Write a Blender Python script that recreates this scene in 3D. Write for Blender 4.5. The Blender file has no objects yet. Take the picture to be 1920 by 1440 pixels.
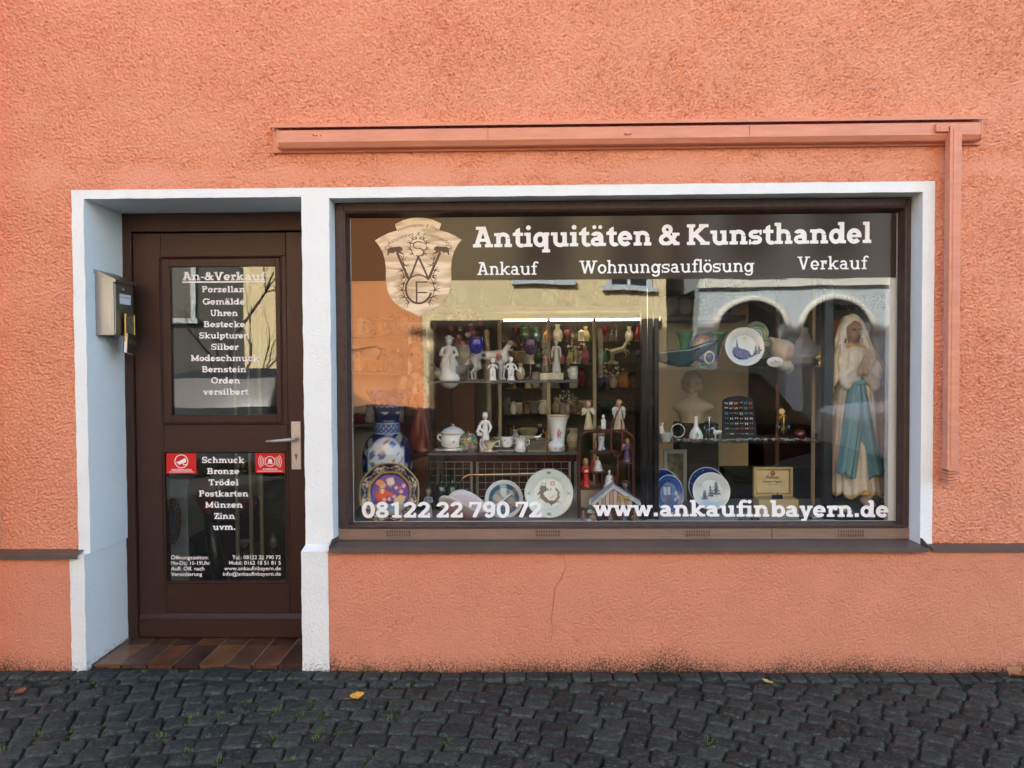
import bpy, math, random
import numpy as np
from mathutils import Matrix, Vector

SC = bpy.context.scene
COL = SC.collection
PI = math.pi
R = math.radians

# ------------------------------------------------------------------ camera
FPX, DIST, EYE = 1387.0, 3.6, 1.478          # focal length in px of a 1920 wide picture, distance to the facade, eye height
PITCH, YAW, ROLL = R(1.45), R(1.1), R(0.34)


def cam_axes():
    cp, sp, cy, sy = math.cos(PITCH), math.sin(PITCH), math.cos(YAW), math.sin(YAW)
    f = np.array([-sy * cp, cy * cp, -sp])
    r = np.array([cy, sy, 0.0])
    u = np.cross(r, f)
    cr, sr = math.cos(ROLL), math.sin(ROLL)
    return r * cr - u * sr, u * cr + r * sr, f


AX = cam_axes()
cam = bpy.data.cameras.new('camera')
cam.sensor_width = 36.0
cam.lens = FPX * 36.0 / 1920.0
cam.clip_start, cam.clip_end = 0.05, 400.0
cam_ob = bpy.data.objects.new('camera', cam)
COL.objects.link(cam_ob)
cam_ob.matrix_world = Matrix(((AX[0][0], AX[1][0], -AX[2][0], 0), (AX[0][1], AX[1][1], -AX[2][1], -DIST),
                              (AX[0][2], AX[1][2], -AX[2][2], EYE), (0, 0, 0, 1)))
SC.camera = cam_ob

# ------------------------------------------------------------------ sky, sun, exposure
SUN_ELEV, SUN_AZ = R(33), R(-24)             # azimuth from +y (behind the shop) towards +x
world = bpy.data.worlds.new('World')
SC.world = world
world.use_nodes = True
wn = world.node_tree
bg = wn.nodes['Background']
sky = wn.nodes.new('ShaderNodeTexSky')
sky.sky_type = 'NISHITA'
sky.sun_disc = False
sky.sun_elevation = SUN_ELEV
sky.sun_rotation = SUN_AZ
sky.dust_density = 2.0
wn.links.new(sky.outputs[0], bg.inputs[0])
bg.inputs[1].default_value = 0.15
sun = bpy.data.lights.new('sun', 'SUN')
sun.energy = 4.4
sun.angle = R(0.5)
sun.color = (0.98, 0.985, 0.92)
sun_ob = bpy.data.objects.new('sun', sun)
COL.objects.link(sun_ob)
sd = Vector((math.sin(SUN_AZ) * math.cos(SUN_ELEV), math.cos(SUN_AZ) * math.cos(SUN_ELEV), math.sin(SUN_ELEV)))
sun_ob.rotation_euler = sd.to_track_quat('Z', 'Y').to_euler()
sun_ob.location = (0, 0, 30)
SC.view_settings.view_transform = 'Standard'
SC.view_settings.look = 'None'
SC.view_settings.exposure = 2.28
SC.view_settings.gamma = 1.0
SC.cycles.max_bounces = 10
SC.cycles.diffuse_bounces = 5
SC.cycles.glossy_bounces = 5
SC.cycles.transmission_bounces = 8
SC.cycles.transparent_max_bounces = 24
SC.cycles.caustics_reflective = False
SC.cycles.caustics_refractive = False
SC.cycles.sample_clamp_indirect = 6.0

# ------------------------------------------------------------------ measuring: photo pixel -> point on the plane y


def P(px, py, y):
    r, u, f = AX
    d = f + r * (px - 960) / FPX - u * (py - 720) / FPX
    t = (y + DIST) / d[1]
    return d[0] * t, EYE + d[2] * t


def RECT(px0, py0, px1, py1, y):
    """x0, x1, z0, z1 of a rectangle seen between these photo pixels on the plane y"""
    a, b, c, d = P(px0, py0, y), P(px1, py0, y), P(px0, py1, y), P(px1, py1, y)
    return (a[0] + c[0]) / 2, (b[0] + d[0]) / 2, (c[1] + d[1]) / 2, (a[1] + b[1]) / 2


def SCL(y):
    return (DIST + y) / FPX


# ------------------------------------------------------------------ objects
def tag(o, label=None, cat=None, group=None, kind=None):
    if label: o['label'] = label
    if cat: o['category'] = cat
    if group: o['group'] = group
    if kind: o['kind'] = kind
    return o


def thing(name, label, cat, loc=(0, 0, 0), rz=0.0, group=None):
    o = bpy.data.objects.new(name, None)
    o.empty_display_size = 0.05
    COL.objects.link(o)
    o.location = loc
    o.rotation_euler = (0, 0, rz)
    return tag(o, label, cat, group)


def link(name, me, parent=None, mat=None):
    o = bpy.data.objects.new(name, me)
    COL.objects.link(o)
    if mat: me.materials.append(mat)
    if parent: o.parent = parent
    return o


def mesh_np(name, V, Q, smooth=True, C=None):
    """mesh from numpy arrays: V (n,3), Q (m,4)"""
    me = bpy.data.meshes.new(name)
    V = np.ascontiguousarray(V, dtype=np.float32)
    Q = np.ascontiguousarray(Q, dtype=np.int32)
    me.vertices.add(len(V))
    me.vertices.foreach_set('co', V.ravel())
    k = Q.shape[1]
    me.loops.add(Q.size)
    me.polygons.add(len(Q))
    me.polygons.foreach_set('loop_start', np.arange(0, Q.size, k, dtype=np.int32))
    me.loops.foreach_set('vertex_index', Q.ravel())
    me.update(calc_edges=True)
    if smooth:
        me.polygons.foreach_set('use_smooth', np.ones(len(Q), dtype=bool))
    if C is not None: paint_mesh(me, C)
    return me


def paint_mesh(me, C):
    at = me.color_attributes.new('Col', 'FLOAT_COLOR', 'POINT')
    A = np.ones((len(C), 4), dtype=np.float32)
    A[:, :3] = C
    at.data.foreach_set('color', A.ravel())


class MB:
    """collects shapes and links them as ONE mesh"""

    def __init__(s):
        s.V, s.F, s.C, s.S = [], [], [], []

    def add(s, v, f, col=None, smooth=False):
        n = len(s.V)
        s.V.extend([tuple(map(float, p)) for p in v])
        s.F.extend([[i + n for i in q] for q in f])
        s.S.extend([smooth] * len(f))
        if col is None: col = (0.8, 0.8, 0.8)
        if np.ndim(col) == 1: s.C.extend([tuple(col)] * len(v))
        else: s.C.extend([tuple(map(float, c)) for c in col])
        return s

    def box(s, x0, x1, y0, y1, z0, z1, b=0.0, col=None):
        if b <= 0:
            v = [(x, y, z) for x in (x0, x1) for y in (y0, y1) for z in (z0, z1)]
            f = [[0, 1, 3, 2], [4, 6, 7, 5], [0, 4, 5, 1], [2, 3, 7, 6], [0, 2, 6, 4], [1, 5, 7, 3]]
            return s.add(v, f, col)
        b = min(b, (x1 - x0) * .45, (y1 - y0) * .45, (z1 - z0) * .45)
        v, f, ix = [], [], {}
        lo, hi = (x0, y0, z0), (x1, y1, z1)
        for c in range(8):
            sg = [(c >> k) & 1 for k in range(3)]
            for a in range(3):
                p = []
                for k in range(3):
                    e = hi[k] if sg[k] else lo[k]
                    p.append(e if k == a else (e - b if sg[k] else e + b))
                ix[c, a] = len(v)
                v.append(p)
        for a in range(3):
            o1, o2 = (a + 1) % 3, (a + 2) % 3
            for sg in (0, 1):
                c0 = sg << a
                q = [ix[c0, a], ix[c0 | 1 << o1, a], ix[c0 | 1 << o1 | 1 << o2, a], ix[c0 | 1 << o2, a]]
                f.append(q if sg else q[::-1])
                for s2 in (0, 1):
                    c1 = (sg << o1) | (s2 << o2)
                    c2 = c1 | 1 << a
                    f.append([ix[c1, o1], ix[c2, o1], ix[c2, o2], ix[c1, o2]])
        for c in range(8): f.append([ix[c, 0], ix[c, 1], ix[c, 2]])
        return s.add(v, f, col)

    def tube(s, pts, rad, seg=8, col=None, caps=True):
        pts = [np.array(p, float) for p in pts]
        n = len(pts)
        rad = [rad] * n if np.isscalar(rad) else list(rad)
        v, f = [], []
        up = np.array([0.13, 0.21, 0.97])
        for i, p in enumerate(pts):
            t = pts[min(i + 1, n - 1)] - pts[max(i - 1, 0)]
            t = t / (np.linalg.norm(t) + 1e-9)
            a = np.cross(t, up)
            if np.linalg.norm(a) < 0.1: a = np.cross(t, np.array([1.0, 0.1, 0]))
            a /= np.linalg.norm(a)
            up = np.cross(a, t)
            for k in range(seg):
                th = 2 * PI * k / seg
                v.append(p + rad[i] * (a * math.cos(th) + up * math.sin(th)))
        for i in range(n - 1):
            for k in range(seg):
                k2 = (k + 1) % seg
                f.append([i * seg + k, i * seg + k2, (i + 1) * seg + k2, (i + 1) * seg + k])
        if caps:
            f.append(list(range(seg))[::-1])
            f.append(list(range((n - 1) * seg, n * seg)))
        return s.add(v, f, col, True)

    def lathe(s, prof, seg=24, c=(0, 0, 0), col=None, sx=1.0, sy=1.0, paint=None):
        v, f = [], []
        n = len(prof)
        for r, z in prof:
            for k in range(seg):
                th = 2 * PI * k / seg
                v.append((c[0] + r * sx * math.cos(th), c[1] + r * sy * math.sin(th), c[2] + z))
        for i in range(n - 1):
            for k in range(seg):
                k2 = (k + 1) % seg
                f.append([i * seg + k, i * seg + k2, (i + 1) * seg + k2, (i + 1) * seg + k])
        if prof[0][0] > 1e-4: f.append(list(range(seg))[::-1])
        if prof[-1][0] > 1e-4: f.append(list(range((n - 1) * seg, n * seg)))
        if paint is not None:
            A = np.array(v) - np.array(c)
            col = paint(A)
        return s.add(v, f, col, True)

    def ball(s, c, r, seg=12, col=None, rz=None):
        rz = r if rz is None else rz
        n = max(5, seg // 2 + 1)
        return s.lathe([(max(1e-5, r * math.sin(PI * i / (n - 1))), -rz * math.cos(PI * i / (n - 1))) for i in range(n)], seg, c, col)

    def prism(s, poly, a0, a1, axis='y', col=None):
        """closed outline (list of 2-tuples) given a thickness along axis"""
        n = len(poly)
        mk = {'y': lambda p, a: (p[0], a, p[1]), 'x': lambda p, a: (a, p[0], p[1]), 'z': lambda p, a: (p[0], p[1], a)}[axis]
        v = [mk(p, a0) for p in poly] + [mk(p, a1) for p in poly]
        f = [list(range(n)), list(range(2 * n - 1, n - 1, -1))]
        for i in range(n):
            j = (i + 1) % n
            f.append([i, i + n, j + n, j])
        return s.add(v, f, col)

    def build(s, name, mat, parent=None, smooth=None, colors=False):
        me = bpy.data.meshes.new(name)
        me.from_pydata(s.V, [], s.F)
        me.polygons.foreach_set('use_smooth', np.array(s.S if smooth is None else [smooth] * len(s.F), dtype=bool))
        if colors: paint_mesh(me, np.array(s.C, dtype=np.float32))
        me.update()
        return link(name, me, parent, mat)


# ------------------------------------------------------------------ materials
def mat(name, col=(.5, .5, .5), rough=.5, metal=0.0, spec=.5, vcol=False, var=None, bump=None, coat=0.0, sheen=0.0, wave=None):
    """principled material; var=(scale, amount) mottles the colour, bump=[(scale, distance), ...]"""
    m = bpy.data.materials.new(name)
    m.use_nodes = True
    nt = m.node_tree
    N, L = nt.nodes, nt.links
    b = N['Principled BSDF']
    b.inputs['Roughness'].default_value = rough
    b.inputs['Metallic'].default_value = metal
    b.inputs['Specular IOR Level'].default_value = spec
    b.inputs['Coat Weight'].default_value = coat
    b.inputs['Coat Roughness'].default_value = 0.08
    b.inputs['Base Color'].default_value = (*col, 1)
    tc = N.new('ShaderNodeTexCoord')
    src = None
    if vcol:
        at = N.new('ShaderNodeAttribute')
        at.attribute_name = 'Col'
        src = at.outputs['Color']
    if var:
        nz = N.new('ShaderNodeTexNoise')
        nz.inputs['Scale'].default_value = var[0]
        nz.inputs['Detail'].default_value = 6
        nz.inputs['Roughness'].default_value = .65
        if len(var) > 2:
            mp = N.new('ShaderNodeMapping')
            mp.inputs['Scale'].default_value = var[2]
            L.new(tc.outputs['Object'], mp.inputs[0])
            L.new(mp.outputs[0], nz.inputs['Vector'])
        else:
            L.new(tc.outputs['Object'], nz.inputs['Vector'])
        mr = N.new('ShaderNodeMapRange')
        mr.inputs[1].default_value, mr.inputs[2].default_value = .3, .7
        mr.inputs[3].default_value, mr.inputs[4].default_value = 1 - var[1], 1 + var[1]
        L.new(nz.outputs[0], mr.inputs[0])
        mx = N.new('ShaderNodeMix')
        mx.data_type = 'RGBA'
        mx.blend_type = 'MULTIPLY'
        mx.inputs[0].default_value = 1.0
        if src is None: mx.inputs[6].default_value = (*col, 1)
        else: L.new(src, mx.inputs[6])
        L.new(mr.outputs[0], mx.inputs[7])
        src = mx.outputs[2]
    if src is not None: L.new(src, b.inputs['Base Color'])
    if bump:
        prev = None
        for e in bump:
            nz = N.new('ShaderNodeTexNoise')
            nz.inputs['Scale'].default_value = e[0]
            nz.inputs['Detail'].default_value = 5
            if len(e) > 2:
                mp = N.new('ShaderNodeMapping')
                mp.inputs['Scale'].default_value = e[2]
                L.new(tc.outputs['Object'], mp.inputs[0])
                L.new(mp.outputs[0], nz.inputs['Vector'])
            else:
                L.new(tc.outputs['Object'], nz.inputs['Vector'])
            bp = N.new('ShaderNodeBump')
            bp.inputs['Strength'].default_value = 1.0
            bp.inputs['Distance'].default_value = e[1]
            L.new(nz.outputs[0], bp.inputs['Height'])
            if prev: L.new(prev, bp.inputs['Normal'])
            prev = bp.outputs[0]
        L.new(prev, b.inputs['Normal'])
    return m


def glass(name, tint=(1, 1, 1), f0=.045, rough=0.0, f1=.9, warp=0.0):
    """thin clear glass: transparent with a mirror share that grows at grazing angles"""
    m = bpy.data.materials.new(name)
    m.use_nodes = True
    N, L = m.node_tree.nodes, m.node_tree.links
    N.remove(N['Principled BSDF'])
    tr, gl, mx, lw = N.new('ShaderNodeBsdfTransparent'), N.new('ShaderNodeBsdfGlossy'), N.new('ShaderNodeMixShader'), N.new('ShaderNodeLayerWeight')
    tr.inputs[0].default_value = (*tint, 1)
    gl.inputs['Roughness'].default_value = rough
    gl.inputs[0].default_value = (1, 1, 1, 1)
    lw.inputs[0].default_value = .5
    if warp:                                     # slightly wavy panes
        tc, nz, bp = N.new('ShaderNodeTexCoord'), N.new('ShaderNodeTexNoise'), N.new('ShaderNodeBump')
        nz.inputs['Scale'].default_value = 3.0
        nz.inputs['Detail'].default_value = 1.0
        bp.inputs['Distance'].default_value = warp
        L.new(tc.outputs['Object'], nz.inputs['Vector'])
        L.new(nz.outputs[0], bp.inputs['Height'])
        L.new(bp.outputs[0], gl.inputs['Normal'])
    pw = N.new('ShaderNodeMath'); pw.operation = 'POWER'; pw.inputs[1].default_value = 5.0
    mr = N.new('ShaderNodeMapRange'); mr.inputs[3].default_value = f0; mr.inputs[4].default_value = f1
    L.new(lw.outputs['Facing'], pw.inputs[0])
    L.new(pw.outputs[0], mr.inputs[0])
    L.new(mr.outputs[0], mx.inputs[0])
    L.new(tr.outputs[0], mx.inputs[1])
    L.new(gl.outputs[0], mx.inputs[2])
    L.new(mx.outputs[0], N['Material Output'].inputs[0])
    return m


def stain(m, z0, z1, col, scale=60.0, xsoft=0.0):
    """dark growth of its own ragged shape near the foot of a wall"""
    N, L = m.node_tree.nodes, m.node_tree.links
    b = N['Principled BSDF']
    old = b.inputs['Base Color'].links[0].from_socket
    ge = N.new('ShaderNodeNewGeometry')
    sp = N.new('ShaderNodeSeparateXYZ')
    L.new(ge.outputs['Position'], sp.inputs[0])
    n1 = N.new('ShaderNodeTexNoise'); n1.inputs['Scale'].default_value = scale; n1.inputs['Detail'].default_value = 8; n1.inputs['Roughness'].default_value = .75
    n2 = N.new('ShaderNodeTexNoise'); n2.inputs['Scale'].default_value = 2.3; n2.inputs['Detail'].default_value = 3
    L.new(ge.outputs['Position'], n1.inputs['Vector'])
    L.new(ge.outputs['Position'], n2.inputs['Vector'])
    mr = N.new('ShaderNodeMapRange')
    mr.inputs[1].default_value, mr.inputs[2].default_value, mr.inputs[3].default_value, mr.inputs[4].default_value = z0, z1, .62, -.12
    mr.clamp = False
    L.new(sp.outputs[2], mr.inputs[0])
    a = N.new('ShaderNodeMath'); a.operation = 'ADD'
    n3 = N.new('ShaderNodeMath'); n3.operation = 'MULTIPLY_ADD'; n3.inputs[1].default_value = 2.2; n3.inputs[2].default_value = -.6
    L.new(n1.outputs[0], n3.inputs[0]); L.new(mr.outputs[0], a.inputs[0]); L.new(n3.outputs[0], a.inputs[1])
    c = N.new('ShaderNodeMath'); c.operation = 'MULTIPLY_ADD'; c.inputs[1].default_value = .75; 
    L.new(n2.outputs[0], c.inputs[0]); L.new(a.outputs[0], c.inputs[2])
    m2 = N.new('ShaderNodeMapRange')
    m2.inputs[1].default_value, m2.inputs[2].default_value = 1.10, 1.50
    L.new(c.outputs[0], m2.inputs[0])
    mx = N.new('ShaderNodeMix'); mx.data_type = 'RGBA'
    L.new(m2.outputs[0], mx.inputs[0]); L.new(old, mx.inputs[6]); mx.inputs[7].default_value = (*col, 1)
    L.new(mx.outputs[2], b.inputs['Base Color'])


rng = np.random.default_rng(7)
random.seed(7)


def gauss_field(nx, nz, lo, hi, seed):
    """band-passed random field, wavelengths lo..hi in cells, unit variance"""
    g = np.random.default_rng(seed).standard_normal((nz, nx))
    F = np.fft.rfft2(g)
    k = np.sqrt(np.fft.fftfreq(nz)[:, None] ** 2 + np.fft.rfftfreq(nx)[None, :] ** 2) + 1e-9
    w = 1.0 / k
    H = np.exp(-(lo / w) ** 2) * (1 - np.exp(-(hi / w) ** 2))
    h = np.fft.irfft2(F * H, s=(nz, nx))
    return h / h.std()


def grid_quads(nx, nz, keep=None):
    i = np.arange(nx - 1)[None, :] + (np.arange(nz - 1) * nx)[:, None]
    q = np.stack([i, i + 1, i + 1 + nx, i + nx], -1)
    return q[keep] if keep is not None else q.reshape(-1, 4)

# ================================================================== BUILDING
M_STUCCO = mat('orange_stucco', (.76, .345, .230), .92, spec=.2, var=(3.0, .015), bump=[(160, .0016)])
M_BASE = mat('orange_base_stucco', (.69, .292, .19), .92, spec=.2, var=(5.0, .05), bump=[(230, .0014)])
stain(M_BASE, -.035, .145, (.050, .042, .028), 120.0)
M_WHITE = mat('white_wall_paint', (.83, .88, .885), .8, spec=.3, var=(6.0, .025), bump=[(70, .0022), (260, .0012)])
M_WHITE_F = mat('white_foot_paint', (.82, .85, .845), .8, spec=.3, var=(6.0, .03), bump=[(70, .0035), (260, .0014)])
stain(M_WHITE_F, -.05, .07, (.16, .145, .11), 70.0)
M_BROWN = mat('brown_painted_wood', (.043, .0195, .0145), .42, spec=.32, var=(14, .14, (8, 8, .6)), bump=[(55, .0007, (9, 9, .5))])
M_BROWN_H = mat('brown_painted_rail', (.043, .0195, .0145), .42, spec=.32, var=(14, .14, (.6, 8, 8)), bump=[(55, .0007, (.5, 9, 9))])
M_FRAME = mat('weathered_brown_paint', (.058, .032, .025), .5, spec=.45, var=(22, .3), bump=[(60, .0016), (300, .0008)])
M_BOARD = mat('pale_brown_board', (.235, .155, .115), .65, var=(16, .16, (.5, 6, 6)), bump=[(50, .0012, (.5, 6, 6))])
M_SILL = mat('brown_sheet_metal', (.105, .078, .066), .4, spec=.5, var=(10, .12), bump=[(25, .0006)])
M_SALMON = mat('salmon_painted_metal', (.68, .28, .175), .5, spec=.4, var=(9, .12, (.6, 4, 4)), bump=[(30, .0008)])
M_BLACK = mat('black_rubber', (.006, .006, .006), .6)
M_STEEL = mat('brushed_steel', (.40, .39, .36), .38, 1.0, var=(60, .12, (1, 1, .05)), bump=[(40, .0004)])
M_GLASS = glass('window_glass', (.98, .985, .98), .058, warp=.0006)
M_TILE = mat('brown_clinker_tile', (.8, .8, .8), .32, vcol=True, var=(18, .35), bump=[(40, .0007)])
M_GROUT = mat('grey_grout', (.33, .29, .25), .9, var=(30, .2))
M_INT = mat('cream_plaster', (.62, .58, .48), .85, var=(4, .06))
M_INTW = mat('white_plaster', (.72, .71, .66), .85, var=(4, .05))
M_FLOOR = mat('dark_carpet', (.05, .043, .035), .95, var=(30, .4))
M_CEIL = mat('ceiling_plaster', (.6, .58, .52), .9)
M_PLAT = mat('grey_painted_board', (.36, .37, .36), .6, var=(12, .12))
M_ROOF = mat('red_roof_tiles', (.25, .09, .055), .8, var=(3, .2))

GZ = 0.001                                   # street level at the wall
shop = thing('shop_building', 'orange rough stucco antiques shop with white trimmed door and display window', 'building')

XL, XR = -3.0, 2.85
DJ = (-2.157, -1.087)                         # door opening
WJ = (-.952, 1.900)                           # window opening
ZT, ZD, ZW, ZS = 2.345, 2.302, 2.294, .592    # top of white trim, door head, window head, sill
YD, YF, YG = .335, .095, .150                 # door, window frame, glass


def stucco(name, x0, x1, z0, z1, y0, amp, lo, hi, m, seed, cut=None, step=.0045, rough2=.35):
    nx, nz = int((x1 - x0) / step) + 1, int((z1 - z0) / step) + 1
    X, Z = np.meshgrid(np.linspace(x0, x1, nx), np.linspace(z0, z1, nz))
    a = gauss_field(nx, nz, lo, hi, seed)
    b = gauss_field(nx, nz, lo * .55, hi * .6, seed + 1)
    c = gauss_field(nx, nz, 40, 160, seed + 2)
    w = gauss_field(nx, nz, 90, 300, seed + 3)
    # worm-like ridges where plaster was dragged, calmer patches between
    d = gauss_field(nx, nz, 1.2, 2.6, seed + 4)
    e = gauss_field(nx, nz, 9, 26, seed + 5)
    h = .42 * np.tanh(1.5 * a) - 1.15 * np.exp(-(b / .24) ** 2) * np.clip(.62 + .5 * e, 0, 1.15) + rough2 * .6 * b + .26 * d
    mask = np.clip(.95 + .12 * w, .7, 1.15)
    if z1 > 3: mask = mask * (1 - .55 * np.clip(1 - abs(Z - 2.41) / .07 + .25 * c, 0, 1))   # plaster smoothed above the trim
    Y = y0 - amp * h * mask - .0005 * c
    V = np.stack([X, Y, Z], -1).reshape(-1, 3)
    keep = None
    if cut is not None:
        xc, zc = (X[:-1, :-1] + X[1:, 1:]) / 2, (Z[:-1, :-1] + Z[1:, 1:]) / 2
        keep = np.ones(xc.shape, bool)
        for (a0, a1, b0, b1) in cut: keep &= ~((xc > a0) & (xc < a1) & (zc > b0) & (zc < b1))
    return link(name, mesh_np(name, V, grid_quads(nx, nz, keep)), shop, m)


stucco('rough_wall', XL, XR, .565, 3.6, 0.0, .0080, 2.4, 6.5, M_STUCCO, 11, cut=[(-2.205, 1.949, .4, 2.337)])
stucco('base_wall', -.985, XR, -.10, .580, -.040, .0034, 1.9, 4.6, M_BASE, 31)
stucco('base_wall', XL, -2.232, -.10, .555, -.040, .0034, 1.9, 4.6, M_BASE, 41)


def roughbox(mb, x0, x1, y0, y1, z0, z1, step=.02, amp=.0016, freq=(23, 31), skip=()):
    """box with gridded, slightly wavy faces"""
    def face(o, du, dv, nu, nv, n):
        u, v = np.meshgrid(np.linspace(0, 1, nu + 1), np.linspace(0, 1, nv + 1))
        p = np.array(o)[None, None] + u[..., None] * np.array(du) + v[..., None] * np.array(dv)
        x, y, z = p[..., 0], p[..., 1], p[..., 2]
        w = (np.sin(freq[0] * x + 1.3 * np.sin(17 * z + 5 * y)) + np.sin(freq[1] * z + 2.1 * np.sin(13 * x + 9 * y)) + .7 * np.sin(61 * x + 47 * z + 53 * y)) * amp * .3 + rng.normal(0, amp * .22, x.shape)
        p = p + w[..., None] * np.array([1., 1., 1.])
        q = grid_quads(nu + 1, nv + 1)
        mb.add(p.reshape(-1, 3), q.tolist(), None, True)
    n = lambda d: max(1, int(d / step))
    dx, dy, dz = x1 - x0, y1 - y0, z1 - z0
    if 'f' not in skip: face((x0, y0, z0), (dx, 0, 0), (0, 0, dz), n(dx), n(dz), 1)
    if 'l' not in skip: face((x0, y1, z0), (0, -dy, 0), (0, 0, dz), n(dy), n(dz), 1)
    if 'r' not in skip: face((x1, y0, z0), (0, dy, 0), (0, 0, dz), n(dy), n(dz), 1)
    if 'b' not in skip: face((x0, y1, z0), (dx, 0, 0), (0, -dy, 0), n(dx), n(dy), 1)
    if 't' not in skip: face((x0, y0, z1), (dx, 0, 0), (0, dy, 0), n(dx), n(dy), 1)
    face((x1, y1, z0), (-dx, 0, 0), (0, 0, dz), n(dx), n(dz), 1)


YW = -.007
t = MB(); roughbox(t, -2.216, DJ[0], YW, .40, .56, ZT); t.build('jamb', M_WHITE, shop)
t = MB(); roughbox(t, -2.236, DJ[0] - .008, -.048, .40, -.10, .562); t.build('jamb_base', M_WHITE_F, shop)
t = MB(); roughbox(t, DJ[0], DJ[1], YW, .40, ZD, ZT); t.build('lintel', M_WHITE, shop)
t = MB(); roughbox(t, DJ[1], WJ[0], YW, .40, .605, ZT); t.build('pillar', M_WHITE, shop)
t = MB(); roughbox(t, DJ[1] - .012, -.968, -.046, .40, -.10, .578)
# sloped shoulder between the wide foot and the pillar shaft
v = [(DJ[1] - .012, -.046, .578), (-.968, -.046, .578), (WJ[0], YW, .605), (DJ[1], YW, .605), (DJ[1] - .012, .3, .578), (DJ[1], .3, .605), (-.968, .09, .578), (WJ[0], .09, .605)]
t.add(v, [[0, 1, 2, 3], [4, 0, 3, 5], [1, 6, 7, 2]])
t.build('pillar_foot', M_WHITE_F, shop)
t = MB(); roughbox(t, WJ[0], WJ[1], YW, .16, ZW, ZT); t.build('lintel', M_WHITE, shop)
t = MB(); roughbox(t, WJ[1], 1.957, YW, .16, .57, ZT); t.build('jamb', M_WHITE, shop)


# ledge of folded sheet metal along the base and the window sill
def ledge(name, x0, x1, yb, yf, zb, zf, lip=.026):
    m = MB()
    pr = [(yb, zb), (yf, zf), (yf - .001, zf - lip), (yf + .006, zf - lip), (yf + .006, zf - .004), (yb, zb - .006)]
    return m.prism(pr, x0, x1, 'x').build(name, M_SILL, shop)


lq = [P(70, 1029, .004)[1], P(70, 1040, -.066)[1], P(1850, 1018, .004)[1], P(1850, 1027, -.060)[1], P(1200, 1012, .094)[1], P(1200, 1028, -.078)[1]]
ledge('base_ledge', XL, -2.190, .004, -.068, lq[0], lq[1], .022)
ledge('base_ledge', 1.932, XR, .004, -.060, lq[2], lq[3], .020)
sx0, sx1 = P(617, 1035, -.075)[0], P(1741, 1033, -.075)[0]
ledge('window_sill', sx0, sx1, .094, -.078, lq[4], lq[5], .020)
for s, x in ((1, sx0), (-1, sx1)):
    MB().prism([(.09, lq[4]), (-.078, lq[5]), (-.078, lq[5] + .010), (-.02, lq[5] + .032), (.09, lq[4] + .022)], x, x + s * .004, 'x').build('sill_end_cap', M_SILL, shop)

# --- display window: frame, beads, boards, vents, pane
win = None
fx0, fx1, fz0, fz1 = WJ[0] + .001, WJ[1] - .001, *[RECT(626, 990, 1716, 376, YF)[k] for k in (3, 2)]
fz0, fz1 = min(fz0, fz1), ZW - .001
gx0, gx1, gz0, gz1 = RECT(660, 403, 1680, 978, YG)
t = MB()
t.box(fx0, gx0 - .020, YF, .20, fz0, fz1, .004)
t.box(gx1 + .020, fx1, YF, .20, fz0, fz1, .004)
t.box(gx0 - .0205, gx1 + .0205, YF + .001, .20, gz1 + .018, fz1 - .0005, .004)
t.box(gx0 - .0205, gx1 + .0205, YF + .001, .20, fz0, gz0 - .0125, .002)
win = t.build('shop_window', M_FRAME, shop)
t = MB()                                       # inner glazing bead, sloping back to the glass
o = (gx0 - .021, gx1 + .021, gz0 - .013, gz1 + .019)
i_ = (gx0 - .002, gx1 + .002, gz0 + .002, gz1 - .004)
for k, (a, b, c, d) in enumerate((((o[0], o[2]), (o[1], o[2]), (i_[1], i_[2]), (i_[0], i_[2])), ((o[1], o[3]), (o[0], o[3]), (i_[0], i_[3]), (i_[1], i_[3])),
                     ((o[0], o[3]), (o[0], o[2]), (i_[0], i_[2]), (i_[0], i_[3])), ((o[1], o[2]), (o[1], o[3]), (i_[1], i_[3]), (i_[1], i_[2])))):
    q = lambda p, y: (p[0], y, p[1])
    m1 = lambda p, r, s: (p[0] + (r[0] - p[0]) * s, p[1] + (r[1] - p[1]) * s)
    a2, b2 = m1(a, d, .35), m1(b, c, .35)
    t.add([q(a, YF - .003), q(b, YF - .003), q(b2, YF + .002), q(a2, YF + .002)], [[0, 1, 2, 3]])
    t.add([q(a2, YF + .002), q(b2, YF + .002), q(c, YG - .004), q(d, YG - .004)], [[0, 1, 2, 3]])
t.build('glazing_bead', M_FRAME, win)
t = MB()                                       # pale sealing line along the pane
w_ = .004
for (a, b, c, d) in ((gx0, gx1, gz0, gz0 + w_), (gx0, gx0 + w_ * .7, gz0 + w_, gz1 - .01), (gx1 - w_ * .7, gx1, gz0 + w_, gz1 - .01)):
    t.box(a, b, YG - .004, YG - .0005, c, d)
t.build('putty_line', mat('pale_putty', (.42, .43, .42), .6, var=(90, .25)), win)
t = MB().box(gx0 - .01, gx1 + .01, YG, YG + .006, gz0 - .01, gz1 + .01)
pane = t.build('glass_pane', M_GLASS, win)

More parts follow.
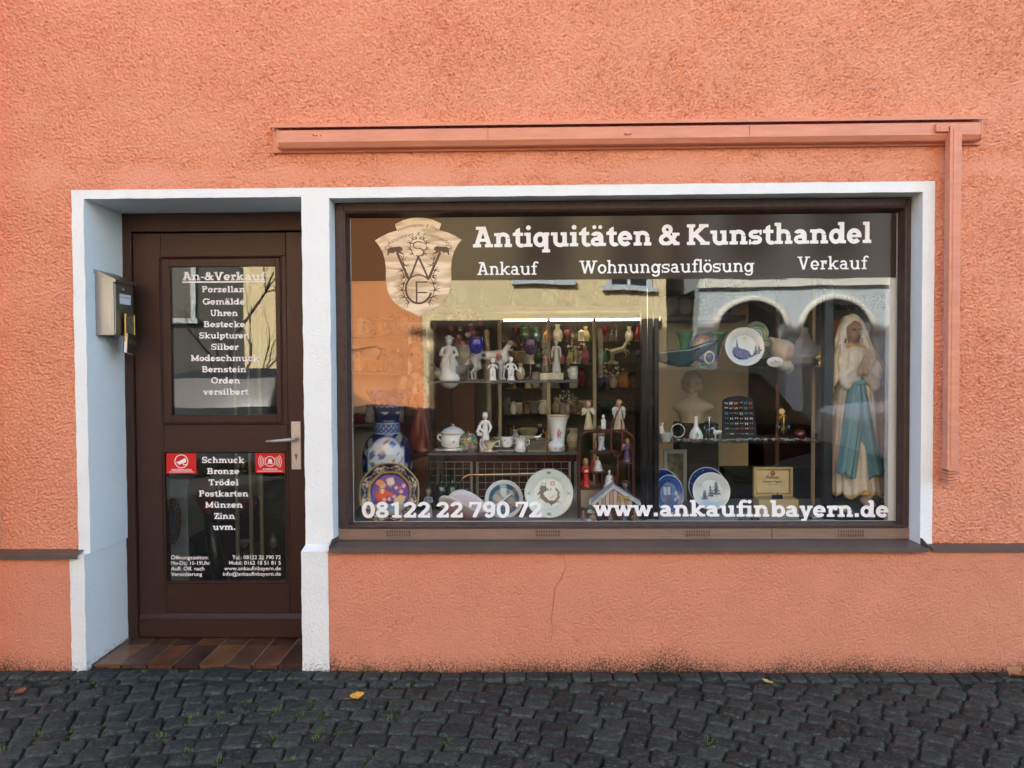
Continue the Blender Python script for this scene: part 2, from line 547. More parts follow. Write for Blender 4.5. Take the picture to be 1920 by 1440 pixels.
bz0, bz1 = lq[4] + .0005, fz0 - .001
t = MB()
for a, b in ((fx0, 1.2195), (1.2205, fx1)): t.box(a, b, YF - .004, .19, bz0, bz1 - .0005, .003)
t.build('frame_board', M_BOARD, win)
t = MB().box(gx0 - .028, gx1 + .02, YF - .010, YF - .004, fz0 + .0005, fz0 + .006, .002).build('drip_bead', M_FRAME, win)
for px in (747, 1027, 1309, 1598):
    x0, x1, z0, z1 = RECT(px - 25, 992, px + 25, 1006, YF - .008)
    z0, z1 = P(px, 1006.5, YF)[1], P(px, 993, YF)[1]
    t = MB()
    y0, y1 = YF - .0085, YF - .0045
    nx, nz = 10, 4
    mx_, mz = .007, .004
    t.box(x0, x1, y0, y1, z0, z0 + mz); t.box(x0, x1, y0, y1, z1 - mz, z1)
    t.box(x0, x0 + mx_, y0, y1, z0 + mz, z1 - mz); t.box(x1 - mx_, x1, y0, y1, z0 + mz, z1 - mz)
    cw = (x1 - x0 - 2 * mx_) / nx
    ch = (z1 - z0 - 2 * mz) / nz
    for k in range(1, nx): t.box(x0 + mx_ + cw * k - .0021, x0 + mx_ + cw * k + .0021, y0 + .0004, y1, z0 + mz, z1 - mz)
    for k in range(1, nz): t.box(x0 + mx_, x1 - mx_, y0 + .0008, y1, z0 + mz + ch * k - .0016, z0 + mz + ch * k + .0016)
    g = t.build('vent_grille', M_BOARD, win)
    t = MB().box(x0 + .002, x1 - .002, YF - .0045, YF - .0041, z0 + .001, z1 - .001).build('vent_shade_sheet', M_BLACK, win)  # black sheet stands in for the shade behind the slots

# --- door in its deep recess
t = MB()
lx0, lx1, lz0, lz1 = RECT(255, 436, 592, 1195, YD + .01)
dfx0, dfx1, dfz0, dfz1 = RECT(218, 403, 625, 1202, YD)
dfz1 = ZD - .001
dfx0 = DJ[0] - .03
t.box(dfx0, lx0 - .004, YD, YD + .07, dfz0 - .02, dfz1, .004)
t.box(lx1 + .004, dfx1, YD, YD + .07, dfz0 - .02, dfz1, .004)
t.box(lx0 - .0045, lx1 + .0045, YD + .0005, YD + .07, lz1 + .006, dfz1 - .0004, .004)
# chamfered hood rail above the leaf and down the side
t.prism([(lx0 + .09, lz1 + .0065), (lx0 + .11, lz1 + .016), (lx1 - .20, lz1 + .016), (lx1 - .18, lz1 + .0065)], YD - .006, YD + .0003)
t.prism([(lx0 - .020, lz0 + .10), (lx0 - .020, lz1 - .17), (lx0 - .0045, lz1 - .15), (lx0 - .0045, lz0 + .08)], YD - .005, YD - .0002)
t.build('door_frame', M_BROWN, shop)

yl = YD + .012
ug = RECT(322, 500, 519, 778, yl + .02)        # upper glass
uo = RECT(301, 481, 529, 796, yl)              # opening of the upper sash
lg = RECT(312, 850, 535, 1087, yl + .012)      # lower glass
lo_ = (lg[0] - .012, lg[1] + .012, lg[2] - .016, lg[3] + .012)
t = MB()
t.box(lx0, lx0 + .150, yl, yl + .06, lz0, lz1, .003)
t.box(lx1 - .150, lx1, yl, yl + .06, lz0, lz1, .003)
door = t.build('door', M_BROWN, shop)
sl, sr = lx0 + .1503, lx1 - .1503
t = MB()
t.box(sl, sr, yl + .0008, yl + .06, uo[3], lz1 - .0005, .003)
t.box(sl, sr, yl + .0008, yl + .06, lo_[3], uo[2], .003)
t.box(sl, sr, yl + .0008, yl + .06, lz0 + .002, lo_[2], .003)
if uo[0] > sl: t.box(sl, uo[0], yl + .0012, yl + .06, uo[2], uo[3], .002)
if uo[1] < sr: t.box(uo[1], sr, yl + .0012, yl + .06, uo[2], uo[3], .002)
if lo_[0] > sl: t.box(sl, lo_[0], yl + .0012, yl + .06, lo_[2], lo_[3], .002)
if lo_[1] < sr: t.box(lo_[1], sr, yl + .0012, yl + .06, lo_[2], lo_[3], .002)
t.build('rail', M_BROWN_H, door)
kz = P(400, 1158, yl)[1]
t = MB().box(lx0 + .004, lx1 - .004, yl - .016, yl - .0004, lz0 + .003, kz, .004)
t.prism([(yl - .016, kz), (yl - .0004, kz + .022), (yl - .0004, kz)], lx0 + .004, lx1 - .004, 'x')
t.build('kick_board', M_BROWN_H, door)


def moulding(x0, x1, z0, z1, y0, y1, w, name, m=M_BROWN):
    """picture-frame moulding: four mitred sloping strips"""
    k = MB()
    O = [(x0, z0), (x1, z0), (x1, z1), (x0, z1)]
    I = [(x0 + w, z0 + w), (x1 - w, z0 + w), (x1 - w, z1 - w), (x0 + w, z1 - w)]
    H = [((a[0] * .6 + b[0] * .4), (a[1] * .6 + b[1] * .4)) for a, b in zip(O, I)]
    for j in range(4):
        n = (j + 1) % 4
        k.add([(O[j][0], y0, O[j][1]), (O[n][0], y0, O[n][1]), (H[n][0], y0 - .004, H[n][1]), (H[j][0], y0 - .004, H[j][1])], [[0, 1, 2, 3]])
        k.add([(H[j][0], y0 - .004, H[j][1]), (H[n][0], y0 - .004, H[n][1]), (I[n][0], y1, I[n][1]), (I[j][0], y1, I[j][1])], [[0, 1, 2, 3]])
    return k.build(name, m, door)


sw = ug[0] - uo[0]
moulding(uo[0] - .002, uo[1] + .002, uo[2] - .002, uo[3] + .002, yl - .001, yl + .008, .014, 'moulding')
t = MB()
b0, b1, b2, b3 = uo[0] + .010, uo[1] - .010, uo[2] + .010, uo[3] - .010
t.box(b0, ug[0], yl + .006, yl + .045, b2, b3, .002); t.box(ug[1], b1, yl + .006, yl + .045, b2, b3, .002)
t.box(ug[0], ug[1], yl + .0065, yl + .045, ug[3], b3, .002); t.box(ug[0], ug[1], yl + .0065, yl + .045, b2, ug[2], .002)
t.build('sash', M_BROWN, door)
moulding(lo_[0] - .002, lo_[1] + .002, lo_[2] - .002, lo_[3] + .002, yl - .001, yl + .011, .013, 'moulding')
upane = MB().box(ug[0] - .008, ug[1] + .008, yl + .020, yl + .026, ug[2] - .008, ug[3] + .008).build('glass_pane', M_GLASS, door)
lpane = MB().box(lg[0] - .002, lg[1] + .002, yl + .012, yl + .018, lg[2] - .002, lg[3] + .002).build('glass_pane', M_GLASS, door)
# handle with long plate and keyhole
hx0, hx1, hz0, hz1 = RECT(547, 790, 565, 880, yl)
t = MB().box(hx0, hx1, yl - .009, yl - .0003, hz0, hz1, .002)
hz = P(556, 822, yl)[1]
M_NICKEL = mat('satin_nickel', (.52, .52, .49), .42, .55, var=(60, .08))
t.build('handle_plate', M_NICKEL, door)
t = MB()
cx = (hx0 + hx1) / 2 + .004
t.tube([(cx, yl - .009, hz), (cx, yl - .045, hz), (cx - .004, yl - .056, hz), (cx - .016, yl - .060, hz - .001)], .0095, 12)
t.tube([(cx - .010, yl - .060, hz), (cx - .05, yl - .060, hz - .004), (cx - .10, yl - .056, hz - .008), (cx - .152, yl - .050, hz - .010)], [.0105, .0095, .0075, .0045], 12)
t.build('handle', M_NICKEL, door)
kx, kzz = (hx0 + hx1) / 2, P(556, 853, yl)[1]
t = MB().lathe([(.0085, 0), (.0085, .002), (.004, .003)], 14)
t.V = [(kx + a, yl - .0095 - c * .6, kzz + b) for a, b, c in t.V]
t.box(kx - .0035, kx + .0035, yl - .0105, yl - .0092, kzz - .024, kzz - .004)
t.build('key_cylinder', mat('dull_brass', (.32, .27, .17), .35, 1.0), door)

# tiled threshold
ty0, ty1 = -.005, YD + .06
tz = lambda y: .006 + .006 * (y - ty0) / (ty1 - ty0)
tileset = MB()
base_x = P(570, 1256, ty0)[0]
cols = [(.105, .042, .022), (.075, .034, .022), (.15, .068, .03), (.085, .05, .038), (.12, .05, .028), (.06, .028, .022), (.16, .078, .036), (.11, .055, .03)]
grout = MB().add([(DJ[0] - .02, ty0 + .003, tz(ty0) - .004), (DJ[1] + .01, ty0 + .003, tz(ty0) - .004), (DJ[1] + .01, ty1, tz(ty1) - .004), (DJ[0] - .02, ty1, tz(ty1) - .004)], [[0, 1, 2, 3]])
thr = grout.build('threshold', M_GROUT, shop)
k = 0
for iy, (a, b) in enumerate(((ty0, .243), (.249, ty1))):
    for ix in range(-1, 9):
        xa, xb = base_x - .1305 * (ix + 1) + .0035, base_x - .1305 * ix - .0035
        xa, xb = max(xa, DJ[0] - .012), min(xb, DJ[1] + .008)
        if xb - xa < .01: continue
        c = np.array(cols[(ix * 3 + iy * 5 + 1) % 8]) * (.8 if iy else 1)
        za, zb = tz(a), tz(b)
        n = 6
        u, vv = np.meshgrid(np.linspace(0, 1, n), np.linspace(0, 1, n))
        p = np.stack([xa + (xb - xa) * u, a + (b - a) * vv, za + (zb - za) * vv], -1)
        ca = np.repeat(c[None], n * n, 0) * (1 + .35 * np.sin(3 * u.ravel() + k) * np.cos(2.4 * vv.ravel() + k * 1.7))[:, None]
        tileset.add(p.reshape(-1, 3), grid_quads(n, n).tolist(), ca)
        e = [(xa, a, za), (xb, a, za), (xb, a, za - .02), (xa, a, za - .02)]
        tileset.add(e, [[0, 3, 2, 1]], c)
        for (p0, p1) in (((xa, a, za), (xa, b, zb)), ((xb, a, za), (xb, b, zb))):
            tileset.add([p0, p1, (p1[0], p1[1], p1[2] - .006), (p0[0], p0[1], p0[2] - .006)], [[0, 1, 2, 3]], c)
        k += 1
tileset.build('floor_tiles', M_TILE, shop, colors=True)

# --- rest of the house, out of the picture: upper storeys, flanks, roof
t = MB()
for (a, b, c, d) in ((-6.1, XL, -.1, 8.6), (XR, 7.0, -.1, 8.6), (XL, XR, 3.6, 8.6)): t.box(a, b, -.002, .25, c, d)
t.box(-6.1, -5.8, .25, 9, -.1, 8.6); t.box(6.7, 7.0, .25, 9, -.1, 8.6); t.box(-5.8, 6.7, 8.7, 9, -.1, 8.6)
t.build('upper_wall', M_STUCCO, shop)
t = MB().prism([(-.5, 8.5), (4.5, 11.6), (9.5, 8.5), (9.5, 8.62), (4.5, 11.75), (-.5, 8.62)], -6.2, 7.1, 'x').build('roof', M_ROOF, shop)
# --- shop room
RZ, CZ = .02, 2.62
t = MB().add([(-2.9, .415, RZ), (2.7, .415, RZ), (2.7, 4.2, RZ), (-2.9, 4.2, RZ)], [[0, 1, 2, 3]]).build('room_floor', M_FLOOR, shop)
t = MB().box(-2.95, 2.75, .20, 4.3, CZ, CZ + .1).build('room_ceiling', M_CEIL, shop)
t = MB().box(-2.95, 2.75, 4.2, 4.3, RZ, CZ - .001).build('room_back_wall', M_INT, shop)
t = MB().box(-3.0, -2.9, .41, 4.2, RZ, CZ - .001).build('room_side_wall', M_INTW, shop)
t = MB().box(2.25, 2.35, .17, 4.2, RZ, CZ - .001).build('room_side_wall', M_INTW, shop)
t = MB()
t.box(-2.95, DJ[0] - .0305, .36, .40, RZ, CZ - .002); t.box(DJ[0] - .03, -1.0, .385, .41, dfz1, CZ - .002); t.box(-1.005, -.953, .20, .41, RZ, CZ - .002)
t.box(-.952, 2.25, .201, .26, 2.30, CZ - .002); t.box(-.952, 2.25, .22, .26, RZ, .60)
t.box(1.905, 2.25, .201, .26, .60, 2.30)
t.build('room_front_wall', M_INTW, shop)
PZ = .645                                       # display platform inside the window
t = MB().box(WJ[0] - .04, 2.25, .262, .98, PZ - .03, PZ).box(WJ[0] + .002, WJ[1] - .002, .159, .2615, PZ - .03, PZ - .0005)
t.build('display_platform', M_PLAT, shop)
t = MB().box(WJ[0] - .04, 2.25, .96, .975, RZ, PZ - .031).build('platform_front', M_PLAT, shop)
ij = P(1664, 700, .17)[0]
MB().box(ij, gx1 + .03, .158, .195, PZ + .0005, 2.29).build('inner_jamb', M_INTW, shop)
MB().box(-2.95, -2.612, -.13, -.0005, -.1, 8.5).build('unseen_shade_block', M_STUCCO, shop)  # unseen block added to darken the left edge of the wall
ck = MB()
pts = [P(px, py, -.0425) for px, py in ((1056, 1040), (1062, 1062), (1050, 1088), (1040, 1104), (1038, 1130), (1034, 1160), (1036, 1185), (1032, 1205))]
ck.tube([(a, -.0425, b) for a, b in pts], [.0008, .0013, .0015, .0012, .0015, .0012, .0008, .0004], 5)
ck.build('wall_crack', mat('dark_crack', (.36, .135, .085), .95), shop)  # crack drawn as a thin line darker than the wall

# ================================================================== AWNING, LETTER BOX
aw = thing('awning', 'closed salmon painted awning cassette with a flat cover strip above the display window', 'awning', (0, 0, 0))
ax0, ax1, az0, az1 = RECT(511, 236, 1840, 279, -.02)
MB().box(ax0, ax1, -.018, .004, az0, az1, .002).build('back_board', M_SALMON, aw)
cx0, cx1, cz0, cz1 = RECT(505, 223, 1853, 229, -.06)
MB().prism([(.004, cz1 + .012), (-.062, cz1 - .004), (-.062, cz0 - .006), (-.056, cz0 - .006), (-.056, cz1 - .012), (.004, cz1 + .004)], cx0, cx1, 'x').build('cover_strip', M_SALMON, aw)
bx0, bx1, bz0, bz1 = RECT(519, 236, 1843, 269, -.07)
MB().prism([(-.019, bz1), (-.062, bz1), (-.070, bz1 - .008), (-.072, bz0 + .024), (-.056, bz0 + .002), (-.050, bz0), (-.019, bz0)], bx0, bx1, 'x').build('cassette', M_SALMON, aw)
kx_, kz_ = P(1177, 250, -.072)
t = MB().lathe([(.0001, -.004), (.016, -.004), (.016, .004), (.0001, .004)], 16, sy=.55)
t.V = [(kx_ + a, -.0735 + c * .8, kz_ + b) for a, b, c in t.V]
t.build('cover_cap', M_SALMON, aw)
t = MB()
for px, py in ((594, 254), (602, 254)):
    x, z = P(px, py, -.072); t.tube([(x, -.071, z), (x, -.079, z - .002)], .0022, 6)
x, z = P(588, 254, -.072); t.tube([(x - .006, -.078, z + .003), (x + .006, -.076, z - .002)], .0015, 6)
t.build('screw_hook', mat('rusty_steel', (.10, .05, .035), .6, .6), aw)
for px in (520.5, 1841):                          # sheet end caps and two joints of the cassette
    x = P(px, 254, -.07)[0]
    MB().box(x - .004, x + .004, -.0735, -.0185, bz0 + .003, bz1 + .0015, .001).build('end_cap', M_SALMON, aw)
for px in (915, 1405):
    x = P(px, 254, -.07)[0]
    MB().box(x - .0012, x + .0012, -.0726, -.060, bz0 + .024, bz1 - .006).build('joint_line', mat('dark_joint', (.30, .11, .07), .8), aw)  # each joint drawn as a thin darker strip
# crank rod case on the right
r_t, r_b = P(1791, 236, -.085), P(1784, 876, -.085)
MB().prism([(r_t[0] - .027, r_t[1]), (r_t[0] + .026, r_t[1]), (r_b[0] + .026, r_b[1]), (r_b[0] - .025, r_b[1])], -.094, -.052).prism(
    [(r_t[0] - .012, r_t[1] - .02), (r_t[0] + .006, r_t[1] - .02), (r_b[0] + .006, r_b[1] + .01), (r_b[0] - .011, r_b[1] + .01)], -.097, -.0935).build('crank_rod', M_SALMON, aw)
a0, a1, a2, a3 = RECT(1755, 231, 1795, 247, -.085)
t = MB().box(a0, r_t[0] - .0275, -.088, -.0725, a2, a3, .003)
for px in (1762, 1779):
    x, z = P(px, 239, -.088); t.lathe([(.0045, 0), (.003, .003), (.0001, .0035)], 10)
    n = 30; t.V[-n:] = [(x + a, -.0882 - c, z + b) for a, b, c in t.V[-n:]]
t.build('rod_bracket', M_SALMON, aw)
ex, ez = P(1784, 876, -.075)
t = MB().prism([(ex - .036, ez + .003), (ex + .036, ez + .003), (ex + .036, ez - .018), (ex + .018, ez - .018), (ex - .018, ez - .016), (ex - .036, ez - .008)], -.098, -.036)
for k, (w, h) in enumerate(((.019, .016), (.015, .016), (.017, .015), (.010, .012))):
    t.box(ex - w - .004, ex + w - .004, -.088 + .006 * k, .006, ez - .018 - .0155 * (k + 1), ez - .0185 - .0155 * k, .003)
t.build('rod_holder', M_SALMON, aw)

# letter box on the left reveal, standing out from the white jamb
mx = DJ[0] - .004
bx = [mx, mx + .098]
by = [.075, .255]
zt, zb = P(203, 527, .08)[1], P(190, 628, .08)[1]
lb = thing('letter_box', 'brushed steel letter box with scalloped lid on the white door reveal', 'letter box', (0, 0, 0))
t = MB().prism([(bx[0], zb), (bx[1], zb), (bx[1], zt), (bx[0], zt + .052)], by[0], by[1], 'y').build('case', M_STEEL, lb)
t = MB()
t.box(bx[1] + .0005, bx[1] + .006, by[0] + .004, by[1] - .004, zb + .004, zt - .012, .002)
t.build('front_door', mat('dull_steel', (.30, .30, .27), .42, 1.0, var=(30, .1)), lb)
# lid: sloped plate with side flanges and scalloped front edge
t = MB()
ya, yb = by[0] - .008, by[1] + .008
zl0, zl1 = zt + .060, zt + .006
xo = bx[1] + .016
t.add([(mx, ya, zl0), (mx, yb, zl0), (xo, yb, zl1), (xo, ya, zl1)], [[0, 3, 2, 1]])
t.add([(mx, ya - .0005, zl0 + .001), (xo, ya - .0005, zl1 + .001), (xo, ya - .0005, zl1 - .015), (mx, ya - .0005, zl0 - .019)], [[0, 3, 2, 1]])
n = 48
us = np.linspace(0, 1, n + 1)
zz = zl1 - .004 - .011 * np.abs(np.sin(us * PI * 6))
for i in range(n):
    y0, y1 = ya + (yb - ya) * us[i], ya + (yb - ya) * us[i + 1]
    t.add([(xo, y0, zl1), (xo, y1, zl1), (xo + .004, y1, zz[i + 1]), (xo + .004, y0, zz[i])], [[0, 3, 2, 1]])
t.build('lid', mat('tarnished_steel', (.36, .35, .32), .36, 1.0, var=(40, .15)), lb)
t = MB().lathe([(.0075, 0), (.0075, .004), (.005, .007), (.0001, .0075)], 14)
t.V = [(bx[1] + .006 + c, (by[0] + by[1]) / 2 - .012 + a, zt - .035 + b) for a, b, c in t.V]
t.build('lock', M_STEEL, lb)
lab = MB().box(bx[1] + .006, bx[1] + .0068, by[0] + .045, by[0] + .148, zt - .110, zt - .060).build('name_label', mat('paper_label', (.72, .74, .80), .7), lb)
M_INK = mat('dark_ink', (.02, .02, .025), .7)
M_GILT = mat('gilt', (.52, .33, .09), .32, 1.0, var=(30, .25))
M_PAPER = mat('white_paper', (.75, .74, .72), .8)
M_DPAINT = mat('dark_oil_painting', (.16, .135, .085), .45, var=(22, .8), bump=[(60, .0006)])
# small gilt-framed picture and an old book held below the box
pf = thing('small_picture', 'small gilt framed dark picture standing in front of the letter box', 'picture', (bx[1] + .022, by[0] + .06, zb - .045))
px_, py_, pz_ = .0, .0, .0
t = MB()
t.box(-.006, .004, 0, .008, 0, .155, .002).box(-.006, .004, .085, .093, 0, .155, .002).box(-.006, .004, .0082, .0848, 0, .008, .002).box(-.006, .004, .0082, .0848, .147, .155, .002)
t.build('picture_frame', M_GILT, pf)
MB().box(-.004, .0005, .0083, .0847, .0083, .1468).build('canvas', M_DPAINT, pf)
bk = thing('old_book', 'old dark book with gold letters in the holder under the letter box', 'book', (bx[1] + .022, by[0] + .048, zb - .088))
bk.rotation_euler = (R(-8), 0, R(4))
MB().box(-.004, .012, .004, .088, .002, .100).build('page_block', M_PAPER, bk)
t = MB().box(.0122, .0155, 0, .094, 0, .104, .001).box(-.0075, -.0042, 0, .094, 0, .104, .001).box(-.0042, .0122, .0885, .094, 0, .104)
t.build('book_cover', mat('dark_leather', (.032, .026, .014), .5, var=(60, .5), bump=[(120, .0005)]), bk)

# ================================================================== PAVEMENT
M_COBBLE = mat('dark_basalt', (.8, .8, .8), .66, spec=.3, vcol=True, var=(55, .55), bump=[(170, .0030), (45, .0012)])
nt = M_COBBLE.node_tree                          # pale chisel marks on the basalt
bs = nt.nodes['Principled BSDF']; old = bs.inputs['Base Color'].links[0].from_socket
nz = nt.nodes.new('ShaderNodeTexNoise'); nz.inputs['Scale'].default_value = 70; nz.inputs['Detail'].default_value = 4; nz.inputs['Distortion'].default_value = 1.5
tcn = nt.nodes.new('ShaderNodeTexCoord'); mr = nt.nodes.new('ShaderNodeMapRange'); mr.inputs[1].default_value, mr.inputs[2].default_value, mr.inputs[4].default_value = .55, .66, .85
mp = nt.nodes.new('ShaderNodeMapping'); mp.inputs['Scale'].default_value = (.6, 1.1, 1); mp.inputs['Rotation'].default_value = (0, 0, .5)
mx_ = nt.nodes.new('ShaderNodeMix'); mx_.data_type = 'RGBA'; mx_.inputs[7].default_value = (.095, .108, .098, 1)
nt.links.new(tcn.outputs['Object'], mp.inputs[0]); nt.links.new(mp.outputs[0], nz.inputs['Vector']); nt.links.new(nz.outputs[0], mr.inputs[0]); nt.links.new(mr.outputs[0], mx_.inputs[0]); nt.links.new(old, mx_.inputs[6]); nt.links.new(mx_.outputs[2], bs.inputs['Base Color'])
M_SOIL = mat('damp_joint_sand', (.016, .015, .011), .95, var=(60, .5), bump=[(90, .004)])
link('ground', mesh_np('ground', np.array([(-60, -60, GZ - .07), (60, -60, GZ - .07), (60, 60, GZ - .07), (-60, 60, GZ - .07)]), np.array([[0, 1, 2, 3]]), False), None,
     mat('asphalt', (.05, .05, .05), .9, var=(40, .25), bump=[(200, .003)]))['kind'] = 'structure'
gnx, gny = 160, 90
X, Y = np.meshgrid(np.linspace(-4.2, 4.2, gnx), np.linspace(.02, -3.9, gny))
Zj = GZ - .016 + .005 * gauss_field(gnx, gny, 4, 14, 5)
o = link('pavement_joints', mesh_np('pavement_joints', np.stack([X, Y, Zj], -1).reshape(-1, 3), grid_quads(gnx, gny)[:, ::-1]), None, M_SOIL)
o['kind'] = 'structure'
NS = 7
ev = np.array([-1, -.87, -.5, 0, .5, .87, 1.0])
uu, vv = np.meshgrid(ev, ev)
SV, SQ, SCc = [], [], []
q0 = grid_quads(NS, NS)
ring = [(0, i) for i in range(NS)] + [(i, NS - 1) for i in range(1, NS)] + [(NS - 1, i) for i in range(NS - 2, -1, -1)] + [(i, 0) for i in range(NS - 2, 0, -1)]
ring = np.array([a * NS + b for a, b in ring])
nst = 0


def stone(x, y, ang, w, d, tilt, dz):
    global nst
    g = rng
    k1, k2 = g.uniform(-.16, .16, 2)
    px = .5 * w * uu * (1 + k1 * vv * .5)
    py = .5 * d * vv * (1 + k2 * uu * .5)
    e = np.maximum(abs(uu), abs(vv))
    rr = np.sqrt(uu ** 2 + vv ** 2)
    shrink = 1 - .07 * np.clip(rr - 1.0, 0, 1) ** 1.0 * 2
    px, py = px * shrink + g.normal(0, .0011, uu.shape), py * shrink + g.normal(0, .0011, uu.shape)
    z = .0015 * (1 - rr ** 2 * .5) - .010 * (e > .95) + g.normal(0, .0007, uu.shape) + (tilt[0] * px + tilt[1] * py) * .6 + dz
    ca, sa = math.cos(ang), math.sin(ang)
    top = np.stack([x + ca * px - sa * py, y + sa * px + ca * py, GZ + z], -1).reshape(-1, 3)
    low = top[ring].copy()
    low[:, 2] -= .035
    low[:, :2] += (np.array([x, y]) - low[:, :2]) * -.02
    base = len(SV) and nst
    b0 = nst
    SV.append(top); SV.append(low)
    n = NS * NS
    SQ.append(q0 + b0)
    m = len(ring)
    i = np.arange(m); j = (i + 1) % m
    SQ.append(np.stack([ring[j], ring[i], n + i, n + j], -1) + b0)
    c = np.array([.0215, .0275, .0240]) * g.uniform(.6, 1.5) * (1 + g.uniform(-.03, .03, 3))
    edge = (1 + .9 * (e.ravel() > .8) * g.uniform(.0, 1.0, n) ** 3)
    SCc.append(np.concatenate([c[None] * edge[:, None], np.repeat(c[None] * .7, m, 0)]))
    nst += n + m


x = -4.1
while x < 4.1:                                  # straight border course along the wall
    w = rng.uniform(.085, .125)
    stone(x + w / 2, -.046 - .068 + rng.normal(0, .003), rng.normal(0, .02), w - .006, .088, rng.normal(0, .03, 2), rng.normal(0, .0015))
    x += w
for j in range(-22, 40):                        # courses laid in a wide arc
    xa = -4.2
    while xa < 4.2:
        w = rng.uniform(.092, .122)
        xm = xa + w / 2 * .85
        dx = xm + .75
        sl = -.29 * dx
        y = -.30 - .104 * j - .145 * dx * dx
        ang = math.atan(sl)
        st = w * math.cos(ang)
        xm = xa + st / 2
        if -3.7 < y < -.214:
            stone(xm, y + rng.normal(0, .0035), ang + rng.normal(0, .028), w - .0075, .104 * math.cos(ang) - .0075 + rng.normal(0, .003), rng.normal(0, .03, 2), rng.normal(0, .002))
        elif -.214 <= y < -.17:                 # cut stones against the border
            stone(xm, -.188, ang * .3, w - .012, .05, rng.normal(0, .04, 2), -.001)
        xa += st
cob = link('pavement', mesh_np('pavement', np.concatenate(SV), np.concatenate(SQ), True, np.concatenate(SCc)), None, M_COBBLE)
cob['kind'] = 'structure'
# moss cushions and grass blades in the joints
g = MB()
gr = np.random.default_rng(12)
spots = []
for px, py in ((465, 1322), (580, 1320), (570, 1345), (240, 1365), (300, 1385), (120, 1400), (360, 1350), (410, 1345), (520, 1335), (513, 1387), (730, 1350), (590, 1390), (10, 1410), (350, 1415), (600, 1375), (1330, 1392), (85, 1383), (840, 1395), (690, 1260), (860, 1248), (410, 1430), (545, 1430), (700, 1425), (610, 1345)):
    z0 = GZ - .008
    r, u, f = AX
    d = f + r * (px - 960) / FPX - u * (py - 720) / FPX
    tt = (z0 - EYE) / d[2]
    spots.append((d[0] * tt, d[1] * tt - DIST))
gb, gm = MB(), MB()
for (sx, sy) in spots:
    for k in range(gr.integers(14, 26)):
        a = gr.uniform(0, 2 * PI); ln = gr.uniform(.012, .032); lean = gr.uniform(.2, .95)
        bx_, by_ = sx + gr.normal(0, .012), sy + gr.normal(0, .008)
        wx, wy = -math.sin(a) * .0011, math.cos(a) * .0011
        tip = (bx_ + math.cos(a) * ln * lean, by_ + math.sin(a) * ln * lean, GZ - .008 + ln)
        mid = (bx_ + math.cos(a) * ln * lean * .35, by_ + math.sin(a) * ln * lean * .35, GZ - .008 + ln * .65)
        c = np.array([.10, .16, .03]) * gr.uniform(.6, 1.5)
        gb.add([(bx_ - wx, by_ - wy, GZ - .012), (bx_ + wx, by_ + wy, GZ - .012), (mid[0] + wx, mid[1] + wy, mid[2]), (mid[0] - wx, mid[1] - wy, mid[2]), tip], [[0, 1, 2, 3], [3, 2, 4]], c)
o = gb.build('grass', mat('grass_blade', (.1, .15, .04), .6, vcol=True), None, colors=True)
tag(o, 'short green grass tufts growing in the pavement joints', 'grass', kind='stuff')
for k in range(900):
    if k < 600: sx, sy = spots[k % len(spots)]; sx += gr.normal(0, .06); sy += gr.normal(0, .04)
    elif k < 720: sx, sy = gr.uniform(-2.0, -1.0), -.045 - abs(gr.normal(0, .02))
    else: sx, sy = gr.uniform(-2.6, .3), gr.uniform(-1.0, -.1)
    r_ = gr.uniform(.004, .013)
    c = np.array([.060, .085, .012]) * gr.uniform(.5, 1.4)
    gm.lathe([(r_, -.004), (r_ * .8, r_ * .25), (r_ * .4, r_ * .42), (1e-5, r_ * .45)], 7, (sx, sy, GZ - .011), c)
o = gm.build('moss', mat('moss', (.05, .065, .012), .95, vcol=True, bump=[(400, .003)]), None, colors=True)
tag(o, 'low green moss cushions between the paving stones', 'moss', kind='stuff')


def leaf(px, py, size, col, label, rot, curl=.3):
    z0 = GZ + .010
    r, u, f = AX
    d = f + r * (px - 960) / FPX - u * (py - 720) / FPX
    tt = (z0 - EYE) / d[2]
    m = MB()
    n, k = 9, 5
    V, Fc = [], []
    for i in range(n):
        s = i / (n - 1)
        wd = size * .42 * math.sin(PI * min(1, s * .93 + .05)) ** .8 * (1 + .12 * math.sin(14 * s))
        for j in range(k):
            a = j / (k - 1) * 2 - 1
            V.append(((s - .5) * size, a * wd, curl * size * (abs(a) ** 1.5 * .5 + (s - .45) ** 2)))
    for q in grid_quads(k, n).tolist(): Fc.append(q)
    m.add(V, Fc, col, True)
    m.tube([(-.5 * size, 0, .01 * size), (-.75 * size, .05 * size, .05 * size), (-.95 * size, .12 * size, .02 * size)], .0011, 5, [c * .8 for c in col])
    o = m.build('fallen_leaf', mat('dry_leaf', col, .6, vcol=True, var=(120, .35)), None, colors=True)
    o.location = (d[0] * tt, d[1] * tt - DIST, z0 + .002)
    o.rotation_euler = (R(8), R(-6), rot)
    tag(o, label, 'leaf', 'fallen leaves on the pavement')


leaf(670, 1308, .062, (.62, .33, .035), 'bright yellow fallen leaf on the cobbles below the white pillar', .25)
leaf(1439, 1281, .050, (.42, .36, .12), 'pale olive yellow leaf on the cobbles under the display window', 2.6)
leaf(1904, 1267, .085, (.34, .17, .07), 'large tan brown leaf against the foot of the wall', .4, .5)
leaf(38, 1299, .050, (.20, .065, .025), 'small rusty brown leaf on the cobbles beside the door step', .9)

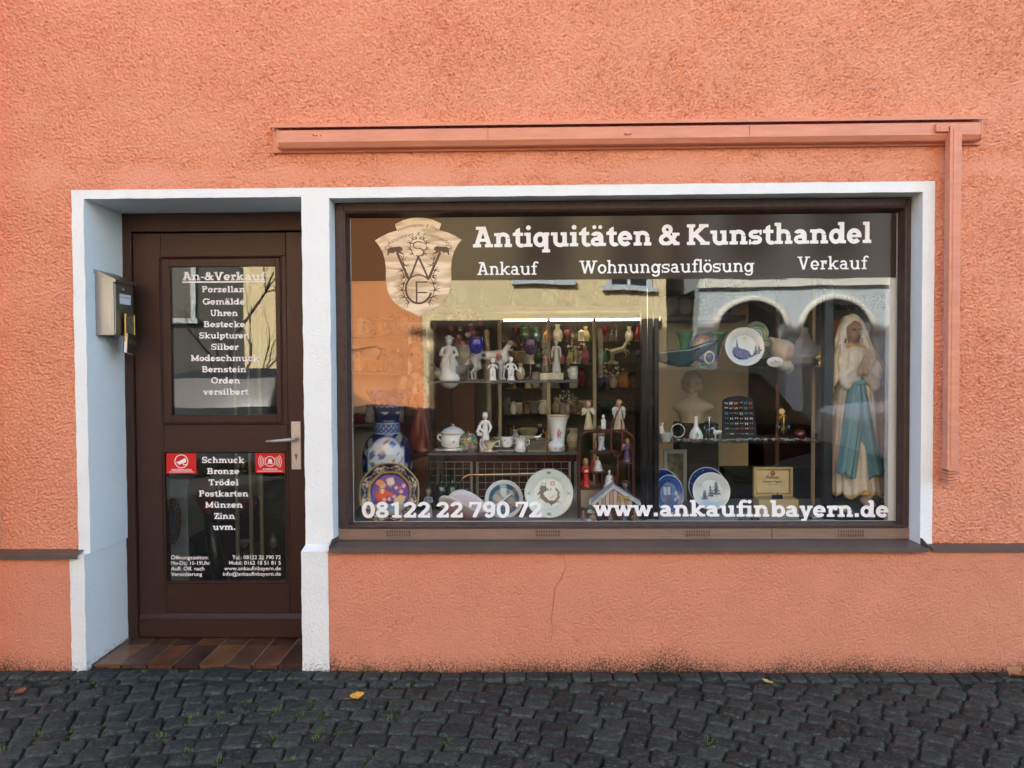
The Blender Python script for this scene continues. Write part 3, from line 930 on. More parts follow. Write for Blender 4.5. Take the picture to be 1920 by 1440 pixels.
# ================================================================== ACROSS THE STREET (seen in the glass)
M_CREAM = mat('cream_house_paint', (.74, .595, .34), .9, var=(2, .05), bump=[(40, .006)])
M_ORANGE2 = mat('orange_house_paint', (.70, .27, .10), .9, var=(2, .05), bump=[(40, .006)])
M_WHITE2 = mat('white_house_paint', (.50, .545, .56), .9, var=(2, .04))
M_GLASS2 = mat('dark_window_glass', (.03, .035, .04), .06, spec=.8)
YO = -9.6


def house(name, label, x0, x1, h, m, wins, depth=8.0, stripes=None):
    b = thing(name, label, 'building', ((x0 + x1) / 2, YO, GZ))
    ox = (x0 + x1) / 2
    t = MB().box(x0 - ox, x1 - ox, -depth, 0, -.1, h)
    t.build('wall', m, b)
    MB().prism([(.45, h + .001), (-depth / 2, h + 2.6), (-depth - .3, h + .001), (-depth - .3, h + .15), (-depth / 2, h + 2.75), (.45, h + .15)], x0 - ox - .05, x1 - ox + .05, 'x').build('roof', M_ROOF, b)
    for (a, c, d, e) in wins:
        w = MB()
        w.box(a - ox - .09, a - ox, -.02, .05, d, e); w.box(c - ox, c - ox + .09, -.02, .05, d, e)
        w.box(a - ox - .09, c - ox + .09, -.02, .051, e, e + .09); w.box(a - ox - .16, c - ox + .16, -.02, .12, d - .1, d - .001)
        w.box((a + c) / 2 - ox - .03, (a + c) / 2 - ox + .03, .0, .03, d, e)
        f = w.build('window', M_WHITE2, b)
        MB().box(a - ox, c - ox, .001, .012, d, e).build('pane', M_GLASS2, f)
    return b


house('orange_house', 'orange rendered house across the street left of the cream house', -4.5, -1.9, 7.6, M_ORANGE2, [(-3.9, -3.0, 4.6, 6.0)])
cr = house('cream_house', 'long cream rendered house across the street between orange house and arcade', -1.895, 2.55, 8.2, M_CREAM, [(-.1, .75, 3.02, 4.4), (1.55, 2.2, 2.92, 4.3)])
t = MB()
for (a, b) in ((-1.7, -.75), (-.65, .3), (.4, 1.3), (1.4, 2.4)): t.box(a - .3275, b - .3275, .001, .03, .45, 2.15).box(a - .3275 - .05, b - .3275 + .05, .0005, .06, 2.151, 2.3)
t.box(-1.895 - .3275, 2.55 - .3275, .0005, .025, .0, .449)
t.build('added_dark_front', mat('added_front_dark', (.035, .028, .022), .35), cr)  # dark front added to deepen the reflection in the shop panes
house('cream_house', 'narrow cream rendered house across the street left of the orange house', -5.35, -4.505, 8.0, M_CREAM, [])
house('grey_house', 'dark grey house across the street at the end of the row', -12.0, -5.355, 7.0, mat('grey_house_paint', (.07, .07, .06), .9), [(-9.5, -8.6, 2.4, 3.8), (-7.2, -6.3, 2.4, 3.8)])
# white arcade house with round arches
ar = thing('arcade_house', 'white arcade house with round arches across the street', 'building', (6.3, YO, GZ))
t = MB()
for (a, b) in ((3.15, 3.45), (4.72, 5.0), (6.25, 6.55), (7.8, 8.1), (9.35, 9.7)): t.box(a - 6.3, b - 6.3, -.45, 0, -.1, 2.0)
for (a, b) in ((3.45, 4.72), (5.0, 6.25), (6.55, 7.8), (8.1, 9.35)):
    n = 20
    cx_, hw = (a + b) / 2 - 6.3, (b - a) / 2
    for i in range(n):
        u0, u1 = PI * i / n, PI * (i + 1) / n
        pts = [(cx_ - hw * math.cos(u0), 2.0 + .62 * math.sin(u0)), (cx_ - hw * math.cos(u1), 2.0 + .62 * math.sin(u1)), (cx_ - hw * math.cos(u1), 2.9), (cx_ - hw * math.cos(u0), 2.9)]
        t.prism(pts, -.45, 0)
for (a, b) in ((3.15, 3.45), (4.72, 5.0), (6.25, 6.55), (7.8, 8.1), (9.35, 9.7)): t.box(a - 6.3, b - 6.3, -.45, -.0005, 2.0, 2.9)
t.box(3.15 - 6.3, 9.7 - 6.3, -6, 0, 2.901, 8.0); t.box(3.15 - 6.3, 9.7 - 6.3, -6, -3, -.1, 2.9)
t.build('wall', M_WHITE2, ar)
t = MB()
for (a, b) in ((3.45, 4.72), (5.0, 6.25), (6.55, 7.8), (8.1, 9.35)):
    cx_, hw = (a + b) / 2 - 6.3, (b - a) / 2
    t.tube([(cx_ - (hw + .05) * math.cos(PI * i / 18), .03, 2.0 + .67 * math.sin(PI * i / 18)) for i in range(19)], .06, 6)
t.box(3.1 - 6.3, 9.75 - 6.3, .001, .1, 2.88, 3.0)
t.build('arch_trim', mat('cream_trim', (.75, .72, .62), .8), ar)
for a in (3.6, 5.1, 6.7, 8.2):
    w = MB().box(a - 6.3 - .08, a - 6.3 + .98, .001, .06, 3.2, 4.7).box(a - 6.3 - .15, a - 6.3 + 1.05, .001, .14, 3.1, 3.199).build('window', M_WHITE2, ar)
    MB().box(a - 6.3, a - 6.3 + .9, .0605, .066, 3.28, 4.62).build('pane', M_GLASS2, w)


def car(label, loc, rz, col, L=4.2, H=1.45, van=False):
    c = thing('parked_car', label, 'car', loc, rz, 'cars parked across the street')
    W = .86
    body = [(-L / 2, .35), (-L / 2, .78), (-L / 2 + .15, .88), (-L * .28, .93), (-L * .28 + .1, .95), (L * .34, .95), (L / 2 - .12, .92), (L / 2, .80), (L / 2, .38), (L / 2 - .5, .24), (-L / 2 + .4, .24)]
    top = [(-L * .26, .95), (-L * .10, H - .07), (-L * .02, H), (L * .22, H), (L * .36, H - .09), (L * .45, .95)] if not van else [(-L * .36, .95), (-L * .24, H - .08), (-L * .18, H), (L * .42, H), (L * .47, H - .09), (L * .49, .95)]
    m = mat('car_paint', col, .75, 0, spec=.08)
    t = MB()
    n = len(body)
    V = [(x, y, z) for (y, k) in ((-W, .97), (-W * .985, 1), (W * .985, 1), (W, .97)) for (x, z) in [(a * k, .6 + (b - .6) * k) for a, b in body]]
    F = [list(range(n)), [3 * n + i for i in range(n)][::-1]] + [[k * n + i, (k + 1) * n + i, (k + 1) * n + (i + 1) % n, k * n + (i + 1) % n] for k in range(3) for i in range(n)]
    t.add(V, F)
    n = len(top)
    V = [(a, s * (W - .03 - (b - .95) * .32), b) for s in (-1, 1) for a, b in top]
    t.add(V, [list(range(n)), list(range(2 * n - 1, n - 1, -1))] + [[i, i + n, (i + 1) % n + n, (i + 1) % n] for i in range(n)])
    t.build('body', m, c)
    t = MB()
    for s in (-1, 1):
        q = [(a * .93 + .02, s * (W - .012 - (b - .95) * .32), .97 + (b - .95) * .84) for a, b in top]
        t.add(q, [list(range(n)) if s < 0 else list(range(n))[::-1]])
    for (a, b) in ((0, 1), (n - 2, n - 1)):
        e = -.006 if a == 0 else .006
        f = lambda p, k, s: (p[0] * 1 + e, s * (W - .09 - (p[1] - .95) * .32), p[1] + k)
        t.add([f(top[a], .02, -1), f(top[a], .02, 1), f(top[b], -.02, 1), f(top[b], -.02, -1)], [[0, 1, 2, 3]])
    t.build('side_glass', M_GLASS2, c)
    for sx_ in (-L * .31, L * .31):
        for s in (-1, 1):
            w = MB().lathe([(.19, -.1), (.30, -.1), (.325, -.06), (.325, .06), (.30, .1), (.19, .1)], 20)
            w.V = [(sx_ + a, s * (W - .09) + z, .325 + b) for a, b, z in w.V]
            wo = w.build('wheel', M_BLACK, c)
            w = MB().lathe([(1e-4, .07), (.06, .085), (.17, .09), (.19, .1)], 16)
            w.V = [(sx_ + a, s * (W - .09) + s * z, .325 + b) for a, b, z in w.V]
            w.build('rim', M_STEEL, wo)


car('dark blue grey estate car parked across the street before the orange house', (-3.5, -6.6, GZ - .05), PI, (.03, .035, .045), 4.4, 1.5)
car('dark slate blue van parked across the street near the door side', (-7.6, -6.7, GZ - .05), PI, (.05, .065, .09), 4.6, 1.75, True)
car('black hatchback parked across the street before the cream house', (1.6, -6.5, GZ - .05), 0, (.012, .012, .014), 4.1, 1.46)
car('white car parked across the street before the arcade', (6.7, -6.8, GZ - .05), 0, (.7, .72, .74), 4.4, 1.5)
# bare street tree
tr = thing('bare_tree', 'bare thin branched street tree standing across the street', 'tree', (-5.1, -8.3, GZ))
t = MB()


def branch(p, d, ln, r, lv):
    q = [p + d * ln * s + np.array([random.gauss(0, .03), random.gauss(0, .03), .03 * s]) * ln * (s > 0) for s in (0, .35, .7, 1)]
    t.tube(q, [r, r * .85, r * .75, r * .6], 5 if lv else 8)
    if lv < 4:
        for k in range(3 if lv else 4):
            a, b = random.uniform(0, 2 * PI), random.uniform(.35, .8)
            e = np.cross(d, [math.cos(a), math.sin(a), .3]); e /= np.linalg.norm(e)
            nd = d * math.cos(b) + e * math.sin(b)
            branch(q[random.choice((1, 2, 3))], nd / np.linalg.norm(nd), ln * random.uniform(.55, .75), r * .5, lv + 1)


branch(np.array([0, 0, 0.]), np.array([0, 0, 1.]), 1.9, .055, 0)
t.build('trunk', mat('dark_bark', (.05, .04, .03), .9), tr)

# ================================================================== LETTERING (slab letters drawn as distance fields)
def sd_box(x0, y0, x1, y1):
    cx, cy, hx, hy = (x0 + x1) / 2, (y0 + y1) / 2, abs(x1 - x0) / 2, abs(y1 - y0) / 2
    return lambda X, Y: np.maximum(abs(X - cx) - hx, abs(Y - cy) - hy)


def sd_seg(x0, y0, x1, y1, w, cap=False):
    dx, dy = x1 - x0, y1 - y0
    ln = math.hypot(dx, dy) + 1e-9
    ux, uy = dx / ln, dy / ln

    def f(X, Y):
        a = (X - x0) * ux + (Y - y0) * uy
        b = abs(-(X - x0) * uy + (Y - y0) * ux)
        if cap:
            aa = a - np.clip(a, 0, ln)
            return np.sqrt(aa ** 2 + b ** 2) - w / 2
        return np.maximum(b - w / 2, abs(a - ln / 2) - ln / 2)
    return f


def sd_arc(cx, cy, rx, ry, w, a0=None, a1=None):
    """band of width w along an ellipse, between the angles a0..a1 (degrees)"""
    def f(X, Y):
        u, v = (X - cx) / rx, (Y - cy) / ry
        r = np.sqrt(u * u + v * v) + 1e-9
        g = np.sqrt((u / rx) ** 2 + (v / ry) ** 2) / r + 1e-9
        d = abs((r - 1) / g) - w / 2
        if a0 is not None:
            span, mid = (a1 - a0) / 2, R((a0 + a1) / 2)
            th = np.arctan2(v, u)
            dd = np.abs((th - mid + PI) % (2 * PI) - PI) - R(span)
            d = np.maximum(d, dd * min(rx, ry))
        return d
    return f


def sd_poly(pts):
    P_ = np.array(pts, float)

    def f(X, Y):
        d = np.full(X.shape, 1e9)
        ins = np.zeros(X.shape, bool)
        n = len(P_)
        for i in range(n):
            a, b = P_[i], P_[(i + 1) % n]
            e = b - a
            t = np.clip(((X - a[0]) * e[0] + (Y - a[1]) * e[1]) / (e @ e + 1e-12), 0, 1)
            d = np.minimum(d, (X - a[0] - t * e[0]) ** 2 + (Y - a[1] - t * e[1]) ** 2)
            c = ((a[1] > Y) != (b[1] > Y)) & (X < (b[0] - a[0]) * (Y - a[1]) / (b[1] - a[1] + 1e-12) + a[0])
            ins ^= c
        return np.where(ins, -1, 1) * np.sqrt(d)
    return f


def sd_path(pts, w0, w1=None, cap=True):
    w1 = w0 if w1 is None else w1
    n = len(pts) - 1
    fs = [sd_seg(*pts[i], *pts[i + 1], w0 + (w1 - w0) * (i + .5) / n, cap) for i in range(n)]
    return lambda X, Y: np.minimum.reduce([f(X, Y) for f in fs])


def fill2d(shapes, bbox, cell, cut=()):
    """outline mesh (verts 2-D, faces) of a union of distance fields, minus cut"""
    x0, y0, x1, y1 = bbox
    nx, ny = int((x1 - x0) / cell) + 2, int((y1 - y0) / cell) + 2
    X, Y = np.meshgrid(x0 + np.arange(nx) * cell, y0 + np.arange(ny) * cell)
    F = np.minimum.reduce([s(X, Y) for s in shapes])
    for c in cut: F = np.maximum(F, -c(X, Y))
    F = np.where(abs(F) < 1e-6, 1e-6, F)
    ins = F < 0
    cnt = ins[:-1, :-1].astype(int) + ins[1:, :-1] + ins[:-1, 1:] + ins[1:, 1:]
    V, Fc = [], []
    full = cnt == 4
    for j in range(ny - 1):
        i = 0
        row = full[j]
        if not row.any(): continue
        while i < nx - 1:
            if row[i]:
                k = i
                while k < nx - 1 and row[k]: k += 1
                b = len(V)
                V += [(X[j, i], Y[j, i]), (X[j, k], Y[j, i]), (X[j, k], Y[j + 1, i]), (X[j, i], Y[j + 1, i])]
                Fc.append([b, b + 1, b + 2, b + 3])
                i = k
            else: i += 1
    for j, i in zip(*np.nonzero((cnt > 0) & (cnt < 4))):
        c = [(j, i), (j, i + 1), (j + 1, i + 1), (j + 1, i)]
        poly = []
        for k in range(4):
            a, b = c[k], c[(k + 1) % 4]
            fa, fb = F[a], F[b]
            if fa < 0: poly.append((X[a], Y[a]))
            if (fa < 0) != (fb < 0):
                s = fa / (fa - fb)
                poly.append((X[a] + (X[b] - X[a]) * s, Y[a] + (Y[b] - Y[a]) * s))
        if len(poly) >= 3:
            b = len(V)
            V += poly
            Fc.append(list(range(b, b + len(poly))))
    return V, Fc


def glyph(ch, bold=True):
    """returns (shapes, advance, cuts) for cap height 1"""
    W, S = (.215, .155) if bold else (.140, .100)
    k = 1.0 if bold else .86
    Xh = .685
    t = W * (.86 if bold else .9)                # thinner joins
    B, L, A = sd_box, sd_seg, sd_arc
    s, cut = [], []

    def stem(x, y0, y1): s.append(B(x - W / 2, y0, x + W / 2, y1))
    def slab(x0, x1, y, up=True): s.append(B(x0, y, x1, y + S) if up else B(x0, y - S, x1, y))
    e = .085 * k                                  # slab overhang
    if ch in 'nhmru':
        pass
    base = {'ä': 'a', 'ö': 'o', 'ü': 'u', 'Ö': 'O'}.get(ch)
    if base:
        s, adv, cut = glyph(base, bold)
        s = list(s)
        r = .095 if bold else .07
        mx = adv / 2 - (.03 if base == 'a' else 0)
        for d in (-.145 * k, .145 * k):
            s.append((lambda c: lambda X, Y: np.hypot(X - c, Y - .91) - r)(mx + d))
        return s, adv, cut
    h = W / 2
    if ch == 'A':
        w = 1.02 * k
        c = w * .5
        s += [L(.20 * k, S * .4, c - .02, 1, W), L(w - .20 * k, S * .4, c + .02, 1, W)]
        s.append(B(.26 * k, .27, w - .26 * k, .27 + S * .95)); slab(.02, .42 * k, 0); slab(w - .42 * k, w - .02, 0); slab(c - .34 * k, c + .10, 1, False)
        adv = w
        cut = [B(-1, 1, 3, 2), B(-1, -1, 3, 0)]
    elif ch in 'VW':
        n = 1 if ch == 'V' else 2
        p = .31 * k if n == 1 else .27 * k
        x = .20 * k
        for i in range(n):
            s += [L(x, 1 - S * .3, x + p, 0, W), L(x + 2 * p, 1 - S * .3, x + p, 0, W * .9)]
            x += 2 * p
        slab(.0, .42 * k, 1, False); slab(x - .20 * k, x + .22 * k, 1, False)
        if n == 2: slab(.20 * k + 2 * p - .14, .20 * k + 2 * p + .14, 1, False)
        adv = x + .20 * k
        cut = [B(-1, 1, 3, 2), B(-1, -1, 3, 0)]
    elif ch == 'K':
        x = .12 * k + h
        stem(x, 0, 1); slab(.02, x + h + e, 0); slab(.02, x + h + e, 1, False)
        s += [L(x, .36, .92 * k, 1, W * .95), L(x + .14, .56, .93 * k, 0, W)]
        slab(.60 * k, 1.06 * k, 1, False); slab(.66 * k, 1.12 * k, 0)
        adv = 1.12 * k
        cut = [B(-1, 1, 3, 2), B(-1, -1, 3, 0)]
    elif ch in 'PB':
        x = .12 * k + h
        stem(x, 0, 1); slab(.02, x + h + (e if ch == 'P' else 0), 0); slab(.02, x + h, 1, False)
        hi = .44 if ch == 'P' else .50
        s += [B(x, 1 - S, .48 * k, 1), B(x, hi - S * (.0 if ch == 'P' else .5), .48 * k, hi + S * (1 if ch == 'P' else .5))]
        y0, y1 = (hi, 1) if ch == 'P' else (hi - S / 2, 1)
        s.append(A(.48 * k, (y0 + y1) / 2, .33 * k - h, (y1 - y0 - S) / 2, W * .95, -90, 90))
        if ch == 'B':
            s += [B(x, 0, .52 * k, S), A(.52 * k, (hi + S / 2) / 2, .36 * k - h, (hi + S / 2 - S) / 2, W * .95, -90, 90)]
        adv = .86 * k if ch == 'P' else .92 * k
    elif ch in 'GOC':
        rx = .48 * k - h * .9
        s.append(A(.5 * k, .5, rx, .515 - W * .42, W * .95, *((None, None) if ch == 'O' else (40, 325))))
        if ch == 'G':
            s += [B(.62 * k, .36, 1.02 * k, .36 + S), B(.98 * k - W, .06, .98 * k, .44), B(.88 * k, .66, .98 * k, 1.0)]
        adv = (1.0 if ch != 'G' else 1.04) * k
    elif ch == 'U':
        a, b = .20 * k + h * .3, .82 * k - h * .3
        s += [B(a - h, .34, a + h, 1), B(b - h, .34, b + h, 1), A((a + b) / 2, .36, (b - a) / 2, .38 - h * .8, W * .95, 180, 360)]
        slab(a - h - e, a + h + e, 1, False); slab(b - h - e, b + h + e, 1, False)
        adv = 1.02 * k
    elif ch in 'Ss':
        H = 1.0 if ch == 'S' else Xh
        w = .78 * k if ch == 'S' else .64 * k
        q = W * .9
        ry = (H + .02 - q) / 4
        rx = w / 2 - q / 2
        c = w / 2 + .02
        s += [A(c, H + .01 - q / 2 - ry, rx, ry, q, 45, 270), A(c, -.01 + q / 2 + ry, rx, ry, q, -135, 90)]
        s += [B(c + rx - .02, H * .66, c + rx + h * .75, H + .01), B(c - rx - h * .75, -.01, c - rx + .02, H * .34)]
        adv = w + .04
    elif ch == 'M':
        a, b = .19 * k, 1.01 * k
        stem(a, 0, 1); stem(b, 0, 1)
        s += [L(a - h * .2, 1, .6 * k, .12, W), L(b + h * .2, 1, .6 * k, .12, W * .9)]
        slab(.02, a + h + e, 0); slab(b - h - e, 1.18 * k, 0); slab(.02, a + h * .5, 1, False); slab(b - h * .5, 1.18 * k, 1, False)
        adv = 1.2 * k
        cut = [B(-1, 1, 3, 2), B(-1, -1, 3, 0)]
    elif ch == 'T':
        stem(.44 * k, 0, 1); slab(.22 * k, .66 * k, 0); slab(.03, .85 * k, 1, False)
        s += [B(.03, .66, .03 + W * .6, 1), B(.85 * k - W * .6, .66, .85 * k, 1)]
        adv = .88 * k
    elif ch in 'Zz':
        H = 1.0 if ch == 'Z' else Xh
        w = (.8 if ch == 'Z' else .66) * k
        slab(.04, w, 0); slab(.04, w, H, False)
        s += [L(.04 + W * .55, S * .3, w - W * .55, H - S * .3, W * 1.02), B(.04, H * .62, .04 + W * .6, H), B(w - W * .6, 0, w, H * .38)]
        adv = w + .03
    elif ch == '0':
        s.append(A(.37 * k, .5, .35 * k - h, .515 - W * .42, W)); adv = .74 * k
    elif ch == '1':
        stem(.40 * k, 0, 1); slab(.15 * k, .65 * k, 0); s.append(L(.12 * k, .80, .40 * k, .93, S)); adv = .74 * k
        cut = [B(-1, 1, 3, 2)]
    elif ch == '2':
        s += [A(.36 * k, .70, .32 * k - h * .9, .30 - h * .85, W * .95, -40, 175), L(.30 * k + .28 * k, .60, .13 * k, S * .5, W * .98), B(.04, 0, .70 * k, S * 1.15), B(.70 * k - W * .6, 0, .70 * k, .30)]
        adv = .74 * k
        cut = [B(-1, -1, 3, 0)]
    elif ch == '7':
        slab(.04, .70 * k, 1, False); s += [L(.66 * k, 1 - S * .5, .30 * k, 0, W), B(.04, .68, .04 + W * .6, 1)]; adv = .72 * k
        cut = [B(-1, -1, 3, 0), B(.70 * k, -1, 3, 2)]
    elif ch == '8':
        s += [A(.37 * k, .745, .31 * k - h, .265 - W * .42, W * .92), A(.37 * k, .265, .35 * k - h, .28 - W * .42, W * .95)]; adv = .74 * k
    elif ch == '9':
        s += [A(.37 * k, .68, .34 * k - h, .335 - W * .42, W), A(.37 * k, .5, .34 * k - h, .51 - W * .42, W, -140, 10)]; adv = .74 * k
    elif ch == '&':
        s += [A(.43, .75, .17, .16, W * .85), A(.37, .27, .24, .20, W * .95, 95, 340), L(.30, .66, .88, .06, W * .95), L(.62, .10, .82, .50, W * .9), B(.66, .46, 1.02, .46 + S * .9), B(.72, 0, 1.02, S)]
        s.append(L(.46, .60, .26, .42, W * .8))
        adv = 1.04
        cut = [B(-1, -1, 3, 0)]
    elif ch == '.':
        s.append(B(.06, 0, .06 + W * 1.05, W * 1.05)); adv = .35 * k
    elif ch == '-':
        s.append(B(.03, .28, .36, .28 + S)); adv = .38 * k
    elif ch == 'a':
        x = .54 * k
        s += [A(.33 * k, .21, .29 * k - h * .8, .215 - h * .75, W * .82), B(x - h, .05, x + h, .46), A(x - .21 * k, .44, .21 * k, .25 - h * .8, W * .9, 0, 155), B(x - h, 0, .77 * k, S)]
        s.append(B(x - .2, .36, x, .36 + S * .75))
        adv = .77 * k
    elif ch in 'bdpqgo':
        if ch == 'o':
            s.append(A(.36 * k, Xh / 2, .35 * k - h, Xh / 2 + .012 - W * .42, W)); adv = .72 * k
        else:
            left = ch in 'bp'
            x = .12 * k + h if left else .74 * k - h
            c = x + .29 * k * (1 if left else -1)
            s.append(A(c, Xh / 2, .335 * k - h, Xh / 2 + .012 - W * .42, W * .95))
            if ch == 'b': stem(x, 0, 1.02); slab(.02, x, 1.02, False)
            if ch == 'd': stem(x, 0, 1.02); slab(x - h - e, x, 1.02, False); slab(x, x + h + e, 0)
            if ch == 'p': stem(x, -.28, Xh); slab(.02, x, Xh, False); slab(.02, x + h + e, -.28)
            if ch == 'q': stem(x, -.28, Xh); slab(x, x + h + e * .6, Xh, False); slab(x - h - e, x + h + e, -.28)
            if ch == 'g': s += [B(x - h, -.06, x + h, Xh), A(x - .26 * k, -.05, .26 * k, .24 - h * .8, W * .88, -165, 0), B(x, Xh - S, x + h + e * 1.2, Xh)]
            adv = .84 * k
    elif ch in 'ce':
        c = .36 * k
        s.append(A(c, Xh / 2, .35 * k - h, Xh / 2 + .012 - W * .42, W, *((42, 318) if ch == 'c' else (0, 322))))
        if ch == 'e': s.append(B(c - .2 * k, .28, c + .345 * k, .28 + S * .82))
        else: s.append(B(c + .12 * k, Xh - .26, c + .30 * k, Xh - .05))
        adv = .74 * k
    elif ch == 'f':
        x = .22 * k + h * .4
        s += [B(x - h, 0, x + h, .80), A(x + .17 * k, .80, .17 * k, .23 - h * .75, W * .88, 25, 180)]
        slab(.03, x + h + e * 1.3, 0); slab(.02, x + h + .16 * k, Xh, False)
        adv = .50 * k
    elif ch in 'hnmru':
        x = .12 * k + h
        if ch == 'u':
            b = .72 * k - h * .4
            s += [B(x - h, .28, x + h, Xh), B(b - h, 0, b + h, Xh), A((x + b) / 2, .27, (b - x) / 2, .285 - h * .75, W * .9, 180, 345)]
            slab(.01, x, Xh, False); slab(b - h - e, b, Xh, False); slab(b, b + h + e, 0)
            adv = .90 * k
        else:
            top = 1.02 if ch == 'h' else Xh
            stem(x, 0, top); slab(.02, x, top, False)
            slab(.02, x + h + (e if ch != 'r' else e * 1.4), 0)
            if ch == 'r':
                s += [A(x + .22 * k, .37, .22 * k, .325 - h * .8, W * .9, 55, 180), B(x + .17 * k, Xh - .27, x + .17 * k + W * .95, Xh + .01)]
                adv = .58 * k
            else:
                n = 2 if ch == 'm' else 1
                d = .46 * k if n == 1 else .42 * k
                for i in range(n):
                    b = x + d
                    s += [A((x + b) / 2, .40, d / 2, .295 - h * .75, W * .9, 10, 180), B(b - h, 0, b + h, .42)]
                    slab(b - h - e * (.7 if n == 1 else .35), b + h + e * (1 if i == n - 1 else .35), 0)
                    x = b
                adv = x + h + e + .02
    elif ch == 'i':
        x = .12 * k + h
        stem(x, 0, Xh); slab(.02, x, Xh, False); slab(.01, x + h + e, 0)
        r = .115 if bold else .082
        s.append(lambda X, Y: np.hypot(X - x, Y - .92) - r)
        adv = x + h + e + .01
    elif ch == 'l':
        x = .12 * k + h
        stem(x, 0, 1.02); slab(.02, x, 1.02, False); slab(.01, x + h + e, 0); adv = x + h + e + .01
    elif ch == 'k':
        x = .12 * k + h
        stem(x, 0, 1.02); slab(.02, x, 1.02, False); slab(.01, x + h + e * .8, 0)
        s += [L(x, .20, .66 * k, Xh, W * .85), L(x + .14 * k, .40, .72 * k, 0, W * .92)]
        slab(.52 * k, .84 * k, Xh, False); slab(.54 * k, .88 * k, 0)
        cut = [B(x + h + .02, Xh, 3, 2), B(-1, -1, 3, 0)]
        adv = .88 * k
    elif ch == 't':
        x = .20 * k + h * .5
        s += [B(x - h, .2, x + h, .90), A(x + .16 * k, .21, .16 * k, .22 - h * .7, W * .88, 180, 320)]
        slab(.01, x + h + .15 * k, Xh, False)
        cut = [sd_seg(x - h - .3, .62, x + h, 1.0, .001)]
        s.append(sd_poly([(x - h - .08, Xh - .01), (x + h, Xh - .01), (x + h, .92), (x + h * .6, .92)]))
        cut = [sd_poly([(x - h - .2, Xh), (x + h * .8, .94), (x - h - .2, .98)])]
        adv = .53 * k
    elif ch in 'vwy':
        n = 2 if ch == 'w' else 1
        p = .225 * k if n == 1 else .20 * k
        x = .15 * k
        for i in range(n):
            s += [L(x, Xh - S * .3, x + p, 0, W * .95), L(x + 2 * p, Xh - S * .3, x + p, 0, W * .85)]
            x += 2 * p
        slab(0, .31 * k, Xh, False); slab(x - .16 * k, x + .15 * k, Xh, False)
        if n == 2: slab(.15 * k + 2 * p - .11 * k, .15 * k + 2 * p + .11 * k, Xh, False)
        if ch == 'y': s += [L(.15 * k + p * 1.12, .05, .15 * k + p * .62, -.28, W * .8), B(.12 * k, -.28, .12 * k + .22 * k, -.28 + S)]
        adv = x + .14 * k
        cut = [B(-1, Xh, 3, 2)] + ([B(-1, -1, 3, 0)] if ch != 'y' else [B(-1, -1, 3, -.28)])
    else:
        return [], .30 * k, []
    return s, adv, cut


GC = {}


def glyph_mesh(ch, bold):
    if (ch, bold) not in GC:
        s, adv, cut = glyph(ch, bold)
        GC[ch, bold] = (*(fill2d(s, (-.1, -.34, adv + .12, 1.1), .024, cut) if s else ([], [])), adv)
    return GC[ch, bold]


M_VINYL = mat('white_vinyl', (.88, .89, .91), .6, spec=.3)


def lettering(string, pxl, pxr, pyb_l, pyb_r, cap_px, y, name, parent, bold=True, space=.30, track=.015, m=None, mb=None):
    x0, za = P(pxl, pyb_l, y)
    x1, zb_ = P(pxr, pyb_r, y)
    cap = cap_px * SCL(y)
    pen, parts = 0.0, []
    for c in string:
        if c == ' ': pen += space; continue
        V, F, adv = glyph_mesh(c, bold)
        parts.append((pen, V, F))
        pen += adv + track
    pen -= track
    k = (x1 - x0) / pen
    t = mb or MB()
    for p, V, F in parts:
        t.add([(x0 + (p + a) * k, y, za + (zb_ - za) * (p + a) / pen + b * cap) for a, b in V], F)
    return t if mb else t.build(name, m or M_VINYL, parent)


YV = YG - .0012                                 # vinyl sits on the outside of the pane
lettering('Antiquitäten & Kunsthandel', 886, 1634, 464, 455.5, 38.5, YV - .0008, 'lettering', win)
lettering('Ankauf', 894, 1007, 515.7, 515, 24, YV - .0008, 'lettering', win, False)
lettering('Wohnungsauflösung', 1086, 1414, 513, 509.5, 24, YV - .0008, 'lettering', win, False, track=.03)
lettering('Verkauf', 1495, 1626, 505.5, 504.5, 24, YV - .0008, 'lettering', win, False, track=.05)
lettering('08122 22 790 72', 678, 1017, 970.5, 970, 29.5, YV, 'lettering', win, True, .26, .01)
lettering('www.ankaufinbayern.de', 1113, 1667, 967.5, 969.5, 30.5, YV, 'lettering', win)
yd_ = yl + .020 - .0012
for s_, a, b, c, cap in (('An-&Verkauf', 342, 497, 525.5, 15.5), ('Porzellan', 378.5, 460, 548, 11.5), ('Gemälde', 380, 459.5, 571, 11.5), ('Uhren', 394, 446, 592.5, 11.5),
                         ('Bestecke', 382, 459.5, 613.5, 11.5), ('Skulpturen', 373.5, 468, 634.5, 11.5), ('Silber', 396, 447, 656, 11.5), ('Modeschmuck', 358, 486, 677, 11.5),
                         ('Bernstein', 378.5, 462, 698, 11.5), ('Orden', 396, 450.5, 719, 11.5), ('versilbert', 381, 466, 740, 11.5)):
    lettering(s_, a, b, c, c, cap, yd_, 'lettering', door)
a0, a1, a2, a3 = RECT(342, 527, 497, 530, yd_)
MB().add([(a0, yd_, a2), (a1, yd_, a2), (a1, yd_, a3), (a0, yd_, a3)], [[0, 1, 2, 3]]).build('lettering_underline', M_VINYL, door)
yd2 = yl + .012 - .0012
for s_, a, b, c in (('Schmuck', 378.5, 458, 868), ('Bronze', 388, 449, 889), ('Trödel', 391, 447.5, 910), ('Postkarten', 373, 466, 931), ('Münzen', 385, 455, 952), ('Zinn', 401, 440.5, 973), ('uvm.', 399, 442, 993.5)):
    lettering(s_, a, b, c, c, 11.5, yd2, 'lettering', door)


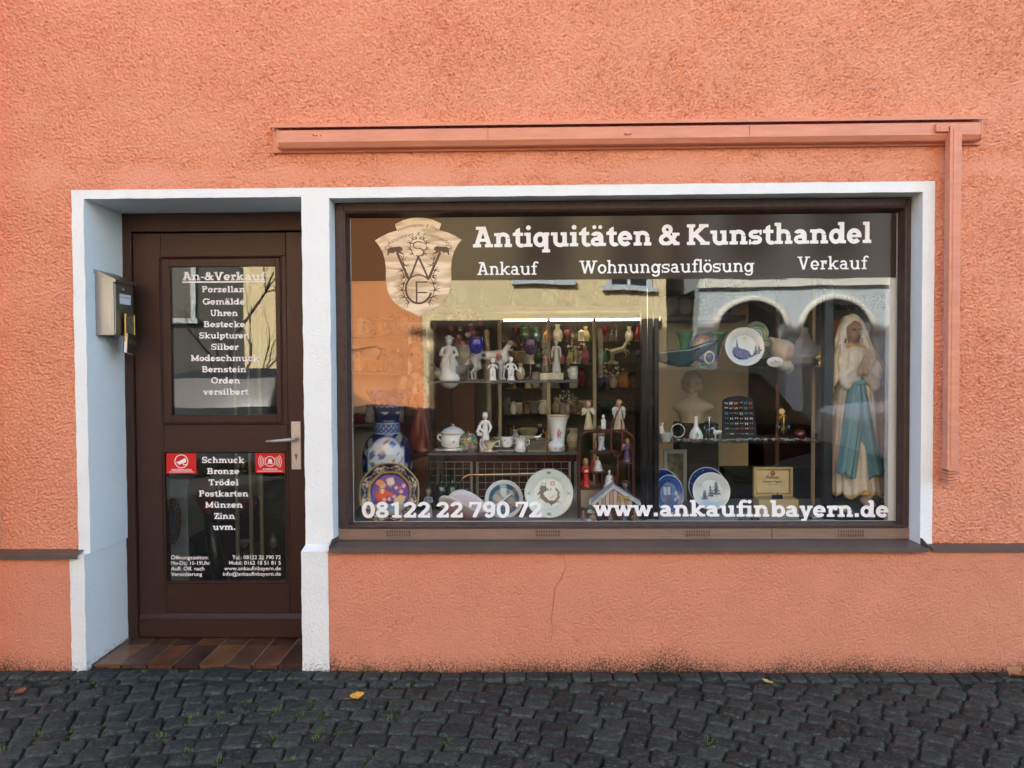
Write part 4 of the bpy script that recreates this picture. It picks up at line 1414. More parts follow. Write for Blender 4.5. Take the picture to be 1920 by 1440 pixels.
def sans(string, px, pyb, cap_px, y, name, parent, m, align='L', width_px=None, bold=.012, shear=0.0, mb=None, post=None):
    """text in the default sans letters, made into a mesh; width_px fits the line"""
    cu = bpy.data.curves.new('line', 'FONT')
    cu.body = string
    cu.size = 1.0
    cu.offset = bold
    cu.shear = shear
    cu.resolution_u = 3
    ob = bpy.data.objects.new('line', cu)
    COL.objects.link(ob)
    dg = bpy.context.evaluated_depsgraph_get()
    me = bpy.data.meshes.new_from_object(ob.evaluated_get(dg))
    V = np.array([v.co[:2] for v in me.vertices])
    F = [list(p.vertices) for p in me.polygons]
    bpy.data.objects.remove(ob)
    bpy.data.curves.remove(cu)
    bpy.data.meshes.remove(me)
    if len(V) == 0: return None
    lo, hi = V[:, 0].min(), V[:, 0].max()
    x, z = P(px, pyb, y)
    sc = cap_px * SCL(y) / .73
    kx = sc if width_px is None else width_px * SCL(y) / (hi - lo)
    xs = (V[:, 0] - (lo if align == 'L' else hi if align == 'R' else (lo + hi) / 2)) * kx
    W_ = [(x + a, y, z + b * sc) for a, b in zip(xs, V[:, 1])]
    if post: W_ = [post(p) for p in W_]
    t = mb or MB()
    t.add(W_, F)
    return t if mb else t.build(name, m, parent)


for s_, pyb, w in (('Öffnungszeiten:', 1048.7, 72), ('Mo-Do: 10-19Uhr', 1059, 75.5), ('Auß. Öff. nach', 1069.4, 64), ('Vereinbarung', 1079.8, 60)):
    sans(s_, 320.5, pyb, 7.4, yd2, 'small_lettering', door, M_VINYL, 'L', w, .012)
for s_, pyb, w in (('Tel.: 08122 22 790 72', 1048.3, 92.5), ('Mobil: 0162 18 51 81 5', 1058.6, 99), ('www.ankaufinbayern.de', 1069, 108.5), ('info@ankaufinbayern.de', 1079.4, 110.5)):
    sans(s_, 526.4, pyb, 7.4, yd2, 'small_lettering', door, M_VINYL, 'R', w, .012)
M_RED = mat('red_sticker', (.62, .012, .016), .4)


def flat(shapes, y, name, m, parent, cell, o, k, bbox, cut=()):
    """distance-field drawing in photo pixels (relative to o) laid flat on the plane y"""
    V, F = fill2d(shapes, bbox, cell, cut)
    x, z = P(o[0], o[1], y)
    sc = SCL(y) * k
    return MB().add([(x + a * sc, y, z + b * sc) for a, b in V], F).build(name, m, parent)


for (px0, py0, px1, py1, kind) in ((312, 849, 368, 888, 0), (479, 848, 533.5, 886.5, 1)):
    a0, a1, a2, a3 = RECT(px0, py0, px1, py1, yd2)
    st = MB().box(a0, a1, yd2 - .0006, yd2 + .0002, a2, a3).build('warning_sticker', M_RED, door)
    c = ((px0 + px1) / 2, py0 + (16 if kind == 0 else 17))
    if kind == 0:
        sh = [sd_arc(0, 0, 12.3, 12.3, 1.5), sd_poly([(-7, -2.5), (8, 3), (9.5, -1.5), (-5.5, -6.5)]), sd_poly([(-6.5, -1), (7.5, 6.5), (9.5, 1.0), (-5, -5.5)]), sd_box(-9, -3.5, -6.5, -.5),
              sd_path([(3.5, -2), (4, -6.5), (10, -6.5)], 1.6)]
    else:
        sh = [sd_arc(0, 0, 9.3, 9.3, 1.3), sd_poly([(-3, 4), (3, 4), (4.2, -2.4), (-4.2, -2.4)]), sd_box(-5, -4.6, 5, -3)]
        for k_ in range(4):
            r_ = 12.5 + 3 * k_
            sh += [sd_arc(0, 0, r_, r_, 1.0, -33, 33), sd_arc(0, 0, r_, r_, 1.0, 147, 213)]
    flat(sh, yd2 - .0012, 'sticker_sign', M_VINYL, door, .35, c, 1, (-24, -14, 24, 14))
    sans('VIDEOÜBERWACHUNG' if kind == 0 else 'ALARMANLAGE', (px0 + px1) / 2, py1 - 5.2, 3.6, yd2 - .0012, 'sticker_lettering', door, M_VINYL, 'C', 39 if kind == 0 else 28, .02)
    w2 = 46
    a0, a1, a2, a3 = RECT((px0 + px1) / 2 - w2 / 2, py1 - 3.6, (px0 + px1) / 2 + w2 / 2, py1 - 2.6, yd2 - .0012)
    MB().box(a0, a1, yd2 - .0012, yd2 - .0008, a2, a3).build('sticker_line', M_VINYL, door)

# brown banner film behind the heading and the shield emblem
M_BANNER = mat('brown_banner_film', (.036, .0215, .0135), .12, spec=.28)
b0, b1, _, b3 = RECT(660, 403, 1680, 520, YV)
za, zb_ = P(660, 527, YV)[1], P(1678, 520, YV)[1]
t = MB().add([(gx0 + .003, YV + .0004, za), (gx1 - .003, YV + .0004, zb_), (gx1 - .003, YV + .0004, gz1 - .003), (gx0 + .003, YV + .0004, gz1 - .003)], [[0, 1, 2, 3]])
t.build('banner_film', M_BANNER, win)
right = [(0, 86.5), (14, 85.2), (28, 81.5), (43.6, 74.3), (39.5, 62.2), (55, 58), (70, 51), (81.6, 44), (74, 35), (67, 22), (63, 8), (61.2, -8), (61.5, -31), (59, -48), (54, -61), (44, -74), (30, -84), (14, -91), (3.5, -97), (0, -99)]
sil = right + [(-a, b) for a, b in right[::-1][1:-1]]
EO = (784.5, 494.5)
M_GOLDF = mat('pale_gold_satin_print', (.56, .455, .33), .35, spec=.5)
nt = M_GOLDF.node_tree                            # the printed satin: broad soft folds
wv = nt.nodes.new('ShaderNodeTexNoise'); wv.inputs['Scale'].default_value = 5.5; wv.inputs['Detail'].default_value = 1; wv.inputs['Distortion'].default_value = 2.2
mp = nt.nodes.new('ShaderNodeMapping'); mp.inputs['Rotation'].default_value = (0, R(40), 0); mp.inputs['Scale'].default_value = (.55, 1, 2.4)
tcn = nt.nodes.new('ShaderNodeTexCoord')
cr_ = nt.nodes.new('ShaderNodeValToRGB')
cr_.color_ramp.elements[0].position, cr_.color_ramp.elements[0].color = .38, (.48, .36, .22, 1)
cr_.color_ramp.elements[1].position, cr_.color_ramp.elements[1].color = .62, (.76, .65, .49, 1)
nt.links.new(tcn.outputs['Object'], mp.inputs[0]); nt.links.new(mp.outputs[0], wv.inputs['Vector']); nt.links.new(wv.outputs[0], cr_.inputs[0]); nt.links.new(cr_.outputs[0], nt.nodes['Principled BSDF'].inputs['Base Color'])
flat([sd_poly(sil)], YV - .0004, 'emblem_shield', M_GOLDF, win, 1.2, EO, 1, (-84, -101, 84, 90))
M_EMB = mat('dark_brown_print', (.05, .026, .018), .4)
sh = []
# monogram: S, A over W, C with E
sh += [sd_arc(0, 34.5, 9, 6.6, 1.9, 40, 265), sd_arc(0, 21.5, 10, 7.2, 2.2, -120, 90)]
sh += [sd_seg(0, 13.5, -16, -27, 3.6), sd_seg(0, 13.5, 18, -27, 3.6), sd_seg(-40, 21, -18, -30, 4.6), sd_seg(41, 21, 18, -30, 4.6), sd_seg(-20, -27, 0, -20, 2.2), sd_seg(20, -27, 0, -20, 2.2)]
sh += [sd_arc(0, -47, 24, 27, 3.8, 135, 345), sd_box(-5.5, -73, -2.5, -33), sd_box(-5.5, -35.5, 17, -33), sd_box(-3, -55, 16, -52.6), sd_arc(0, -47, 24, 26, 2.4, 40, 140)]
# two panthers
for s_ in (-1, 1):
    q = lambda pts: [(s_ * a, b) for a, b in pts]
    sh += [sd_poly(q([(30, 30), (35, 32.5), (44, 31.5), (54, 31), (58, 27), (57.5, 18), (60, 16.5), (56, 16), (54, 21), (47, 20), (44, 23), (38, 21), (31, 18), (25, 17), (31, 21), (34, 24), (29, 25)])),
           sd_path(q([(57, 28), (61, 27), (62.5, 30), (60, 33), (54, 34), (50, 33)]), 1.3, .8)]
    # acanthus sprays along the letters
    def spray(cx, cy, dirs, ln):
        for d in dirs:
            a = R(d)
            e = (cx + math.cos(a) * ln, cy + math.sin(a) * ln)
            b_ = R(d + 55)
            m_ = (cx + math.cos(a) * ln * .55 - math.sin(a) * ln * .14, cy + math.sin(a) * ln * .55 + math.cos(a) * ln * .14)
            sh.append(sd_path(q([(cx, cy), m_, e]), 1.7, .6))
    stemp = [(22, -24), (28, -38), (30, -50), (26, -62), (18, -72)]
    sh.append(sd_path(q(stemp), 1.6))
    for (cx, cy), dd in zip(stemp, ((80, 40, 5), (60, 20, -15, 150), (50, 15, -20, 170), (10, -25, 190), (-30, -70, 20))): spray(cx, cy, dd, 11)
    stem2 = [(3, 46), (10, 45), (15, 38), (15, 27), (10, 19)]
    sh.append(sd_path(q(stem2), 1.2))
    for (cx, cy), dd in zip(stem2, ((70, 30), (80, 35), (60, 10, 170), (40, -10, 190), (-40, -10, 240))): spray(cx, cy, dd, 7)
    stem3 = [(30, 8), (26, -2), (30, -14), (26, -26)]
    sh.append(sd_path(q(stem3), 1.4))
    for (cx, cy), dd in zip(stem3, ((100, 150, 60), (170, 30, 200), (50, 20, -10), (30, -10, -40))): spray(cx, cy, dd, 10)
flat(sh, YV - .0008, 'emblem_monogram', M_EMB, win, .45, EO, 1, (-70, -80, 70, 52))


def arc_text(string, r_px, a_span, cy, cap, w_px, name):
    ox, oz = P(EO[0], EO[1] - cy, YV)
    k_ = SCL(YV)

    def post(p):
        u = (p[0] - ox) / k_
        v = (p[2] - oz) / k_
        th = u / r_px
        return (ox + (r_px + v) * math.sin(th) * k_, YV - .0008, oz + ((r_px + v) * math.cos(th) - r_px) * k_)
    sans(string, EO[0], EO[1] - cy, cap, YV, name, win, M_EMB, 'C', w_px, -.004, .45, None, post)


arc_text('Weimersheimer & Silawi', 78, 0, 69.5, 7.0, 78, 'emblem_lettering')
arc_text('Antiquitäten  &  Kunsthandel', 95, 0, 53, 7.2, 124, 'emblem_lettering')

# ================================================================== SOLID FIGURES FROM DISTANCE FIELDS
def cone(a, b, ra, rb, col, fold=None, k=None, sq=(1, 1, 1)):
    return dict(t='c', a=np.array(a, float), b=np.array(b, float), ra=ra, rb=rb, col=col, fold=fold, k=k, sq=np.array(sq, float))


def ell(c, r, col, k=None, rot=0.0, paint=False):
    r = (r, r, r) if np.isscalar(r) else r
    return dict(t='e', c=np.array(c, float), r=np.array(r, float), col=col, k=k, rot=rot, paint=paint)


def pdist(p, X):
    if p['t'] == 'c':
        s = p['sq']
        a, b, Q = p['a'] / s, p['b'] / s, X / s
        ab = b - a
        q = Q - a
        t = np.clip((q @ ab) / (ab @ ab + 1e-12), 0, 1)
        d = np.sqrt(((q - t[..., None] * ab) ** 2).sum(-1)) - (p['ra'] + (p['rb'] - p['ra']) * t)
        d = d * s.min()
        if p['fold']:
            n, amp, ph = p['fold']
            th = np.arctan2(X[..., 1] - (a * s)[1] - t * (ab * s)[1], X[..., 0] - (a * s)[0] - t * (ab * s)[0])
            d = d - amp * np.sin(n * th + ph + 2.5 * np.sin(3 * t + 2 * th)) * np.clip(1.15 - t, .25, 1)
        return d
    q = X - p['c']
    if p['rot']:
        c, s = math.cos(p['rot']), math.sin(p['rot'])
        q = np.stack([c * q[..., 0] + s * q[..., 2], q[..., 1], -s * q[..., 0] + c * q[..., 2]], -1)
    n = np.sqrt(((q / p['r']) ** 2).sum(-1)) + 1e-9
    g = np.sqrt(((q / p['r'] ** 2) ** 2).sum(-1)) + 1e-9
    return n * (n - 1) / g


def sdf_solid(name, prims, cell, mat_, parent=None, k=.02, rough=None, carve=()):
    lo, hi = np.full(3, 1e9), np.full(3, -1e9)
    for p in prims:
        if p.get('paint'): continue
        if p['t'] == 'c':
            m = max(p['ra'], p['rb']) * p['sq'].max() * 1.1
            lo = np.minimum(lo, np.minimum(p['a'], p['b']) - m); hi = np.maximum(hi, np.maximum(p['a'], p['b']) + m)
        else:
            m = p['r'].max() if p['rot'] else p['r']
            lo = np.minimum(lo, p['c'] - m); hi = np.maximum(hi, p['c'] + m)
    lo -= cell * 2; hi += cell * 2
    ax = [np.arange(lo[i], hi[i] + cell, cell) for i in range(3)]
    X = np.stack(np.meshgrid(*ax, indexing='ij'), -1)
    F = None
    for p in prims:
        if p.get('paint'): continue
        d = pdist(p, X)
        kk = p['k'] if p['k'] is not None else k
        if F is None: F = d
        else:
            h = np.clip(.5 + .5 * (F - d) / kk, 0, 1)
            F = F + (d - F) * h - kk * h * (1 - h)
    for p in carve: F = np.maximum(F, -pdist(p, X))
    if rough is not None: F = F + rough(X)
    F = np.where(abs(F) < 1e-7, 1e-7, F)
    S = F < 0
    nx, ny, nz = F.shape
    acc = np.zeros((nx - 1, ny - 1, nz - 1, 3)); cnt = np.zeros((nx - 1, ny - 1, nz - 1))
    cs = [(i, j, l) for i in (0, 1) for j in (0, 1) for l in (0, 1)]
    sub = lambda A, c: A[c[0]:nx - 1 + c[0], c[1]:ny - 1 + c[1], c[2]:nz - 1 + c[2]]
    for a in range(3):
        for c in cs:
            if c[a]: continue
            e = list(c); e[a] = 1
            f0, f1 = sub(F, c), sub(F, e)
            x = (f0 < 0) != (f1 < 0)
            t = np.where(x, f0 / (f0 - f1 + 1e-12), 0)
            for b in range(3): acc[..., b] += np.where(x, c[b] + (t if b == a else 0), 0)
            cnt += x
    act = cnt > 0
    idx = np.full(act.shape, -1)
    idx[act] = np.arange(act.sum())
    ii = np.stack(np.nonzero(act), -1)
    V = lo + (ii + acc[act] / cnt[act][:, None]) * cell
    Q = []
    for a in range(3):
        b, c = (a + 1) % 3, (a + 2) % 3
        s0 = [slice(1, n - 1) for n in (nx, ny, nz)]; s0[a] = slice(0, F.shape[a] - 1)
        s1 = list(s0); s1[a] = slice(1, F.shape[a])
        A, B = S[tuple(s0)], S[tuple(s1)]
        for sg, M_ in ((0, A & ~B), (1, ~A & B)):
            w = np.stack(np.nonzero(M_), -1)
            if not len(w): continue
            g = w.copy(); g[:, b] += 1; g[:, c] += 1
            def at(db, dc):
                h = g.copy(); h[:, b] += db; h[:, c] += dc
                return idx[h[:, 0], h[:, 1], h[:, 2]]
            q = np.stack([at(-1, -1), at(0, -1), at(0, 0), at(-1, 0)], -1)
            Q.append(q if sg == 0 else q[:, ::-1])
    Q = np.concatenate(Q)
    D = np.stack([pdist(p, V) for p in prims if not p.get('paint')], -1)
    Cc = np.array([p['col'] for p in prims if not p.get('paint')], float)
    w = np.exp(-np.clip((D - D.min(-1, keepdims=True)) / (cell * .6), 0, 40))
    C = (w[..., None] * Cc[None]).sum(1) / w.sum(-1)[:, None]
    for p in prims:
        if p.get('paint'):
            d = pdist(p, V)
            m = np.clip(.5 - d / cell, 0, 1)[:, None]
            C = C * (1 - m) + np.array(p['col']) * m
    return link(name, mesh_np(name, V, Q, True, C), parent, mat_)


M_GLAZE = mat('glazed_porcelain', (.8, .8, .8), .12, spec=.5, vcol=True)
M_BISQUE = mat('bisque_figure', (.8, .8, .8), .5, vcol=True)
M_PLASTER = mat('painted_plaster', (.8, .8, .8), .45, vcol=True, var=(45, .12), bump=[(90, .0006)])
M_SILVER = mat('old_silver', (.62, .60, .54), .2, 1.0)
M_BRASS = mat('polished_brass', (.70, .47, .14), .18, 1.0)
M_CHROME = mat('chrome_tube', (.6, .6, .6), .1, 1.0)
M_CLEAR = glass('clear_glass', (.94, .97, .95), .06)
M_SHELFG = glass('green_edged_glass', (.86, .93, .90), .05)
M_BLUEG = glass('cobalt_glass', (.03, .05, .5), .07)
M_PURPG = glass('amethyst_glass', (.30, .14, .28), .07)
M_TEALG = glass('teal_glass', (.02, .20, .22), .10)
M_DWOOD = mat('dark_red_wood', (.070, .022, .013), .3, spec=.5, var=(20, .3, (1, 6, 6)))
M_BLK = mat('black_lacquer', (.008, .008, .009), .3)
M_DGREY = mat('dark_grey_edge', (.07, .072, .075), .4)
M_CREAMF = mat('cream_cabinet_frame', (.60, .53, .36), .4)
M_MWOOD = mat('brown_wood', (.16, .075, .03), .4, var=(12, .3, (1, 5, 5)))

WHT, IVO, SKIN, GLD = (.78, .79, .77), (.70, .64, .50), (.58, .34, .22), (.55, .36, .08)
NAVY, BLU, RED, GRN, BRN = (.008, .012, .055), (.03, .07, .26), (.50, .02, .02), (.05, .22, .06), (.13, .06, .025)


def X_(px, y): return P(px, 700, y)[0]
def Z_(py, y, px=1150): return P(px, py, y)[1]


def loc_on(px, y, z): return (X_(px, y), y, z)


def put_label(o, label, cat, group=None): return tag(o, label, cat, group)


# ---- shelves and cabinets -------------------------------------------------
YA = .42                                         # front of the left glass shelves
ZA1, ZA2 = Z_(713.5, YA, 940), Z_(849, YA, 940)
la0, la1 = X_(803, YA), X_(1082, YA)
un = thing('glass_shelf_unit', 'glass display shelving with dark grey front edges holding white porcelain figures', 'shelf unit', ((la0 + la1) / 2, .57, PZ))
ox = (la0 + la1) / 2
for z in (ZA1, ZA2):
    s = MB().box(la0 - ox, la1 - ox, YA - .57 + .0105, .17, z - .009 - PZ, z - PZ).build('glass_shelf', M_SHELFG, un)
    MB().box(la0 - ox - .006, la1 - ox + .004, YA - .57, YA - .57 + .010, z - .0135 - PZ, z + .0008 - PZ, .002).build('shelf_edge', M_DGREY, s)
for x in (la0 - ox - .004, la1 - ox - .002):
    MB().box(x, x + .007, YA - .57 + .012, .17, .001, Z_(560, YA) - PZ).build('side_panel', M_SHELFG, un)

YB = .36                                         # front of the right glass cabinet shelves
ZB1, ZB2 = Z_(688, YB, 1390), Z_(828.5, YB, 1390)
rb0, rb1 = X_(1236, YB), X_(1546, YB)
cb = thing('display_cabinet', 'black framed display cabinet with two glass shelves of jewellery and plates', 'cabinet', ((rb0 + rb1) / 2, .55, PZ))
ox = (rb0 + rb1) / 2
for z in (ZB1, ZB2): MB().box(rb0 - ox + .001, rb1 - ox - .001, YB - .55, .20, z - .008 - PZ, z - PZ).build('glass_shelf', M_SHELFG, cb)
ztop = 2.28 - PZ
p0 = X_(1203, YB) - ox
for k, (a, b, d) in enumerate(((p0, p0 + .030, 0.0), (p0 + .036, p0 + .064, .02), (p0 + .068, rb0 - ox, .005))):
    MB().box(a, b, YB - .55 + d, YB - .55 + .05, .001, ztop, .003).build('corner_post', M_BLK, cb)
MB().box(p0 + .031, p0 + .035, YB - .55 + .012, YB - .55 + .05, .001, ztop).build('post_trim', M_CHROME, cb)
MB().box(rb1 - ox, X_(1562, YB) - ox, YB - .55, YB - .55 + .045, .001, ztop, .003).build('corner_post', M_BLK, cb)
MB().box(X_(1508, .9) - ox, X_(1513, .9) - ox, .22, .24, .001, ztop).build('rear_post', M_CREAMF, cb)
MB().box(X_(1442, .9) - ox, X_(1447, .9) - ox, .22, .24, .001, ztop).build('rear_post', M_MWOOD, cb)

# inner partition wall behind the right cabinet, with two dark wall shelves
MB().box(X_(1236, 1.35), X_(1404, 1.35), 1.36, 1.42, RZ, CZ - .001).build('partition_wall', mat('cream_partition', (.62, .57, .45), .85, var=(5, .08)), shop)
YS = 1.12
for k, (a, b, py, lab) in enumerate(((1236, 1425, 545, 'upper black wall shelf carrying brass and a red vase'), (1239, 1398, 591, 'lower black wall shelf carrying a row of standing plates'))):
    x0, x1 = X_(a, YS), X_(b, YS)
    z = Z_(py, YS, 1320)
    t = MB().box(x0, x1, YS, 1.355, z - .035, z, .004)
    put_label(t.build('wall_shelf', M_BLK), lab, 'shelf')
ZW1, ZW2 = Z_(545, YS, 1320), Z_(591, YS, 1320)

M_STRIP = bpy.data.materials.new('added_wares_glow')   # glowing tube added under the vitrine top to brighten its wares
M_STRIP.use_nodes = True
_b = M_STRIP.node_tree.nodes['Principled BSDF']
_b.inputs['Emission Color'].default_value = (1, .80, .50, 1)
_b.inputs['Emission Strength'].default_value = 4.0
# back vitrines with cream frames
YV2 = 1.55


def vitrine(name, label, pxs, py0, py1, y, shelves, dep=.45, frame=M_CREAMF, w=.022, back=None, lit=False):
    x0, x1 = X_(pxs[0], y), X_(pxs[-1], y)
    z1 = Z_(py0, y, (pxs[0] + pxs[-1]) / 2)
    z0 = RZ if py1 is None else Z_(py1, y)
    ox_ = (x0 + x1) / 2
    v = thing(name, label, 'cabinet', (ox_, y, z0 + .0005))
    for px in pxs:
        x = X_(px, y) - ox_
        MB().box(x - w / 2, x + w / 2, 0, w, 0, z1 - z0 - w).build('post', frame, v)
    MB().box(x0 - ox_ - w / 2, x1 - ox_ + w / 2, 0, w, z1 - z0 - w + .0004, z1 - z0).build('top_rail', frame, v)
    MB().box(x0 - ox_, x1 - ox_, dep, dep + .01, 0, z1 - z0).build('back_panel', back or mat('dark_back_panel', (.075, .068, .048), .5, var=(9, .5)), v)
    MB().box(x0 - ox_, x1 - ox_, w * 1.1, dep - .002, z1 - z0 - w * .8, z1 - z0 - w * .5).build('top_panel', frame, v)
    if lit: MB().tube([(x0 - ox_ + .03, w * 1.6, z1 - z0 - w * 1.25), (x1 - ox_ - .03, w * 1.6, z1 - z0 - w * 1.25)], .007, 8).build('added_glow_tube', M_STRIP, v)
    zz = []
    for py in shelves:
        z = Z_(py, y + .1)
        MB().box(x0 - ox_ + .002, x1 - ox_ - .002, w + .01, dep - .003, z - z0 - .008, z - z0).build('glass_shelf', M_SHELFG, v)
        zz.append(z)
    return zz


ZV = vitrine('vitrine', 'large cream framed glass vitrine with crowded shelves in the middle of the shop', (937, 1029, 1115, 1209), 592, None, YV2, (640, 682, 727, 775, 825), lit=True)
ZL = vitrine('vitrine', 'narrow white framed cabinet seen behind the statuette in the beret', (768, 803), 604, None, 1.15, (640, 690), .3, mat('white_cabinet_frame', (.75, .75, .72), .4))
ZD_ = vitrine('vitrine', 'tall cream framed glass cabinet with bowls seen through the shop door', (440, 466, 486, 534), 520, None, 1.9, (880, 960, 1035), .5)
bx0_, bx1_ = X_(818, 1.25), X_(1212, 1.25)
ZT1 = Z_(575, 1.25, 960)
put_label(MB().box(bx0_, bx1_, 1.25, 1.50, ZT1 - .03, ZT1, .003).build('wall_shelf', mat('pale_wood_board', (.36, .29, .19), .5, var=(8, .2, (1, 6, 6)))), 'long pale wall shelf above the middle vitrine with tall vases', 'shelf')
ls0, ls1 = X_(640, 1.3), X_(764, 1.3)
ZS1, ZS2 = Z_(627, 1.3, 700), Z_(697, 1.3, 700)
sh_ = thing('wooden_shelf', 'brown wooden shelf rack with steins and vases behind the big blue vase', 'shelf', ((ls0 + ls1) / 2, 1.3, RZ))
for z in (ZS1, ZS2, ZS2 - .35): MB().box(ls0 - (ls0 + ls1) / 2, (ls1 - ls0) / 2, 0, .25, z - .02 - RZ, z - RZ, .002).build('board', M_MWOOD, sh_)
for x in (-(ls1 - ls0) / 2 - .02, (ls1 - ls0) / 2): MB().box(x, x + .0195, 0, .26, .001, ZS1 - .0 - RZ + .02).build('upright', M_MWOOD, sh_)
MB().box(-(ls1 - ls0) / 2, (ls1 - ls0) / 2, .2505, .26, .001, ZS1 - RZ).build('back_panel', M_INT, sh_)


# ---- plates ---------------------------------------------------------------
def blend(C, m, col):
    m = np.clip(m, 0, 1)[:, None]
    return C * (1 - m) + np.array(col) * m


def soft(d, w=.02): return np.clip(.5 - d / w, 0, 1)


def plate(px, py, r_px, y, paint, name, label, tilt=10, turn=0, squash=1.0, sides=0, cat='plate', m=None, zbase=None, group=None):
    sc = SCL(y)
    r = r_px * sc
    x, z = P(px, py, y)
    nr, ns = 34, 96
    rr = np.linspace(0, 1, nr)
    th = np.linspace(0, 2 * PI, ns, endpoint=False)
    prof = np.where(rr < .62, .0, ((rr - .62) / .38) ** .7 * .17) * .75
    V, UV = [], []
    for i in range(nr):
        for t in th:
            k = 1.0
            if sides: k = math.cos(PI / sides) / math.cos(((t + PI / sides) % (2 * PI / sides)) - PI / sides) * .5 + .5 if i > nr * .6 else 1.0
            V.append((rr[i] * k * r * math.cos(t), -prof[i] * r, rr[i] * k * r * math.sin(t)))
            UV.append((rr[i] * math.cos(t), rr[i] * math.sin(t)))
    n1 = nr * ns
    for i in (nr - 1, int(nr * .6), 0):
        for j, t in enumerate(th):
            k = V[(nr - 1) * ns + j] if i == nr - 1 else V[i * ns + j]
            V.append((k[0] * .995, -prof[i] * r + .012 * r + .002, k[2] * .995)); UV.append((2, 2))
    Q = []
    j = np.arange(ns); j2 = (j + 1) % ns
    for i in range(nr - 1): Q.append(np.stack([i * ns + j, (i + 1) * ns + j, (i + 1) * ns + j2, i * ns + j2], -1))
    Q.append(np.stack([(nr - 1) * ns + j, n1 + j, n1 + j2, (nr - 1) * ns + j2], -1))
    for i in range(2): Q.append(np.stack([n1 + i * ns + j, n1 + (i + 1) * ns + j, n1 + (i + 1) * ns + j2, n1 + i * ns + j2], -1))
    UV = np.array(UV)
    C = paint(UV[:, 0], UV[:, 1])
    o = link(name, mesh_np(name, np.array(V), np.concatenate(Q), True, C), None, m or M_GLAZE)
    o.location = (x, y, z)
    o.rotation_euler = (R(-tilt), 0, R(turn))
    o.scale = (squash, 1, 1)
    return tag(o, label, cat, group)


def U(*s): return lambda u, v: np.minimum.reduce([f(u, v) for f in s])


def nz2(u, v, f, s=0.0):
    return np.sin(f * u + 1.7 * np.sin(f * .8 * v + s)) * np.sin(f * 1.1 * v + 1.9 * np.sin(f * .7 * u + 2 * s))


def p_imari(u, v):
    r = np.hypot(u, v); th = np.arctan2(v, u)
    C = np.repeat(np.array([NAVY]), len(u), 0) * 1.2
    fl = soft(np.abs(np.cos(4 * th)) * .30 - .16 + 0 * r) * soft(abs(r - .83) - .09, .03)
    C = blend(C, soft(abs(np.abs(((th * 4 / PI) % 1) - .5) * .9 * r * .8 + abs(r - .83) * 2.2 - .26) - .02, .02), (.62, .54, .34))
    C = blend(C, fl * (nz2(u, v, 26) > -.1), (.60, .52, .38))
    C = blend(C, soft(abs(r - .985) - .02), (.62, .45, .15)); C = blend(C, soft(abs(r - .685) - .04), (.50, .33, .09))
    C = blend(C, soft(r - .65), (.012, .03, .30))
    # generic garden figure in a red dress under a pale moon
    C = blend(C, soft(U(sd_arc(.02, .33, .11, .11, .02), lambda a, b: np.hypot(a - .02, b - .36) - .12)(u, v)), (.70, .62, .60))
    C = blend(C, soft(np.hypot(u + .24, v - .24) - .10), (.62, .40, .28)); C = blend(C, soft(np.hypot((u + .32) * .8, v - .32) - .10), (.60, .28, .10))
    C = blend(C, soft(sd_poly([(-.42, .02), (-.24, .14), (-.02, .02), (.10, -.04), (.04, -.14), (-.10, -.08), (-.10, -.34), (-.42, -.34)])(u, v)), (.58, .05, .02))
    C = blend(C, soft(sd_poly([(-.30, .12), (-.18, .12), (-.20, -.02), (-.28, -.02)])(u, v)), (.72, .62, .42))
    for a, b in ((.20, .16), (.36, .04), (.14, -.12), (.30, -.18), (-.02, -.20), (-.18, -.22), (.44, .22)):
        C = blend(C, soft(np.hypot(u - a, v - b) - .065), (.62, .30, .36)); C = blend(C, soft(np.hypot(u - a, v - b) - .025), (.72, .66, .40))
    C = blend(C, soft(sd_poly([(.12, -.22), (.34, -.06), (.50, -.12), (.44, -.34), (.16, -.40)])(u, v)), (.62, .52, .30))
    C = blend(C, soft(v + .36 + .03 * np.sin(9 * u), .02) * soft(r - .65), (.28, .46, .52))
    C = blend(C, (nz2(u, v, 37, 1) > .93) * soft(r - .6) * (v > .0), (.7, .68, .6))
    return C


